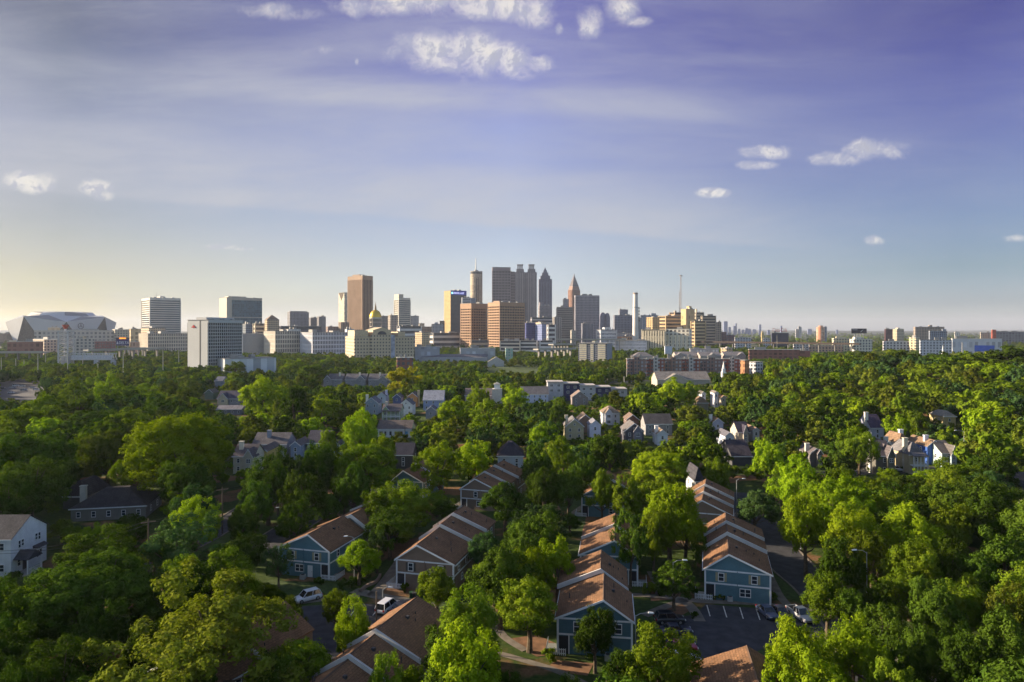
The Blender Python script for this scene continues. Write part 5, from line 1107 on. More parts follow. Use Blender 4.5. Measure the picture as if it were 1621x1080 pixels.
# viaducts
def viaduct(label, p0, p1, d0, d1, zt, w=12, th=1.8, c=CONC, n=6, name='viaduct'):
    x0 = (p0-CX)/F*d0; x1 = (p1-CX)/F*d1
    t = thing(name, label, 'viaduct', (x0, d0, 0), math.atan2(d1-d0, x1-x0))
    Ln = math.hypot(x1-x0, d1-d0)
    MB().box(0, Ln, 0, w, zt-th, zt, c).build('deck', t)
    MB().box(0, Ln, -0.3, -0.01, zt-0.3, zt+1.0, c).build('parapet', t)
    for q in range(n): MB().box(Ln*(q+0.5)/n-0.7, Ln*(q+0.5)/n+0.7, w*0.35, w*0.65, -3, zt-th, cmat('pier_concrete', (0.2, 0.19, 0.18))).build('pier', t)
def vz(py, d): return zat(py, d)
viaduct('long dark elevated railway crossing the right middle distance', 1090, 1360, 1500, 1230, vz(540.5, 1500), 9, 2.2, mat('rusty_girder', (0.05, 0.035, 0.03)), 12)
viaduct('pale concrete highway viaduct below the left group of offices', -40, 70, 880, 890, vz(557.5, 880))
viaduct('pale concrete highway ramp between the footbridge and the cream block', 140, 262, 900, 1000, vz(553, 930))
viaduct('upper pale highway ramp right of the navy billboard', 190, 232, 1000, 1040, vz(552, 1000), 8)
viaduct('pale highway viaduct in front of the central towers', 880, 990, 1350, 1330, vz(537, 1350))
viaduct('lower pale highway viaduct left of the cream slab', 852, 912, 960, 1000, vz(552.5, 960))
viaduct('short concrete ramp beside the row of parking decks', 876, 905, 1120, 1150, vz(545, 1120))
# ================================================================ ground, roads, paths
def ground_material():
    m = bpy.data.materials.new('ground_soil_and_grass'); nt, n, l = nodes_of(m)
    o = n.new('ShaderNodeOutputMaterial'); b = n.new('ShaderNodeBsdfPrincipled'); b.inputs['Roughness'].default_value = 0.95; b.inputs['Specular IOR Level'].default_value = 0.1
    tc = n.new('ShaderNodeTexCoord')
    def noise(s, d=6):
        q = n.new('ShaderNodeTexNoise'); q.inputs['Scale'].default_value = s; q.inputs['Detail'].default_value = d; l.new(tc.outputs['Object'], q.inputs['Vector']); return q.outputs['Fac']
    def rng(v, a, c):
        q = n.new('ShaderNodeMapRange'); q.inputs[1].default_value = a; q.inputs[2].default_value = c; l.new(v, q.inputs[0]); return q.outputs[0]
    def mix(f, a, c):
        q = n.new('ShaderNodeMix'); q.data_type = 'RGBA'; l.new(f, q.inputs[0])
        for i, v in ((6, a), (7, c)):
            if isinstance(v, tuple): q.inputs[i].default_value = (*v, 1)
            else: l.new(v, q.inputs[i])
        return q.outputs[2]
    grass = mix(rng(noise(1.3), 0.35, 0.65), (0.030, 0.055, 0.012), (0.060, 0.085, 0.020))
    dirt = mix(rng(noise(2.0), 0.3, 0.7), (0.14, 0.075, 0.04), (0.22, 0.125, 0.065))
    c1 = mix(rng(noise(0.07), 0.54, 0.60), grass, dirt)
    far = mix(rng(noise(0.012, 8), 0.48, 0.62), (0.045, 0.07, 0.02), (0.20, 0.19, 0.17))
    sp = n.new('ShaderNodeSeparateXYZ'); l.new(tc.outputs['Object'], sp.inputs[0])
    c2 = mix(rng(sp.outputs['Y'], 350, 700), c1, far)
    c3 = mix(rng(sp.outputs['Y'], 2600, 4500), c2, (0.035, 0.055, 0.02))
    l.new(c3, b.inputs['Base Color']); l.new(b.outputs[0], o.inputs[0]); return m
gx = np.unique(np.concatenate([np.linspace(-600, 700, 66), np.linspace(-2500, 2500, 40), np.array([-60000, -30000, -15000, -8000, -5000, 5000, 8000, 15000, 30000, 60000])]))
gy = np.unique(np.concatenate([np.linspace(-200, 1000, 61), np.linspace(1000, 4000, 40), np.array([-60000, -20000, -5000, -1500, -600, 6000, 9000, 15000, 30000, 60000])]))
XX, YY = np.meshgrid(gx, gy)
vs = [(float(a), float(c), gz(a, c)-0.02) for a, c in zip(XX.ravel(), YY.ravel())]
nx, ny = len(gx), len(gy)
fs = [(j*nx+i, j*nx+i+1, (j+1)*nx+i+1, (j+1)*nx+i) for j in range(ny-1) for i in range(nx-1)]
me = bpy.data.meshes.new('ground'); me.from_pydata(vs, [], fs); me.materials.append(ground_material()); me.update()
o = link('ground', me); o['kind'] = 'structure'
for p in me.polygons: p.use_smooth = True
# far hills on the horizon
def hills(name, d, hmax, seed, c, px0=-900, px1=2500):
    r = random.Random(seed); b = MB(); n = 90; ph = [(r.uniform(0.5, 7), r.uniform(0, 6.28), r.uniform(0.3, 1)) for _ in range(7)]
    top = []; 
    for i in range(n+1):
        px = px0+(px1-px0)*i/n; x = (px-CX)/F*d
        h = hmax*(0.55+0.28*sum(a*math.sin(f*i/n*6+q) for f, q, a in ph)/2.5)
        top.append((x, max(h, 4)))
    vs = []; fs = []
    for x, h in top: vs += [(x, d-h*14, -3), (x, d, h), (x, d+h*14, -3)]
    for i in range(n): fs += [(3*i, 3*i+3, 3*i+4, 3*i+1), (3*i+1, 3*i+4, 3*i+5, 3*i+2)]
    b.poly(vs, fs, mat('far_wooded_hill', c, rough=1.0, var=0.3, scale=0.004)); o = b.build(name); o['kind'] = 'structure'
    for p in o.data.polygons: p.use_smooth = True
hills('hills', 9500, 52, 3, (0.035, 0.05, 0.025)); hills('hills', 15000, 95, 8, (0.035, 0.05, 0.025)); hills('hills', 5200, 26, 12, (0.035, 0.055, 0.02))

ASPH = mat('asphalt', (0.052, 0.052, 0.060), rough=0.9, var=0.3, scale=0.6, spec=0.2)
PAVE = mat('pavement_concrete', (0.175, 0.15, 0.125), rough=0.9, var=0.25, scale=0.8)
PAINT = mat('road_paint', (0.62, 0.60, 0.55), rough=0.7, var=0.25, scale=2)
DIRT = mat('red_dirt', (0.19, 0.10, 0.055), rough=1, var=0.4, scale=0.7)
LAWN = mat('lawn', (0.045, 0.075, 0.018), rough=1, var=0.4, scale=1.2)
def sheet(name, pts, z, m, px=True, kerb=False):
    P = [pt(*p)[:2] for p in pts] if px else pts
    b = MB().poly([(x, y, gz(x, y)+z) for x, y in P], [tuple(range(len(P)))], m); me = b.mesh(name)
    import bmesh
    bm = bmesh.new(); bm.from_mesh(me); bmesh.ops.triangulate(bm, faces=bm.faces[:])
    bmesh.ops.recalc_face_normals(bm, faces=bm.faces[:])
    if sum(f.normal.z for f in bm.faces) < 0: bmesh.ops.reverse_faces(bm, faces=bm.faces[:])
    bm.to_mesh(me); bm.free()
    o = link(name, me); o['kind'] = 'structure'; return o
def ribbon(name, pts, w, z, m, th=0.0, px=True, off=0.0):
    P = [Vector(pt(*p)[:2]) for p in pts] if px else [Vector(p) for p in pts]
    # smooth (Catmull-Rom)
    Q = []
    for i in range(len(P)-1):
        p0 = P[max(i-1, 0)]; p1 = P[i]; p2 = P[i+1]; p3 = P[min(i+2, len(P)-1)]
        for k in range(8):
            t = k/8; Q.append(0.5*((2*p1)+(-p0+p2)*t+(2*p0-5*p1+4*p2-p3)*t*t+(-p0+3*p1-3*p2+p3)*t**3))
    Q.append(P[-1])
    b = MB(); vs = []; fs = []
    for i, q in enumerate(Q):
        d = (Q[min(i+1, len(Q)-1)]-Q[max(i-1, 0)]).normalized(); nrm = Vector((-d.y, d.x))
        for s in (1, -1):
            v = q+nrm*(s*w/2+off); vs.append((v.x, v.y, gz(v.x, v.y)+z))
        if th:
            for s in (1, -1):
                v = q+nrm*(s*w/2+off); vs.append((v.x, v.y, gz(v.x, v.y)+z-th))
    st = 4 if th else 2
    for i in range(len(Q)-1):
        a = i*st; fs.append((a+1, a+1+st, a+st, a))
        if th: fs += [(a, a+st, a+st+2, a+2), (a+1, a+3, a+3+st, a+1+st)]
    b.poly(vs, fs, m); o = b.build(name); o['kind'] = 'structure'
    if name == 'road':
        for q in Q[::2]: FOOT.append((q.x, q.y, w*0.5+1.0))
    return o, [tuple(q) for q in Q]
for pts, w in (([(250, 960), (330, 915), (372, 890), (440, 850), (500, 812), (545, 790), (590, 772)], 7.5), ([(200, 905), (300, 862), (350, 834), (400, 802), (460, 780), (520, 764)], 6.5),
               ([(1172, 780), (1206, 840), (1250, 893), (1300, 935), (1345, 985), (1385, 1050), (1400, 1120)], 8.5), ([(820, 800), (880, 783), (960, 778), (1010, 775)], 6.0),
               ([(1300, 752), (1370, 747), (1440, 745), (1540, 740)], 6.5), ([(520, 700), (600, 700), (660, 702), (720, 700)], 6), ([(700, 612), (820, 609), (940, 606), (1020, 603), (1100, 600)], 9), ([(560, 574), (680, 572), (800, 573), (900, 571)], 10)):
    ribbon('road', pts, w, 0.03, ASPH)
    ribbon('kerb', pts, 0.35, 0.13, PAVE, 0.13, off=w/2+0.18); ribbon('kerb', pts, 0.35, 0.13, PAVE, 0.13, off=-w/2-0.18)
sheet('parking_lot', [(440, 985), (480, 960), (560, 955), (660, 962), (680, 985), (650, 1010), (600, 1060), (540, 1079), (430, 1079)], 0.03, ASPH)
sheet('parking_lot', [(1117, 957), (1310, 972), (1300, 1010), (1225, 1020), (1180, 1040), (1100, 1062), (1030, 1062), (1030, 1010), (1038, 980), (1100, 974)], 0.035, ASPH)
sheet('parking_lot', [(-60, 690), (-60, 612), (60, 598), (240, 597), (240, 606), (100, 618), (60, 640)], 0.03, mat('worn_asphalt', (0.085, 0.085, 0.095), rough=0.9, var=0.2, scale=0.2))
sheet('parking_lot', [(880, 788), (886, 776), (935, 776), (935, 786)], 0.04, ASPH)
for a in (((1119, 958.5), (1124, 976)), ((1145, 960), (1150.5, 978)), ((1171, 962), (1176.5, 980)), ((1197, 964), (1203, 982)), ((1224, 968), (1232, 991)), ((1248, 968), (1257, 990)), ((1278, 970), (1288, 990)),
          ((1062, 1004), (1091, 1006)), ((1070, 1017), (1092, 1018.5)), ((1070, 1030), (1094, 1030.5)),
          ((600, 962), (590, 975)), ((628, 966), (614, 985)), ((654, 970), (640, 990)), ((581, 1000), (567, 1018)), ((560, 968), (548, 984)),
          ((893, 778), (891, 784)), ((903, 778), (901, 784)), ((913, 778), (911, 784)), ((923, 778), (921, 784))):
    ribbon('parking_line', a, 0.16, 0.05, PAINT)
PATHS = (([(1000, 942), (1050, 945), (1110, 952), (1200, 956), (1300, 968)], 1.6), ([(1020, 975), (1050, 962), (1085, 950)], 1.6), ([(1082, 950), (1098, 966), (1108, 984)], 1.8),
         ([(560, 935), (600, 944), (650, 953), (690, 962)], 2.4), ([(590, 944), (606, 926), (622, 905), (634, 888)], 2.2), ([(780, 1032), (830, 1046), (880, 1062), (930, 1085)], 1.2),
         ([(350, 945), (440, 955), (520, 948), (570, 944)], 1.8), ([(890, 835), (905, 815), (925, 800), (935, 790)], 1.6), ([(1215, 905), (1232, 940), (1250, 962)], 1.5), ([(1500, 1085), (1450, 1062), (1410, 1035), (1382, 1000), (1365, 965)], 1.4),
         ([(832, 1030), (800, 1010), (780, 985)], 1.3), ([(1030, 905), (1040, 925), (1045, 945)], 1.5))
for p, w in PATHS: ribbon('path', p, w, 0.045, PAVE)
for p in ([(880, 1045), (940, 1050), (930, 1070), (860, 1062)], [(1030, 952), (1075, 948), (1078, 940), (1030, 936)], [(800, 1012), (850, 1005), (905, 1030), (850, 1040)], [(610, 935), (660, 938), (655, 925), (622, 918)], [(1060, 985), (1105, 960), (1070, 955), (1045, 972)], [(1200, 1005), (1240, 1005), (1235, 1025), (1205, 1020)], [(850, 800), (880, 795), (890, 810), (860, 820)]):
    sheet('dirt_patch', p, 0.012, DIRT)
for p in ([(1000, 950), (1060, 953), (1040, 985), (1000, 985)], [(1215, 880), (1255, 905), (1290, 945), (1230, 950)], [(1190, 1030), (1225, 1020), (1250, 1079), (1205, 1079)], [(400, 870), (330, 905), (250, 900), (330, 850)], [(900, 790), (930, 795), (925, 840), (890, 850)],
          [(610, 958), (690, 966), (720, 955), (640, 945)], [(400, 930), (430, 918), (540, 925), (560, 938), (420, 945)], [(760, 590), (800, 574), (880, 574), (880, 590)], [(960, 560), (1040, 556), (1100, 556), (1090, 566), (1000, 570)]):
    sheet('lawn', p, 0.008, LAWN)
# low brick retaining edging by the taupe row path
x, y, g = pt(588, 938)
ribbon('kerb', [(570, 938), (580, 930), (596, 922), (602, 912)], 0.4, 0.5, mat('garden_wall', (0.22, 0.16, 0.13)), 0.5)

# ================================================================ vehicles
def paint(c, name): 
    m = mat(name, c, rough=0.3, var=0.03, spec=0.6); m.node_tree.nodes['Principled BSDF'].inputs['Coat Weight'].default_value = 0.4; return m
CG = mat('car_glass', (0.012, 0.014, 0.018), rough=0.08, var=0.1, spec=0.8); TY = mat('tyre_rubber', (0.015, 0.015, 0.015), rough=0.9); RIM = mat('wheel_rim', (0.35, 0.35, 0.36), rough=0.4, metal=0.6)
HLM = mat('headlight_glass', (0.6, 0.6, 0.6), rough=0.1); TLM = mat('taillight_red', (0.35, 0.02, 0.02), rough=0.2)
def car_proto(kind):
    """front towards -y"""
    L, W, Hh = dict(sedan=(4.7, 1.82, 1.45), suv=(4.6, 1.88, 1.72), minivan=(4.9, 1.9, 1.78), pickup=(5.2, 1.85, 1.75))[kind]
    t = link('car', None)
    P0 = bpy.data.materials.get('car_paint_0') or paint((0.6, 0.6, 0.62), 'car_paint_0')
    hb = 0.92 if kind != 'sedan' else 0.86
    # body: stacked sections along y with rounded plan
    st = [(-L/2, 0.78, 0.42, 0.66), (-L/2+0.12, 0.90, 0.28, 0.76), (-L/2+0.5, 0.97, 0.22, 0.86*hb/0.9), (-L/2+1.25, 1.0, 0.2, hb), (0, 1.0, 0.2, hb+0.02), (L/2-1.0, 1.0, 0.2, hb+0.03), (L/2-0.35, 0.98, 0.22, hb), (L/2-0.08, 0.92, 0.3, hb-0.08), (L/2, 0.84, 0.4, hb-0.2)]
    vs = []; fs = []; n = 8
    for (y, wf, z0, z1) in st:
        w = W/2*wf
        vs += [(-w*0.9, y, z0), (-w, y, z0+0.15), (-w, y, z1-0.2), (-w*0.9, y, z1), (w*0.9, y, z1), (w, y, z1-0.2), (w, y, z0+0.15), (w*0.9, y, z0)]
    for i in range(len(st)-1):
        for j in range(n): fs.append((i*n+j, i*n+(j+1) % n, (i+1)*n+(j+1) % n, (i+1)*n+j))
    fs += [tuple(reversed(range(n))), tuple(range((len(st)-1)*n, len(st)*n))]
    fs = [tuple(reversed(f)) for f in fs]
    b = MB().poly(vs, fs, P0)
    for sx in (-1, 1):
        b.box(sx*W*0.52-0.09, sx*W*0.52+0.09, -L*0.17, -L*0.17+0.14, hb, hb+0.14, P0)
    body = b.build('body', t)
    for p in body.data.polygons: p.use_smooth = True
    md = body.modifiers.new('b', 'BEVEL'); md.width = 0.04; md.segments = 2
    y0, y1, y2, y3 = dict(sedan=(-0.95, -0.25, 1.05, 1.75), suv=(-1.15, -0.4, 1.75, 2.15), minivan=(-1.55, -0.7, 2.05, 2.35), pickup=(-1.1, -0.45, 0.55, 0.75))[kind]
    w0 = W/2*0.9; w1 = W/2*0.74; z0 = hb-0.02
    def cab(yo, wo, zo, m, shrink=0.0):
        return [(-w0+wo, y0+yo, z0), (w0-wo, y0+yo, z0), (w0-wo, y3-yo, z0), (-w0+wo, y3-yo, z0), (-w1+wo, y1+yo, Hh-zo), (w1-wo, y1+yo, Hh-zo), (w1-wo, y2-yo, Hh-zo), (-w1+wo, y2-yo, Hh-zo)]
    FC = [(0,3,2,1),(4,5,6,7),(0,1,5,4),(1,2,6,5),(2,3,7,6),(3,0,4,7)]
    MB().poly(cab(0, 0, 0.06, None), FC, CG).build('windows', t)
    rb = MB().poly([(-w1, y1-0.03, Hh-0.08), (w1, y1-0.03, Hh-0.08), (w1, y2+0.03, Hh-0.08), (-w1, y2+0.03, Hh-0.08), (-w1*0.9, y1+0.1, Hh), (w1*0.9, y1+0.1, Hh), (w1*0.9, y2-0.1, Hh), (-w1*0.9, y2-0.1, Hh)], FC, P0)
    for sx in (-1, 1):
        for (ya, yb) in ((y0, y1), (y3, y2), ((y0+y3)/2, (y1+y2)/2)):
            rb.tube((sx*(w0+0.01), ya, z0), (sx*(w1+0.01), yb, Hh-0.06), 0.055, None, 5, P0)
    rb.build('roof', t)
    if kind == 'pickup':
        MB().box(-W*0.4, W*0.4, 0.85, L/2-0.12, hb-0.02, hb+0.045, mat('bed_liner', (0.02, 0.02, 0.02))).build('cargo_bed', t)
        MB().box(-W*0.5, -W*0.42, 0.8, L/2, hb, hb+0.18, P0).box(W*0.42, W*0.5, 0.8, L/2, hb, hb+0.18, P0).box(-W*0.42, W*0.42, L/2-0.09, L/2-0.01, hb, hb+0.18, P0).build('bed_side', t)
    r = 0.34
    for sx in (-1, 1):
        for wy in (-L*0.31, L*0.30):
            q = MB().tube((sx*(W/2-0.2), 0, 0), (sx*(W/2+0.01), 0, 0), r, None, 16, TY)
            wh = q.build('wheel', t, (0, wy, r)); MB().tube((sx*(W/2), 0, 0), (sx*(W/2+0.025), 0, 0), r*0.6, None, 12, RIM).build('rim', wh)
        MB().box(sx*W*0.36-0.2, sx*W*0.36+0.2, -L/2-0.01, -L/2+0.16, 0.58, 0.72, HLM).build('headlight', t)
        MB().box(sx*W*0.38-0.14, sx*W*0.38+0.14, L/2-0.1, L/2+0.02, 0.62, 0.86, TLM).build('taillight', t)
    MB().box(-0.26, 0.26, L/2-0.02, L/2+0.025, 0.46, 0.58, WHITE).build('number_plate', t)
    return t
PROTO = {k: car_proto(k) for k in ('sedan', 'suv', 'minivan', 'pickup')}
USED = set()
def car(kind, label, px, py, heading, pm, group='cars parked by the townhouses'):
    """heading: degrees, 0 = nose towards the viewer, + turns the nose to the right"""
    x, y, g = pt(px, py)
    src = PROTO[kind]
    if kind in USED: r = copy_thing(src, (x, y, g+0.06), R(heading), label, group)
    else:
        r = src; USED.add(kind); r.location = (x, y, g+0.06); r.rotation_euler = (0, 0, R(heading)); r['label'] = label; r['group'] = group
    r.name = {'sedan': 'parked_car', 'suv': 'parked_suv', 'minivan': 'parked_minivan', 'pickup': 'pickup_truck'}[kind]; r['category'] = {'sedan': 'car', 'suv': 'suv', 'minivan': 'minivan', 'pickup': 'pickup truck'}[kind]
    for c in r.children:
        if c.data and c.material_slots and c.material_slots[0].material and c.material_slots[0].material.name.startswith('car_paint'):
            c.material_slots[0].link = 'OBJECT'; c.material_slots[0].material = pm
    return r
PW = paint((0.62, 0.62, 0.66), 'car_paint_white'); PK = paint((0.012, 0.013, 0.02), 'car_paint_black'); PB = paint((0.05, 0.07, 0.13), 'car_paint_blue'); PS = paint((0.42, 0.42, 0.43), 'car_paint_silver'); PR = paint((0.30, 0.02, 0.03), 'car_paint_red'); PN = paint((0.02, 0.025, 0.05), 'car_paint_navy')
car('suv', 'white compact suv half hidden by green branches, below the blue left row', 487, 951, -50, PW)
car('minivan', 'white minivan parked nose away beside a black car', 613, 966, 160, PW)
car('sedan', 'black car parked close to the right of the white minivan', 636, 967, 160, PK)
car('suv', 'dark suv parked sideways, farther of two dark cars by the forked path', 1060, 986, 92, PK)
car('sedan', 'dark sedan parked sideways, nearer of two dark cars by the forked path', 1070, 1004, 92, PN)
car('sedan', 'blue grey sedan in the bay at the right corner of the blue row', 1215, 975, 8, PB)
car('sedan', 'black sedan between the blue grey sedan and the silver pickup', 1236, 976, 10, PK)
car('pickup', 'silver pickup at the right end of the marked bays', 1267, 979, 12, PS)
car('sedan', 'small red car showing beside the dark round tree at the lot edge', 1077, 1031, 92, PR)
car('sedan', 'white car below the small red car, half under the dark round tree', 1081, 1049, 92, PW)
car('sedan', 'white car on the drive between the charcoal and cream veranda houses', 1418, 745, 10, PW)
G2 = 'cars in the far left parking lot'
for i, (px, py, k, m, lb) in enumerate(((4, 616, 'sedan', PK, 'black car at the left frame edge in the far lot'), (20, 614.5, 'sedan', PS, 'silver car, second from the left edge in the far lot'), (25, 611.5, 'suv', PW, 'white suv behind the silver car in the far lot'),
      (35, 612.5, 'sedan', PW, 'white car in the middle of the far left lot'), (38, 619, 'minivan', PS, 'long silver van nearest in the far left lot'), (52, 615, 'sedan', PS, 'grey car right of the long silver van'), (57, 618, 'suv', PW, 'white suv at the right of the long silver van'),
      (76, 609, 'sedan', PW, 'white car alone between the lot and the small street trees'), (92, 605, 'sedan', PN, 'dark blue car in the upper part of the far lot'), (98, 605.5, 'sedan', PS, 'silver car beside the dark blue car'),
      (108, 608.5, 'suv', PK, 'black suv right of the silver pair'), (146, 610, 'sedan', PW, 'white car at the right end of the far lot'), (18, 623, 'sedan', PW, 'white car nearest the trees in the far left lot'), (122, 608, 'sedan', PW, 'small white car between the black suv and the right end car'))):
    car(k, lb, px, py, 85+(i*37) % 20, m, G2)

# ================================================================ lamps and poles
def lamp(label, px, yt, d, arm=1.6, side=1, pole='pole', tall=None):
    x = (px-CX)/F*d; g = gz(x, d); zt = zat(yt, d)-g
    t = thing('street_lamp', label, 'street lamp', (x, d, g), 0, 'street lamps')
    MB().cyl(0, 0, 0, zt, 0.11, 0.07, 8, METAL).build('pole', t)
    a = MB().tube((0, 0, zt-0.15), (side*arm*0.4, 0, zt+0.25), 0.05, None, 6, METAL).tube((side*arm*0.4, 0, zt+0.25), (side*arm, 0, zt+0.32), 0.045, None, 6, METAL).build('arm', t)
    s = side
    MB().poly([(s*arm-0.05, -0.16, zt+0.30), (s*arm+s*0.75, -0.13, zt+0.27), (s*arm+s*0.75, 0.13, zt+0.27), (s*arm-0.05, 0.16, zt+0.30), (s*arm, -0.1, zt+0.46), (s*arm+s*0.65, -0.08, zt+0.40), (s*arm+s*0.65, 0.08, zt+0.40), (s*arm, 0.1, zt+0.46)],
              [(0,3,2,1),(4,5,6,7),(0,1,5,4),(1,2,6,5),(2,3,7,6),(3,0,4,7)], mat('lamp_head', (0.66, 0.68, 0.70), rough=0.4)).build('lamp_head', t)
    MB().cyl(0, 0, 0, 0.4, 0.2, 0.2, 8, METAL).build('base', t)
lamp('street lamp above the back street left of the blue left row', 457.5, 806, 150, 2.2, -1)
lamp('street lamp at the corner of the blue left row side wall', 561, 852, 122, 1.2, -1)
lamp('tall street lamp between the two right blue rows by the path', 1065.5, 890, 110, 1.6, 1)
lamp('street lamp right of the dark blue lower row near its eave', 1006, 974, 94, 1.8, 1)
lamp('street lamp right of the stepped taupe row under bright trees', 1166, 760, 165, 1.4, 1)
lamp('street lamp in the right woods with only its head showing', 1372, 874, 108, 1.6, -1)
lamp('street lamp beside the dark road bend right of the blue row', 1268, 808, 140, 1.2, -1)
lamp('street lamp standing above the trees right of the yellow walled house', 1526, 683, 225, 2.4, -1)
lamp('street lamp left of the white minivan seen over the path', 606, 933, 112, 0.9, 1)
def post(label, px, yt, yb, r, m, name='utility_pole', cat='pole', group=None, cross=False):
    x, y, g = pt(px, yb); zt = zat(yt, y)-g
    t = thing(name, label, cat, (x, y, g), 0, group)
    MB().cyl(0, 0, 0, zt, r, r*0.7, 8, m).build('pole', t)
    if cross: MB().box(-1.1, 1.1, -0.07, 0.07, zt-0.6, zt-0.45, m).build('crossarm', t)
WOOD = mat('weathered_wood', (0.09, 0.07, 0.055), rough=0.9)
post('dark wooden utility pole beside the white minivan', 596, 936, 1015, 0.14, WOOD, cross=False)
post('dark wooden utility pole in front of the white schoolhouse', 641, 672, 702, 0.16, WOOD, cross=True)
post('tall pale floodlight pole above the right woods', 1523, 542, 575, 0.5, CONC)
post('short pole with square box left of the pale floodlight pole', 1508, 554, 566, 0.6, CONC)
for i, (px, yt, yb) in enumerate(((25, 568, 594), (38, 570, 586), (60, 560, 606), (72, 562, 584), (2, 566, 598), (195, 557, 607), (258, 553, 600), (283, 551, 584), (131, 560, 590), (107, 560, 606), (155, 575, 602))):
    post('thin pale light pole over the far left lot and its street trees', px, yt, yb, 0.35, mat('pale_pole', (0.45, 0.43, 0.36)), 'light_pole', 'light pole', 'thin pale light poles around the far left lot')
for i, (px, yt, yb) in enumerate(((962, 582, 602), (966, 584, 598), (992, 583, 604), (988, 596, 612), (862, 595, 615), (1043, 585, 600), (1048, 586, 600), (1168, 570, 590), (1230, 530, 560), (1290, 528, 556), (1268, 530, 552), (895, 583, 598))):
    post('thin pale pole among the middle distance railway trees', px, yt, yb, 0.32, mat('pale_pole', (0.45, 0.43, 0.36)), 'light_pole', 'light pole', 'thin pale poles along the middle distance railway')

# overhead wires along the left streets
PL_ = [(235, 912), (352, 846), (432, 800)]
tops = []
for i, (px, py) in enumerate(PL_):
    x, y, g = pt(px, py); t = thing('utility_pole', ('wooden utility pole nearest the dark hipped house', 'wooden utility pole by the back street bend', 'wooden utility pole farthest up the back street')[i], 'pole', (x, y, g), R(35))
    MB().cyl(0, 0, 0, 10.5, 0.16, 0.11, 8, WOOD).build('pole', t); MB().box(-1.2, 1.2, -0.08, 0.08, 9.8, 9.95, WOOD).build('crossarm', t); tops.append(Vector((x, y, g+9.96)))
x, y, g = pt(95, 975); tops.insert(0, Vector((x-12, y, g+9.96)))
t = None; b = MB()
for i in range(len(tops)-1):
    for off in (-1.0, 1.0):
        d_ = (tops[i+1]-tops[i]); nrm = Vector((-d_.y, d_.x, 0)).normalized()*off; prev = None
        for k in range(11):
            f = k/10; q = tops[i].lerp(tops[i+1], f)+nrm; q.z -= 1.4*4*f*(1-f)
            if prev: b.tube(prev, q, 0.03, None, 4, DARKM)
            prev = q
tag(b.build('power_line'), 'sagging power wires strung between the wooden poles at the left', 'power line')

# small things around the townhouses
AC = mat('unit_casing', (0.38, 0.38, 0.37), rough=0.6)
for i, (px, py, lb) in enumerate(((480, 916, 'grey air conditioner under the front windows of the blue left row'), (673, 934, 'grey air conditioner by the ground wall of the taupe row'), (1155, 951, 'grey air conditioner left of the ground window on the right blue row'), (1196, 952, 'grey air conditioner right of the ground window on the right blue row'), (962, 1044, 'grey air conditioner at the foot of the dark blue lower row'))):
    x, y, g = pt(px, py); t = thing('air_conditioner', lb, 'air conditioner', (x, y-0.2, g), R(-14), 'air conditioners by the townhouses')
    MB().box(-0.42, 0.42, -0.42, 0.42, 0, 0.8, AC).build('casing', t); MB().cyl(0, 0, 0.8, 0.85, 0.32, None, 14, DARKM).build('fan_grille', t)
for i, (px, py, c, lb) in enumerate(((1292, 962, (0.02, 0.10, 0.35), 'blue wheeled bin right of the silver pickup'), (651, 947, (0.03, 0.08, 0.04), 'dark green wheeled bin left of two behind the black parked car'), (656, 948, (0.05, 0.05, 0.06), 'black wheeled bin right of two behind the black parked car'), (1010, 1052, (0.03, 0.08, 0.04), 'green wheeled bin at the right foot of the dark blue lower row'))):
    x, y, g = pt(px, py); t = thing('wheeled_bin', lb, 'bin', (x, y, g), 0.2, 'wheeled bins around the parking lots'); bm_ = mat('bin_plastic_%d' % i, c, rough=0.5)
    MB().frustum([(-.25,-.28),(.25,-.28),(.25,.28),(-.25,.28)], [(-.3,-.35),(.3,-.35),(.3,.35),(-.3,.35)], 0.08, 0.98, bm_).build('body', t); MB().box(-0.33, 0.33, -0.38, 0.40, 0.99, 1.06, bm_).build('lid', t)
    for s in (-1, 1): MB().tube((s*0.3, 0.27, 0.11), (s*0.24, 0.27, 0.11), 0.11, None, 10, TY).build('wheel', t)
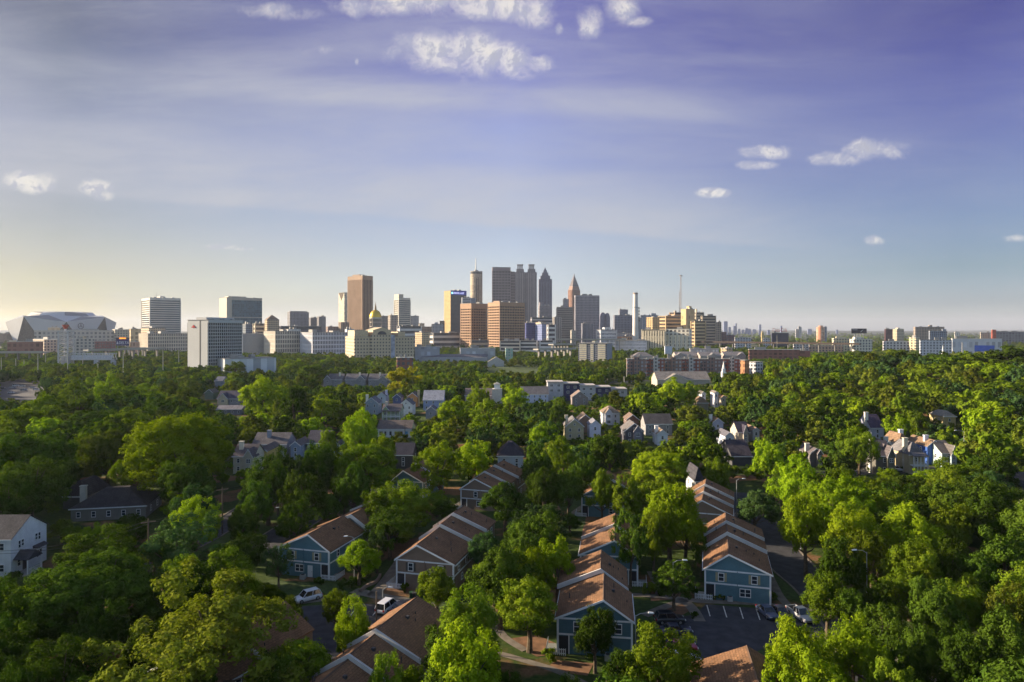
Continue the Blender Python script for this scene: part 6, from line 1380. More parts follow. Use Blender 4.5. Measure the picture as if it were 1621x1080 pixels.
# ================================================================ trees
def leaf_mesh(name, seed, Rr, Ht, z0, ncl, nlf, ls, flat=0.5, lob=0.3, cr=(0.17, 0.30), inner=0.35, top=1.0, shape='r'):
    rg = np.random.default_rng(seed)
    hc = (Ht-z0)/2; zc = z0+hc
    ph = rg.uniform(0, 6.28, (6, 3)); fr = rg.normal(0, 2.2, (6, 3))
    def lobe(d):
        s = np.zeros(len(d))
        for k in range(6): s += np.sin(d@fr[k]+ph[k, 0])
        return 1+lob*s/3.0
    d = rg.normal(size=(ncl*2, 3)); d /= np.linalg.norm(d, axis=1)[:, None]
    d = d[(d[:, 2] > -0.75)][:ncl]
    rad = rg.uniform(0.66, 0.86, len(d))*lobe(d)
    ni = int(len(d)*inner); rad[:ni] *= rg.uniform(0.35, 0.7, ni)
    if shape == 't':
        prof = np.clip(1.05-0.55*np.clip(d[:, 2], 0, 1)**1.5, 0.3, 1)
    elif shape == 'w':
        prof = np.clip(1.1-0.2*np.abs(d[:, 2]), 0.3, 1.2)
    else: prof = np.ones(len(d))
    C = d*rad[:, None]*np.array([Rr, Rr, hc])*np.stack([prof, prof, np.ones(len(d))], 1); C[:, 2] += zc
    rc = rg.uniform(cr[0], cr[1], len(d))*Rr
    per = max(8, nlf//len(d)); P = []; N = []
    for i in range(len(d)):
        m = int(per*(rc[i]/(Rr*(cr[0]+cr[1])/2))**2*(0.5 if i < ni else 1))+4
        # secondary lumps inside the clump
        ns = 9; sd = rg.normal(size=(ns, 3)); sd /= np.linalg.norm(sd, axis=1)[:, None]
        sc_ = C[i]+sd*rc[i]*np.array([0.72, 0.72, 0.6]); sr = rc[i]*rg.uniform(0.32, 0.55, ns)
        k = rg.integers(0, ns, m)
        q = rg.normal(size=(m, 3)); q /= np.linalg.norm(q, axis=1)[:, None]
        p = sc_[k]+q*(sr[k]*rg.uniform(0.65, 1.15, m))[:, None]
        ow = (p-np.array([0, 0, zc-hc*0.25]))/np.array([Rr, Rr, hc]); nn = q*0.55+(p-C[i])/rc[i]*0.45+ow*0.55+rg.normal(size=(m, 3))*0.30
        P.append(p); N.append(nn)
    P = np.concatenate(P); N = np.concatenate(N); N /= np.linalg.norm(N, axis=1)[:, None]
    ok = P[:, 2] > z0*0.5; P = P[ok]; N = N[ok]; n = len(P)
    a = rg.normal(size=(n, 3)); T = np.cross(N, a); T /= np.linalg.norm(T, axis=1)[:, None]; B = np.cross(N, T)
    s = ls*rg.uniform(0.55, 1.3, n)
    V = np.empty((n, 4, 3)); bend = N*(s*0.22)[:, None]
    V[:, 0] = P-T*s[:, None]-bend; V[:, 1] = P-B*(s*0.55)[:, None]; V[:, 2] = P+T*s[:, None]-bend; V[:, 3] = P+B*(s*0.55)[:, None]
    me = bpy.data.meshes.new(name); me.vertices.add(n*4); me.vertices.foreach_set('co', V.astype(np.float32).ravel())
    me.loops.add(n*4); me.loops.foreach_set('vertex_index', np.arange(n*4, dtype=np.int32))
    me.polygons.add(n); me.polygons.foreach_set('loop_start', np.arange(0, n*4, 4, dtype=np.int32)); me.polygons.foreach_set('loop_total', np.full(n, 4, dtype=np.int32))
    me.materials.append(LEAF['G']); me.update(calc_edges=True); me.validate()
    return me, C, rc

def trunk_mesh(name, seed, Rr, Ht, C, big=False):
    r = random.Random(seed); b = MB(); tr = Ht*0.022+0.06
    pts = [Vector((0, 0, -0.5)), Vector((r.uniform(-.1, .1), r.uniform(-.1, .1), Ht*0.18)), Vector((r.uniform(-.3, .3), r.uniform(-.3, .3), Ht*0.36)), Vector((r.uniform(-.5, .5), r.uniform(-.5, .5), Ht*0.58)), Vector((r.uniform(-.6, .6), r.uniform(-.6, .6), Ht*0.8))]
    rr = [tr*1.5, tr*1.05, tr*0.85, tr*0.5, tr*0.15]
    for i in range(4): b.tube(pts[i], pts[i+1], rr[i], rr[i+1], 8, BARK)
    idx = list(range(len(C))); r.shuffle(idx)
    for i in idx[:26 if big else 14]:
        c = Vector(C[i]); f = r.uniform(0.25, 0.75); k = min(int(f*4), 3); s = pts[k].lerp(pts[min(k+1, 4)], 0.5)
        if c.z < s.z: continue
        mid = s.lerp(c, 0.5)+Vector((0, 0, -0.06*Ht*r.random()))
        b.tube(s, mid, tr*0.42, tr*0.25, 6, BARK).tube(mid, c, tr*0.25, tr*0.07, 5, BARK)
    return b.mesh(name)

CRN = {}
def make_class(key, n, Rr, Ht, z0, ncl, nlf, ls, big=False, shapes='rrwt', **k):
    L = []
    for i in range(n):
        sh = shapes[i % len(shapes)]
        me, C, rc = leaf_mesh('crown', hash_(key)+i*13, Rr, Ht, z0, ncl, nlf, ls, shape=sh, **k)
        L.append((me, trunk_mesh('trunk', i+5, Rr, Ht, C, big)))
    CRN[key] = (L, Rr, Ht)
def hash_(s): return sum(ord(c)*(i+1)*17 for i, c in enumerate(s))
make_class('mid', 8, 5.0, 12.0, 2.4, 110, 24000, 0.165, shapes='rrwrtrwt', lob=0.24, cr=(0.15, 0.26))
make_class('big', 4, 10.0, 21.0, 3.0, 260, 80000, 0.21, big=True, shapes='rrrw', cr=(0.10, 0.18), lob=0.2, inner=0.3)
make_class('far', 6, 5.0, 12.0, 1.8, 60, 9000, 0.26, shapes='rrwrtw', lob=0.26)
make_class('olive', 1, 10.0, 18.0, 3.0, 130, 30000, 0.23, big=True, shapes='w', cr=(0.09, 0.17), lob=0.45, inner=0.5)
make_class('open', 2, 5.0, 12.0, 2.5, 60, 8000, 0.20, shapes='rw', cr=(0.13, 0.24), lob=0.45, inner=0.4)
make_class('rag', 3, 5.0, 12.0, 2.2, 75, 17000, 0.18, shapes='rwt', lob=0.46, cr=(0.13, 0.25), inner=0.4)
make_class('cone', 2, 3.0, 14.0, 0.8, 70, 12000, 0.16, shapes='tt', lob=0.15)

TREES = []   # x, y, g, w, h, tone, class, variant
def put(x, y, w, h, tone, cls=None):
    TREES.append([x, y, w, h, tone, cls])
def tp(px, yt, wpx, h, tone, cls=None, d=None):
    """a tree whose crown top shows at (px, yt), crown wpx wide"""
    g = 0
    if d is None:
        for _ in range(6):
            d = (H-g-h)*F/max(yt-HY, 4); g = gz((px-CX)/F*d, d)
    else:
        h = max(6.0, H-gz((px-CX)/F*d, d)-(yt-HY)*d/F)
    x = (px-CX)/F*d; w = wpx/F*d
    put(x, d, w, h, tone, cls)
EX = [(285,652,168,24,'Y'),(48,674,130,22,'D'),(20,690,90,20,'G'),(170,676,100,18,'O'),(205,643,74,16,'G'),(305,762,85,14,'B'),(290,822,125,12,'B'),(150,873,215,15,'D'),(15,985,110,12,'D'),(150,940,115,12,'D'),
 (250,905,90,11,'D'),(310,888,70,10,'D'),(372,893,80,10,'G'),(325,922,330,16,'O','olive'),(530,932,40,7,'G'),(560,944,64,11,'Y'),(610,1033,75,11,'G'),(745,928,105,12,'G'),(732,975,145,15,'Y'),
 (692,896,78,8,'G'),(770,840,62,9,'B'),(800,764,90,11,'D'),(855,797,100,11,'B'),(882,846,75,12,'Y'),(838,862,78,11,'Y'),(838,908,108,11,'G'),(640,762,108,13,'G'),(600,772,70,12,'G'),(597,840,40,8,'B','open'),
 (441,862,46,8,'B','open'),(480,740,80,15,'D'),(425,722,85,16,'D'),(440,712,46,16,'D'),(520,673,34,16,'G'),(502,697,64,18,'D'),(570,648,54,21,'Y'),(578,700,108,17,'G'),(605,684,50,16,'G'),
 (420,588,75,26,'Y'),(463,566,42,20,'Y'),(497,573,42,20,'G'),(466,604,48,24,'D'),(512,625,64,18,'Y'),(556,632,50,16,'O'),(372,570,35,16,'G'),(637,579,50,22,'A'),(697,703,88,16,'Y'),(750,693,66,16,'Y'),
 (720,625,70,18,'Y'),(775,640,80,17,'G'),(757,606,34,18,'Y'),(815,608,48,18,'Y'),(800,660,90,14,'D'),(857,666,54,14,'Y'),(880,637,30,16,'D','cone'),(850,701,58,15,'D'),(890,692,60,15,'G'),(925,717,56,14,'D'),
 (953,739,52,14,'G'),(965,683,65,15,'D'),(1045,712,95,14,'Y'),(992,750,56,13,'G'),(1060,756,92,17,'Y'),(1085,785,85,14,'Y'),(1035,800,62,13,'G'),(998,805,60,14,'D'),(1067,893,72,7.5,'D'),(942,957,80,9,'D'),
 (1046,990,125,12,'G'),(982,1028,75,10,'D'),(478,1003,95,9,'G'),(420,1035,90,9,'D'),(900,1068,70,9,'D'),(1136,721,46,13,'G'),(1195,777,72,10,'B'),(1120,666,44,12,'D'),(1093,637,62,13,'O'),(1070,596,60,20,'Y'),(1235,637,76,18,'G'),(1222,690,66,17,'Y'),
 (1262,727,78,16,'Y'),(1275,775,88,16,'Y'),(1345,795,95,15,'Y'),(1435,797,105,15,'Y'),(1440,850,95,13,'G'),(1505,850,80,13,'D'),(1310,903,92,10,'G'),(1262,980,105,13,'Y'),(1352,968,90,13,'Y'),(1285,1036,130,13,'Y'),
 (1415,1042,90,11,'G'),(1388,908,58,10,'D'),(1398,955,80,10,'D'),(1440,1010,70,10,'D'),(1470,900,80,12,'D'),(1350,925,55,9,'D'),(240,985,120,10,'D'),(300,1045,110,8,'D'),(1425,900,90,10,'G'),(1534,908,50,9,'G','open'),(1592,925,60,11,'O','open'),(1585,967,115,14,'D'),(1560,765,110,16,'D'),(1510,724,90,13,'G'),(1405,739,45,7,'Y',None,190),(1458,741,42,7,'Y',None,190),(1335,678,64,15,'D'),
 (1420,652,38,11,'Y',None,262),(1452,648,40,11,'G',None,268),(75,616,70,20,'Y'),(125,610,75,21,'G'),(25,640,80,18,'Y'),(170,600,60,20,'Y'),(225,606,70,18,'Y'),(140,642,90,18,'D'),(255,622,70,18,'D'),(345,660,70,15,'D'),(300,640,60,16,'D'),
 (1165,640,70,16,'G',None,325),(1290,612,75,17,'G',None,350),(1335,622,75,17,'Y',None,330),(1400,604,80,18,'G',None,330),(1460,606,80,18,'G',None,335),(1535,618,80,18,'Y',None,315),(1590,600,85,19,'G',None,330),(1370,556,70,18,'D',None,470),(1430,558,70,17,'D',None,440),(1610,545,90,19,'D',None,400),(1560,556,80,17,'G',None,410),(1500,556,80,17,'D',None,430),(1330,566,60,16,'G',None,480),(1585,570,70,16,'Y',None,360),(1470,572,80,16,'G',None,380),
 (1300,575,50,16,'G'),(1360,590,60,16,'G'),(1500,572,70,16,'D'),(1250,590,60,16,'G'),(1222,588,50,16,'G'),(460,940,50,8,'O'),(90,1010,120,12,'D'),(20,1040,110,12,'D'),(1490,930,90,12,'D'),(1520,1000,100,12,'D'),(1460,985,80,11,'D'),
 (560,735,60,14,'D'),(545,745,50,12,'D'),(900,740,60,13,'D'),(860,735,62,14,'D'),(140,848,60,6,'B'),(650,1045,60,9,'G'),(700,1050,90,11,'D'),(795,1050,60,8,'D'),
 (405,760,60,13,'D'),(385,790,50,12,'D'),(470,790,60,12,'D'),(520,775,44,10,'D'),(1110,845,30,8,'D'),(1225,700,60,14,'D'),(1330,740,80,15,'G'),(1400,770,80,14,'G'),(1500,790,90,14,'G'),(1590,830,100,14,'D'),(1550,870,90,12,'D'),(1330,850,80,12,'D'),(1380,830,80,13,'G')]
for e in EX: tp(*e)  # a few lower corner trees get dark leaves to imitate shade there
NEX = len(TREES)
# keep-clear list entries for near rows / lots
CLEAR += [(428, 835, 600, 915, 120), (628, 852, 735, 930, 116), (729, 728, 830, 805, 168), (1112, 800, 1217, 950, 112), (885, 870, 1003, 1040, 92), (920, 812, 990, 900, 119), (1100, 758, 1162, 818, 146), (510, 940, 705, 1080, 60), (1092, 1010, 1205, 1080, 60),
          (1095, 955, 1215, 1035, 112), (1195, 950, 1290, 985, 100), (1045, 968, 1100, 1050, 96), (575, 935, 665, 1005, 110), (470, 935, 508, 957, 112), (345, 790, 400, 840, 130), (1210, 850, 1320, 925, 100), (0, 812, 100, 925, 140), (115, 765, 215, 815, 162), (1000, 935, 1110, 985, 90), (0, 598, 62, 632, 560), (60, 600, 140, 607, 480), (895, 790, 925, 835, 130),
          (600, 885, 640, 940, 100), (622, 728, 660, 765, 175), (790, 1010, 900, 1079, 88), (368, 860, 400, 895, 110), (923, 789, 960, 828, 160), (1360, 740, 1500, 750, 215), (960, 597, 1100, 606, 560), (775, 573, 850, 588, 800), (860, 596, 960, 604, 480), (1369, 655, 1515, 742, 214)]
def blocked(x, y, w, h):
    g = gz(x, y); px = CX+F*x/y; yt = HY+(H-g-h)*F/y; yb = HY+(H-g-h*0.25)*F/y; hw = w*0.5*F/y*0.9
    for (a, b_, c, d_, dd) in CLEAR:
        if y < dd and px+hw > a and px-hw < c and yb > b_ and yt+ (yb-yt)*0.08 < d_: return True
    return False
def onfoot(x, y, w):
    for (a, b_, r) in FOOT:
        if abs(a-x) < r+8 and abs(b_-y) < r+8 and math.hypot(a-x, b_-y) < r+w*0.22: return True
    return False
rr = random.Random(11)
grid = {}
def reg(x, y, w): grid.setdefault((int(x//20), int(y//20)), []).append((x, y, w))
def near(x, y, w, f=0.37):
    i, j = int(x//20), int(y//20)
    for a in range(i-1, i+2):
        for b_ in range(j-1, j+2):
            for (p, q, v) in grid.get((a, b_), ()):
                if math.hypot(p-x, q-y) < f*(w+v): return True
    return False
for t_ in TREES: reg(t_[0], t_[1], t_[2])
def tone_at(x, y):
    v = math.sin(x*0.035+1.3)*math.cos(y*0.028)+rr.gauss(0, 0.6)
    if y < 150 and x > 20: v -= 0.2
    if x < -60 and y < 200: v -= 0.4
    if y < 200 and x/y > 0.5: v -= 0.7  # darker leaves at lower right: shade and corner falloff put into the colour
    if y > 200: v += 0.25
    if y < 95: v -= 0.5  # nearest trees darkened too, corner falloff put into leaf colour
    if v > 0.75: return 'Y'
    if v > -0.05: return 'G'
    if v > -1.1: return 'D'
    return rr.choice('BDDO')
FILL = []
for tries in range(60000):
    y = 62*math.exp(rr.random()*math.log(1500/62.0))
    x = (rr.uniform(-90, 1710)-CX)/F*y
    w = rr.uniform(9, 17) if y > 130 else rr.uniform(8, 15); h = min(w*rr.uniform(0.9, 1.3), 18)
    if y > 380: w *= 0.95; h = min(h, 14)
    if y > 600 and x < 150: h *= 0.8; w *= 0.85
    if y > 520 and (x < 80*1 or y > 900):
        if rr.random() < 0.35: continue
    if near(x, y, w): continue
    if onfoot(x, y, w): continue
    if blocked(x, y, w, h):
        w *= 0.6; h *= 0.5
        if h < 4.5 or blocked(x, y, w, h): continue
    reg(x, y, w); FILL.append([x, y, w, h, tone_at(x, y), None])
FILL.sort(key=lambda t: t[1])
def hidden_size(t): return t[2]/t[1]
NIND = 290-NEX
IND = FILL[:NIND]; REST = FILL[NIND:]
TREES += IND

# keep the sight lines to the measured houses: shift nothing, only drop the crown height of a tree that would cover a house
for k in range(NEX):
    x, y, w, h, tone, cls = TREES[k]; g = gz(x, y); px = CX+F*x/y; yt = HY+(H-g-h)*F/y; yb = HY+(H-g-h*0.2)*F/y; hw = w*0.5*F/y*0.85
    for (a, b_, c, d_, dd) in CLEAR:
        if y < dd-3 and c-a > 6:
            ox = min(px+hw, c)-max(px-hw, a); oy = min(yb, d_)-max(yt, b_)
            if ox > 0 and oy > 0 and ox*oy > 0.30*(c-a)*(d_-b_): print('COVER', EX[k][:5], 'd%.0f' % y, 'over', (int(a), int(b_), int(c), int(d_), int(dd)), '%.2f' % (ox*oy/((c-a)*(d_-b_))))
# ---- labels for the trees
LM = [('the white gabled house', 40, 860), ('the low dark hipped house', 175, 800), ('the great bright oak', 285, 720), ('the blue left townhouse row', 500, 870), ('the taupe row by the white minivan', 690, 870), ('the farthest taupe row', 780, 765),
      ('the right blue row', 1165, 900), ('the dark blue lower row', 950, 970), ('the half hidden blue row', 955, 870), ('the stepped taupe row', 1135, 790), ('the bottom brown roofs', 620, 1020), ('the bottom right roof', 1150, 1050),
      ('the marked parking bays', 1160, 980), ('the white minivan', 614, 955), ('the great olive tree', 330, 1000), ('the cream chimney house', 390, 725), ('the yellow gable', 420, 705), ('the long grey roof', 440, 690), ('the two tone house', 365, 635),
      ('the white schoolhouse', 628, 682), ('the green veranda house', 618, 655), ('the pale metal roof', 688, 628), ('the grey row houses', 565, 598), ('the charcoal cottage', 640, 715), ('the dark hipped white house', 808, 715), ('the broad cream gable', 908, 668),
      ('the tall white gable', 941, 675), ('the dark chalet', 1002, 680), ('the long dark roof', 1040, 668), ('the flat roofed modern row', 930, 617), ('the cream garage house', 1172, 685), ('the pale blue gable', 1133, 665), ('the narrow white houses', 1125, 630),
      ('the lone grey house', 1286, 712), ('the charcoal double gables', 1392, 715), ('the cream veranda house', 1442, 715), ('the bright blue house', 1470, 700), ('the yellow hipped house', 1497, 660), ('the pale mint house', 1495, 718), ('the purple roofed house', 1382, 668),
      ('the right edge roof', 1608, 775), ('the dark road bend', 1290, 905), ('the far left lot', 40, 612), ('the hotel annex', 390, 577), ('the cream slab', 938, 565), ('the brick apartments', 1090, 578), ('the slender steeple', 1145, 585), ('the brick school', 1230, 558),
      ('the billboard', 1360, 528), ('the pale floodlight pole', 1523, 560), ('the golden tree', 637, 600), ('the turret', 787, 610), ('the long apartment hall', 1080, 600), ('the pale timber gable', 785, 572), ('the left frame edge', 0, 760), ('the right frame edge', 1621, 880), ('the bottom left corner', 30, 1060), ('the bottom right corner', 1600, 1060),
      ('the lattice tower', 104, 560), ('the navy billboard', 194, 545), ('the back street', 400, 860), ('the forked path', 1070, 955)]
TW_ = {'Y': ('bright yellow green', 'lime lit', 'sunlit light green'), 'G': ('mid green', 'fresh green', 'leaf green'), 'D': ('dark green', 'deep green', 'shadowy green'), 'O': ('olive brown', 'bronze green', 'dull olive'), 'B': ('blue green', 'grey green', 'dusky green'), 'A': ('golden yellow',)*3}
LBL = set()
def tree_label(t, k):
    x, y, w, h, tone, cls = t; g = gz(x, y); px = CX+F*x/y; py = HY+(H-g-h*0.6)*F/y; wp = w/y*F
    size = 'huge' if wp > 135 else 'large' if wp > 85 else 'broad' if w > h*1.05 else 'tall' if h > w*1.3 else 'round' if wp > 50 else 'small' if wp > 30 else 'distant small'
    if cls == 'cone': size = 'pointed conical'
    if cls == 'open': size = 'thin open crowned'
    if cls == 'olive': return 'huge open crowned olive tree with visible limbs at lower left'
    L = sorted(LM, key=lambda q: (q[1]-px)**2+(1.4*(q[2]-py))**2)
    def rel(q):
        dx, dy = px-q[1], py-q[2]; r_ = math.hypot(dx, dy); pre = 'right ' if False else ''
        s = 'left of' if dx < 0 else 'right of'
        if abs(dy) > abs(dx)*2.2: return ('standing below' if dy > 0 else 'rising above')
        if abs(dy) > abs(dx)*0.7: return ('below and ' if dy > 0 else 'above and ')+s
        return ('close ' if r_ < 40 else 'well ' if r_ > 90 else '')+s
    for q in L[:3]:
        for tn in TW_[tone]:
            s = '%s %s tree %s %s' % (size, tn, rel(q), q[0])
            if s not in LBL: LBL.add(s); return s
    for q in L[:2]:
        for e in ('second', 'third', 'fourth', 'fifth'):
            s = '%s %s %s tree %s %s' % (e, size, TW_[tone][0], rel(q), q[0])
            if s not in LBL: LBL.add(s); return s
    s = '%s %s tree between %s and %s' % (size, TW_[tone][0], L[0][0], L[1][0]); return s
for k, t_ in enumerate(TREES):
    x, y, w, h, tone, cls = t_
    if cls is None: cls = 'far' if y > 210 else ('big' if w > 15 else 'rag' if rr.random() < 0.22 else 'mid')
    L, Rr, Ht = CRN[cls]; v = rr.randrange(len(L)); me, tm = L[v]
    if k < NEX and blocked(x, y, w*0.8, h) and False: pass
    t = thing('conifer_tree' if cls == 'cone' else 'broadleaf_tree', tree_label(t_, k), 'tree', (x, y, gz(x, y)), rr.uniform(0, 6.28), 'broadleaf trees filling the neighbourhood')
    sxy = w/(2*Rr)
    t.scale = (sxy*rr.uniform(0.95, 1.07), sxy*rr.uniform(0.95, 1.07), h/Ht)
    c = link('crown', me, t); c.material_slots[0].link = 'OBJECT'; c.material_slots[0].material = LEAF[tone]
    link('trunk', tm, t)
# ---- shrubs by the houses
SH = leaf_mesh('shrub_leaves', 77, 1.0, 1.3, 0.0, 22, 1800, 0.09, lob=0.2)[0]
for (px, py, s, lb) in ((575, 918, 1.6, 'round clipped shrub at the corner of the blue left row'), (586, 905, 1.3, 'second shrub along the side of the blue left row'), (545, 932, 1.4, 'low shrub before the picket porch of the blue left row'), (560, 925, 1.1, 'small shrub between two shrubs at the blue left row'),
      (1140, 950, 1.0, 'low shrub under the ground window of the right blue row'), (1128, 948, 0.9, 'small shrub beside the porch of the right blue row'), (1030, 940, 1.5, 'hedge shrub left of the path below the half hidden blue row'), (1050, 940, 1.5, 'hedge shrub in the middle below the half hidden blue row'),
      (1095, 944, 1.4, 'hedge shrub right of the tall street lamp'), (640, 935, 1.0, 'low shrub by the porch of the taupe row'), (870, 1046, 1.3, 'shrub at the corner of the dark blue lower row'), (20, 925, 1.8, 'dark shrub under the white gabled house'), (1222, 952, 1.2, 'shrub at the right corner of the right blue row'),
      (700, 948, 1.3, 'shrub behind the black parked car'), (1380, 748, 1.6, 'shrub before the charcoal double gables'), (1430, 746, 1.5, 'shrub before the cream veranda house'), (1100, 978, 0.8, 'small shrub by the steps of the forked path'), (505, 925, 1.2, 'shrub below the door of the blue left row')):
    x, y, g = pt(px, py); o = link('shrub', SH, None, (x, y, g-0.1), rr.uniform(0, 6)); o.scale = (s, s, s*rr.uniform(0.8, 1.1)); tag(o, lb, 'shrub', 'shrubs around the townhouses')
    o.material_slots[0].link = 'OBJECT'; o.material_slots[0].material = LEAF[rr.choice('GDD')]
# ---- the far woods as one mass
protos = []
for tone in ('Y', 'G', 'G', 'D', 'B', 'O'):
    me, C, rc = leaf_mesh('far_crown', 300+len(protos), 5.0, 11.0, 0.2, 34, 2600, 0.44, lob=0.25)
    me.materials.clear(); me.materials.append(LEAF[tone]); protos.append(bpy.data.objects.new('far_crown', me))
pts = np.array([(t[0], t[1], gz(t[0], t[1])) for t in REST], dtype=np.float32)
# extend the woods outwards to the sides and the horizon
ext = []
for _ in range(5200):
    y = 1450*math.exp(rr.random()*math.log(9000/1450.0)); x = (rr.uniform(-300, 1900)-CX)/F*y
    if y < 2700 and -1500 < x < 900 and rr.random() < 0.6: continue
    if onfoot(x, y, 8): continue
    ext.append((x, y, gz(x, y), rr.uniform(1.0, 1.5)*(1+y/9000.0)))
for _ in range(3500):
    y = rr.uniform(-100, 600); x = rr.choice((-1, 1))*rr.uniform(0.82*max(y, 0), 0.82*max(y, 0)+200)
    if math.hypot(x, y) < 62 or near(x, y, 11) or onfoot(x, y, 11): continue
    reg(x, y, 11); ext.append((x, y, gz(x, y), rr.uniform(0.9, 1.5)))
allp = [(t[0], t[1], gz(t[0], t[1])) for t in REST]+[e[:3] for e in ext]
scl = [(t[2]/10.0, t[2]/10.0, t[3]/11.0) for t in REST]+[(e[3], e[3], e[3]*0.85) for e in ext]
me = bpy.data.meshes.new('woodland'); me.from_pydata(allp, [], [])
at = me.attributes.new('tree_scale', 'FLOAT_VECTOR', 'POINT'); at.data.foreach_set('vector', np.array(scl, dtype=np.float32).ravel())
wd = link('woodland', me); tag(wd, 'far off woodland mass reaching to the horizon', 'woodland', None, 'stuff')
ng = bpy.data.node_groups.new('woodland_trees', 'GeometryNodeTree'); ng.interface.new_socket('Geometry', in_out='INPUT', socket_type='NodeSocketGeometry'); ng.interface.new_socket('Geometry', in_out='OUTPUT', socket_type='NodeSocketGeometry')
N_ = ng.nodes; l_ = ng.links; gi = N_.new('NodeGroupInput'); go = N_.new('NodeGroupOutput'); ip = N_.new('GeometryNodeInstanceOnPoints'); jn = N_.new('GeometryNodeJoinGeometry')
for p in protos:
    oi = N_.new('GeometryNodeObjectInfo'); oi.inputs['Object'].default_value = p; oi.inputs['As Instance'].default_value = True; l_.new(oi.outputs['Geometry'], jn.inputs[0])
l_.new(gi.outputs[0], ip.inputs['Points']); l_.new(jn.outputs[0], ip.inputs['Instance']); ip.inputs['Pick Instance'].default_value = True
rv = N_.new('FunctionNodeRandomValue'); rv.data_type = 'INT'; rv.inputs[4].default_value = 0; rv.inputs[5].default_value = len(protos)-1; l_.new(rv.outputs[2], ip.inputs['Instance Index'])
rv2 = N_.new('FunctionNodeRandomValue'); rv2.data_type = 'FLOAT_VECTOR'; rv2.inputs[0].default_value = (0, 0, 0); rv2.inputs[1].default_value = (0, 0, 6.28); l_.new(rv2.outputs[0], ip.inputs['Rotation'])
na = N_.new('GeometryNodeInputNamedAttribute'); na.data_type = 'FLOAT_VECTOR'; na.inputs[0].default_value = 'tree_scale'; l_.new(na.outputs[0], ip.inputs['Scale'])
l_.new(ip.outputs[0], go.inputs[0]); md = wd.modifiers.new('woodland_trees', 'NODES'); md.node_group = ng
print('TREES', len(TREES), 'REST', len(REST), 'FILL', len(FILL), 'EXT', len(ext), 'last ind d', TREES[-1][1])
# ================================================================ air, sky, sun, camera
SUN_AZ, SUN_EL = -76.0, 17.0
hz = bpy.data.materials.new('haze'); nt, n, l = nodes_of(hz)
o = n.new('ShaderNodeOutputMaterial'); pv = n.new('ShaderNodeVolumePrincipled'); pv.inputs['Color'].default_value = (0.74, 0.80, 1.0, 1); pv.inputs['Density'].default_value = HAZE; pv.inputs['Anisotropy'].default_value = 0.15
l.new(pv.outputs[0], o.inputs['Volume'])
b = MB().box(-12000, 12000, -1000, 16500, -8, 330, hz); hb = b.build('haze'); hb['kind'] = 'stuff'; hb['label'] = 'thin blue haze over the city and woods'; hb['category'] = 'haze'

w = bpy.data.worlds.new('World'); sc.world = w; w.use_nodes = True; w.cycles.sampling_method = 'MANUAL'; w.cycles.sample_map_resolution = 256; nt = w.node_tree; nt.nodes.clear(); n = nt.nodes; l = nt.links
out = n.new('ShaderNodeOutputWorld'); bg = n.new('ShaderNodeBackground'); l.new(bg.outputs[0], out.inputs[0])
sky = n.new('ShaderNodeTexSky'); sky.sky_type = 'NISHITA'; sky.sun_disc = False; sky.sun_elevation = R(SUN_EL); sky.sun_rotation = R(SUN_AZ) % (2*math.pi)
sky.air_density = 1.0; sky.dust_density = 1.2; sky.ozone_density = 2.5; sky.altitude = 300
def M(op, a, b_=None, c=None, cl=False):
    q = n.new('ShaderNodeMath'); q.operation = op; q.use_clamp = cl
    for i, v in enumerate((a, b_, c)):
        if v is None: continue
        if isinstance(v, (int, float)): q.inputs[i].default_value = v
        else: l.new(v, q.inputs[i])
    return q.outputs[0]
tc = n.new('ShaderNodeTexCoord'); sp = n.new('ShaderNodeSeparateXYZ'); l.new(tc.outputs['Generated'], sp.inputs[0])
X_, Y_, Z_ = sp.outputs
el = M('ARCSINE', Z_); az = M('ARCTAN2', X_, Y_)
def MR(v, a, b_, c=0.0, d=1.0, sm=True):
    q = n.new('ShaderNodeMapRange'); q.inputs[1].default_value = a; q.inputs[2].default_value = b_; q.inputs[3].default_value = c; q.inputs[4].default_value = d
    if sm: q.interpolation_type = 'SMOOTHSTEP'
    l.new(v, q.inputs[0]); return q.outputs[0]
def ramp(v, stops):
    q = n.new('ShaderNodeValToRGB'); cr = q.color_ramp; cr.interpolation = 'EASE' if False else 'LINEAR'
    cr.elements[0].position = stops[0][0]; cr.elements[0].color = (*stops[0][1], 1); cr.elements[1].position = stops[-1][0]; cr.elements[1].color = (*stops[-1][1], 1)
    for p, c in stops[1:-1]: e = cr.elements.new(p); e.color = (*c, 1)
    l.new(v, q.inputs[0]); return q.outputs[0]
def VM(op, a, b_, s=None):
    q = n.new('ShaderNodeVectorMath'); q.operation = op
    for i, v in enumerate((a, b_)):
        if v is None: continue
        if isinstance(v, tuple): q.inputs[i].default_value = v
        else: l.new(v, q.inputs[i])
    if s is not None:
        if isinstance(s, (int, float)): q.inputs['Scale'].default_value = s
        else: l.new(s, q.inputs['Scale'])
    return q.outputs[0]
def MX(f, a, b_):
    q = n.new('ShaderNodeMix'); q.data_type = 'RGBA'; l.new(f, q.inputs[0])
    for i, v in ((6, a), (7, b_)):
        if isinstance(v, tuple): q.inputs[i].default_value = (*v, 1)
        else: l.new(v, q.inputs[i])
    return q.outputs[2]
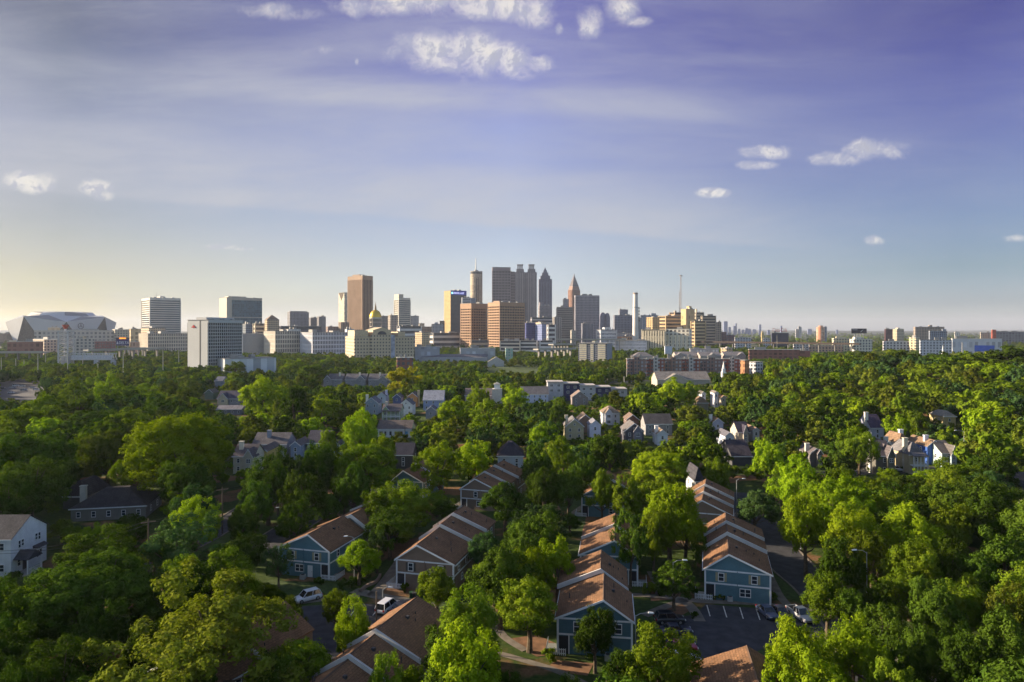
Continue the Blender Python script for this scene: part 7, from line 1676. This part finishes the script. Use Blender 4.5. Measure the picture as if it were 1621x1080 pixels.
# colour grade of the sky by elevation (0..35 deg) and azimuth (-40..40 deg)
e1 = MR(el, 0.0, R(36), 0, 1, False); a1 = MR(az, R(-33.3), R(33.3), 0, 1, False)
skyc = sky.outputs[0]
if GRADE:
    cols = []
    for k in range(3):
        cols.append(ramp(e1, GRADE[k]))
    s1 = MX(MR(a1, 0.0, 0.5, 0, 1, False), cols[0], cols[1]); s2 = MX(MR(a1, 0.5, 1.0, 0, 1, False), s1, cols[2])
    s2 = MX(M('MAXIMUM', MR(el, R(34), R(60)), MR(Y_, 0.35, -0.2)), s2, (0.85, 0.82, 0.80))  # sky out of view, overhead and behind, brightened to add fill light
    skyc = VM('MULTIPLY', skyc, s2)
# cirrus streaks and small cumulus, on a flat layer far above
ye = M('MAXIMUM', Y_, 0.05)
U = M('DIVIDE', X_, ye); V = M('DIVIDE', Z_, ye)
cb = n.new('ShaderNodeCombineXYZ'); l.new(U, cb.inputs[0]); l.new(V, cb.inputs[1])
def noise(vec, s, d=6, rgh=0.55, dist=0.0):
    q = n.new('ShaderNodeTexNoise'); q.inputs['Scale'].default_value = s; q.inputs['Detail'].default_value = d; q.inputs['Roughness'].default_value = rgh; q.inputs['Distortion'].default_value = dist
    l.new(vec, q.inputs['Vector']); return q.outputs['Fac']
mp = n.new('ShaderNodeMapping'); mp.inputs['Rotation'].default_value = (0, 0, R(7)); mp.inputs['Scale'].default_value = (1.0, 6.0, 1); l.new(cb.outputs[0], mp.inputs[0])
st = noise(mp.outputs[0], 1.6, 9, 0.6, 0.5)
mp2 = n.new('ShaderNodeMapping'); mp2.inputs['Rotation'].default_value = (0, 0, R(-14)); mp2.inputs['Scale'].default_value = (2.2, 11.0, 1); l.new(cb.outputs[0], mp2.inputs[0])
st2 = noise(mp2.outputs[0], 1.8, 9, 0.65, 0.4)
cir = M('ADD', M('MULTIPLY', MR(st, 0.30, 0.80), 0.42), M('MULTIPLY', MR(st2, 0.36, 0.82), 0.22))
cir = M('MULTIPLY', cir, MR(U, 0.75, -0.2, 0.35, 1.0))
# two long streak edges falling gently to the right
def streak(u0, v0, slope, wd_up, wd_dn, amp, ua, ub, quad=0.0):
    line = M('ADD', M('MULTIPLY', M('SUBTRACT', U, u0), slope), v0)
    wob = M('MULTIPLY', M('SUBTRACT', noise(mp2.outputs[0], 2.0, 5), 0.5), 0.02)
    dv = M('SUBTRACT', V, M('ADD', line, wob))
    up = MR(dv, wd_up, 0.0, 0, 1); dn = MR(dv, -wd_dn, 0.0, 0, 1)
    f = M('MULTIPLY', up, dn)
    f = M('MULTIPLY', f, M('MULTIPLY', MR(U, ua, ua+0.25), MR(U, ub, ub-0.35)))
    return M('MULTIPLY', f, M('MULTIPLY', MR(st, 0.3, 0.6, 0.55, 1.0), amp))
cir = M('ADD', cir, streak(-0.75, 0.215, -0.075, 0.13, 0.012, 0.50, -1.2, 0.55))
cir = M('ADD', cir, streak(0.0, 0.333, -0.05, 0.05, 0.025, 0.38, -0.6, 0.5))
cir = M('MINIMUM', cir, 0.85)
skyc = MX(cir, skyc, VM('SCALE', (0.93, 0.955, 1.04), None, CIRB))
# cumulus: soft ellipses eaten by noise; lit from the left
CL = [(690,80,78,34,1),(735,92,70,28,.9),(760,88,62,38,1),(790,98,66,30,1),(850,100,26,14,.7),(640,2,110,22,.9),(590,8,60,18,.75),(780,6,110,26,1),(845,18,42,28,1),(932,34,24,30,.95),(886,46,7,12,.7),(985,14,26,24,.55),(1010,34,20,8,.5),(430,16,44,12,.55),(470,22,36,9,.45),(565,98,3,5,.5),(487,80,22,7,.3),
      (1212,240,42,13,.95),(1195,262,34,8,.8),(1385,238,56,18,.95),(1325,252,44,12,.9),(1410,232,34,10,.7),(1132,305,30,8,.85),(1385,381,17,8,.8),(1608,377,22,6,.7),(40,284,44,14,.85),(50,296,30,10,.55),(152,296,26,14,.8),(166,310,18,10,.7),(350,391,26,5,.6),(388,394,18,3,.45),(350,391,20,4,.5)]
f0 = None
for (cx, cy, rx, ry, a) in CL:
    q = VM('MULTIPLY', VM('SUBTRACT', cb.outputs[0], ((cx-CX)/F, (HY-cy)/F, 0)), (F/rx, F/ry, 0))
    dt = n.new('ShaderNodeVectorMath'); dt.operation = 'DOT_PRODUCT'; l.new(q, dt.inputs[0]); l.new(q, dt.inputs[1])
    e = M('MULTIPLY_ADD', dt.outputs['Value'], -a, a)
    f0 = e if f0 is None else M('MAXIMUM', f0, e)
f0 = M('MAXIMUM', f0, -1.4)
cb2 = VM('ADD', cb.outputs[0], (0.007, -0.006, 0))
n0 = noise(cb.outputs[0], 23, 12, 0.66, 0.3); n1 = noise(cb2, 23, 7, 0.6, 0.3); n2 = noise(cb.outputs[0], 8, 3, 0.5)
f0 = M('ADD', f0, M('ADD', M('MULTIPLY', M('SUBTRACT', n0, 0.5), 3.6), M('MULTIPLY', M('SUBTRACT', n2, 0.5), 1.6)))
dens = MR(f0, -0.35, 1.5); dens = M('MULTIPLY', dens, MR(Y_, 0.05, 0.2))
lit = MR(M('SUBTRACT', n1, n0), -0.06, 0.05, 0.0, 1.0)
thick = MR(f0, 0.6, 2.0, 1.0, 0.8)
cc = MX(lit, VM('SCALE', (0.56, 0.57, 0.66), None, CUMB), VM('SCALE', (1.0, 0.95, 0.86), None, CUMB))
cc = VM('SCALE', cc, None, thick)
skyc = MX(M('MULTIPLY', dens, 0.93), skyc, cc)
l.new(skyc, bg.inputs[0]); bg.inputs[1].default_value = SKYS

sl = bpy.data.lights.new('sun', 'SUN'); sl.energy = SUNE; sl.angle = R(0.5); sl.color = (1.0, 0.82, 0.58)
so = link('sun', sl); sd = Vector((math.sin(R(SUN_AZ))*math.cos(R(SUN_EL)), math.cos(R(SUN_AZ))*math.cos(R(SUN_EL)), math.sin(R(SUN_EL))))
so.rotation_euler = sd.to_track_quat('Z', 'Y').to_euler(); so.location = (-200, 0, 200)

cam = bpy.data.cameras.new('camera'); co = link('camera', cam, None, (0, 0, H)); co.rotation_euler = (R(90), 0, 0)
cam.sensor_width = 36; cam.lens = 36*F/1621.0; cam.shift_y = -(540-HY)/1621.0; cam.clip_start = 0.5; cam.clip_end = 100000
sc.camera = co
vs_ = sc.view_settings; vs_.view_transform = 'Standard'; vs_.look = 'None'; vs_.exposure = EXPO; vs_.gamma = 1; vs_.use_curve_mapping = False
sc.render.engine = 'CYCLES'; cy = sc.cycles
cy.max_bounces = 6; cy.diffuse_bounces = 3; cy.glossy_bounces = 2; cy.transmission_bounces = 4; cy.volume_bounces = 0; cy.transparent_max_bounces = 6
cy.use_denoising = True; cy.caustics_reflective = False; cy.caustics_refractive = False
cy.use_adaptive_sampling = True; cy.adaptive_threshold = 0.015
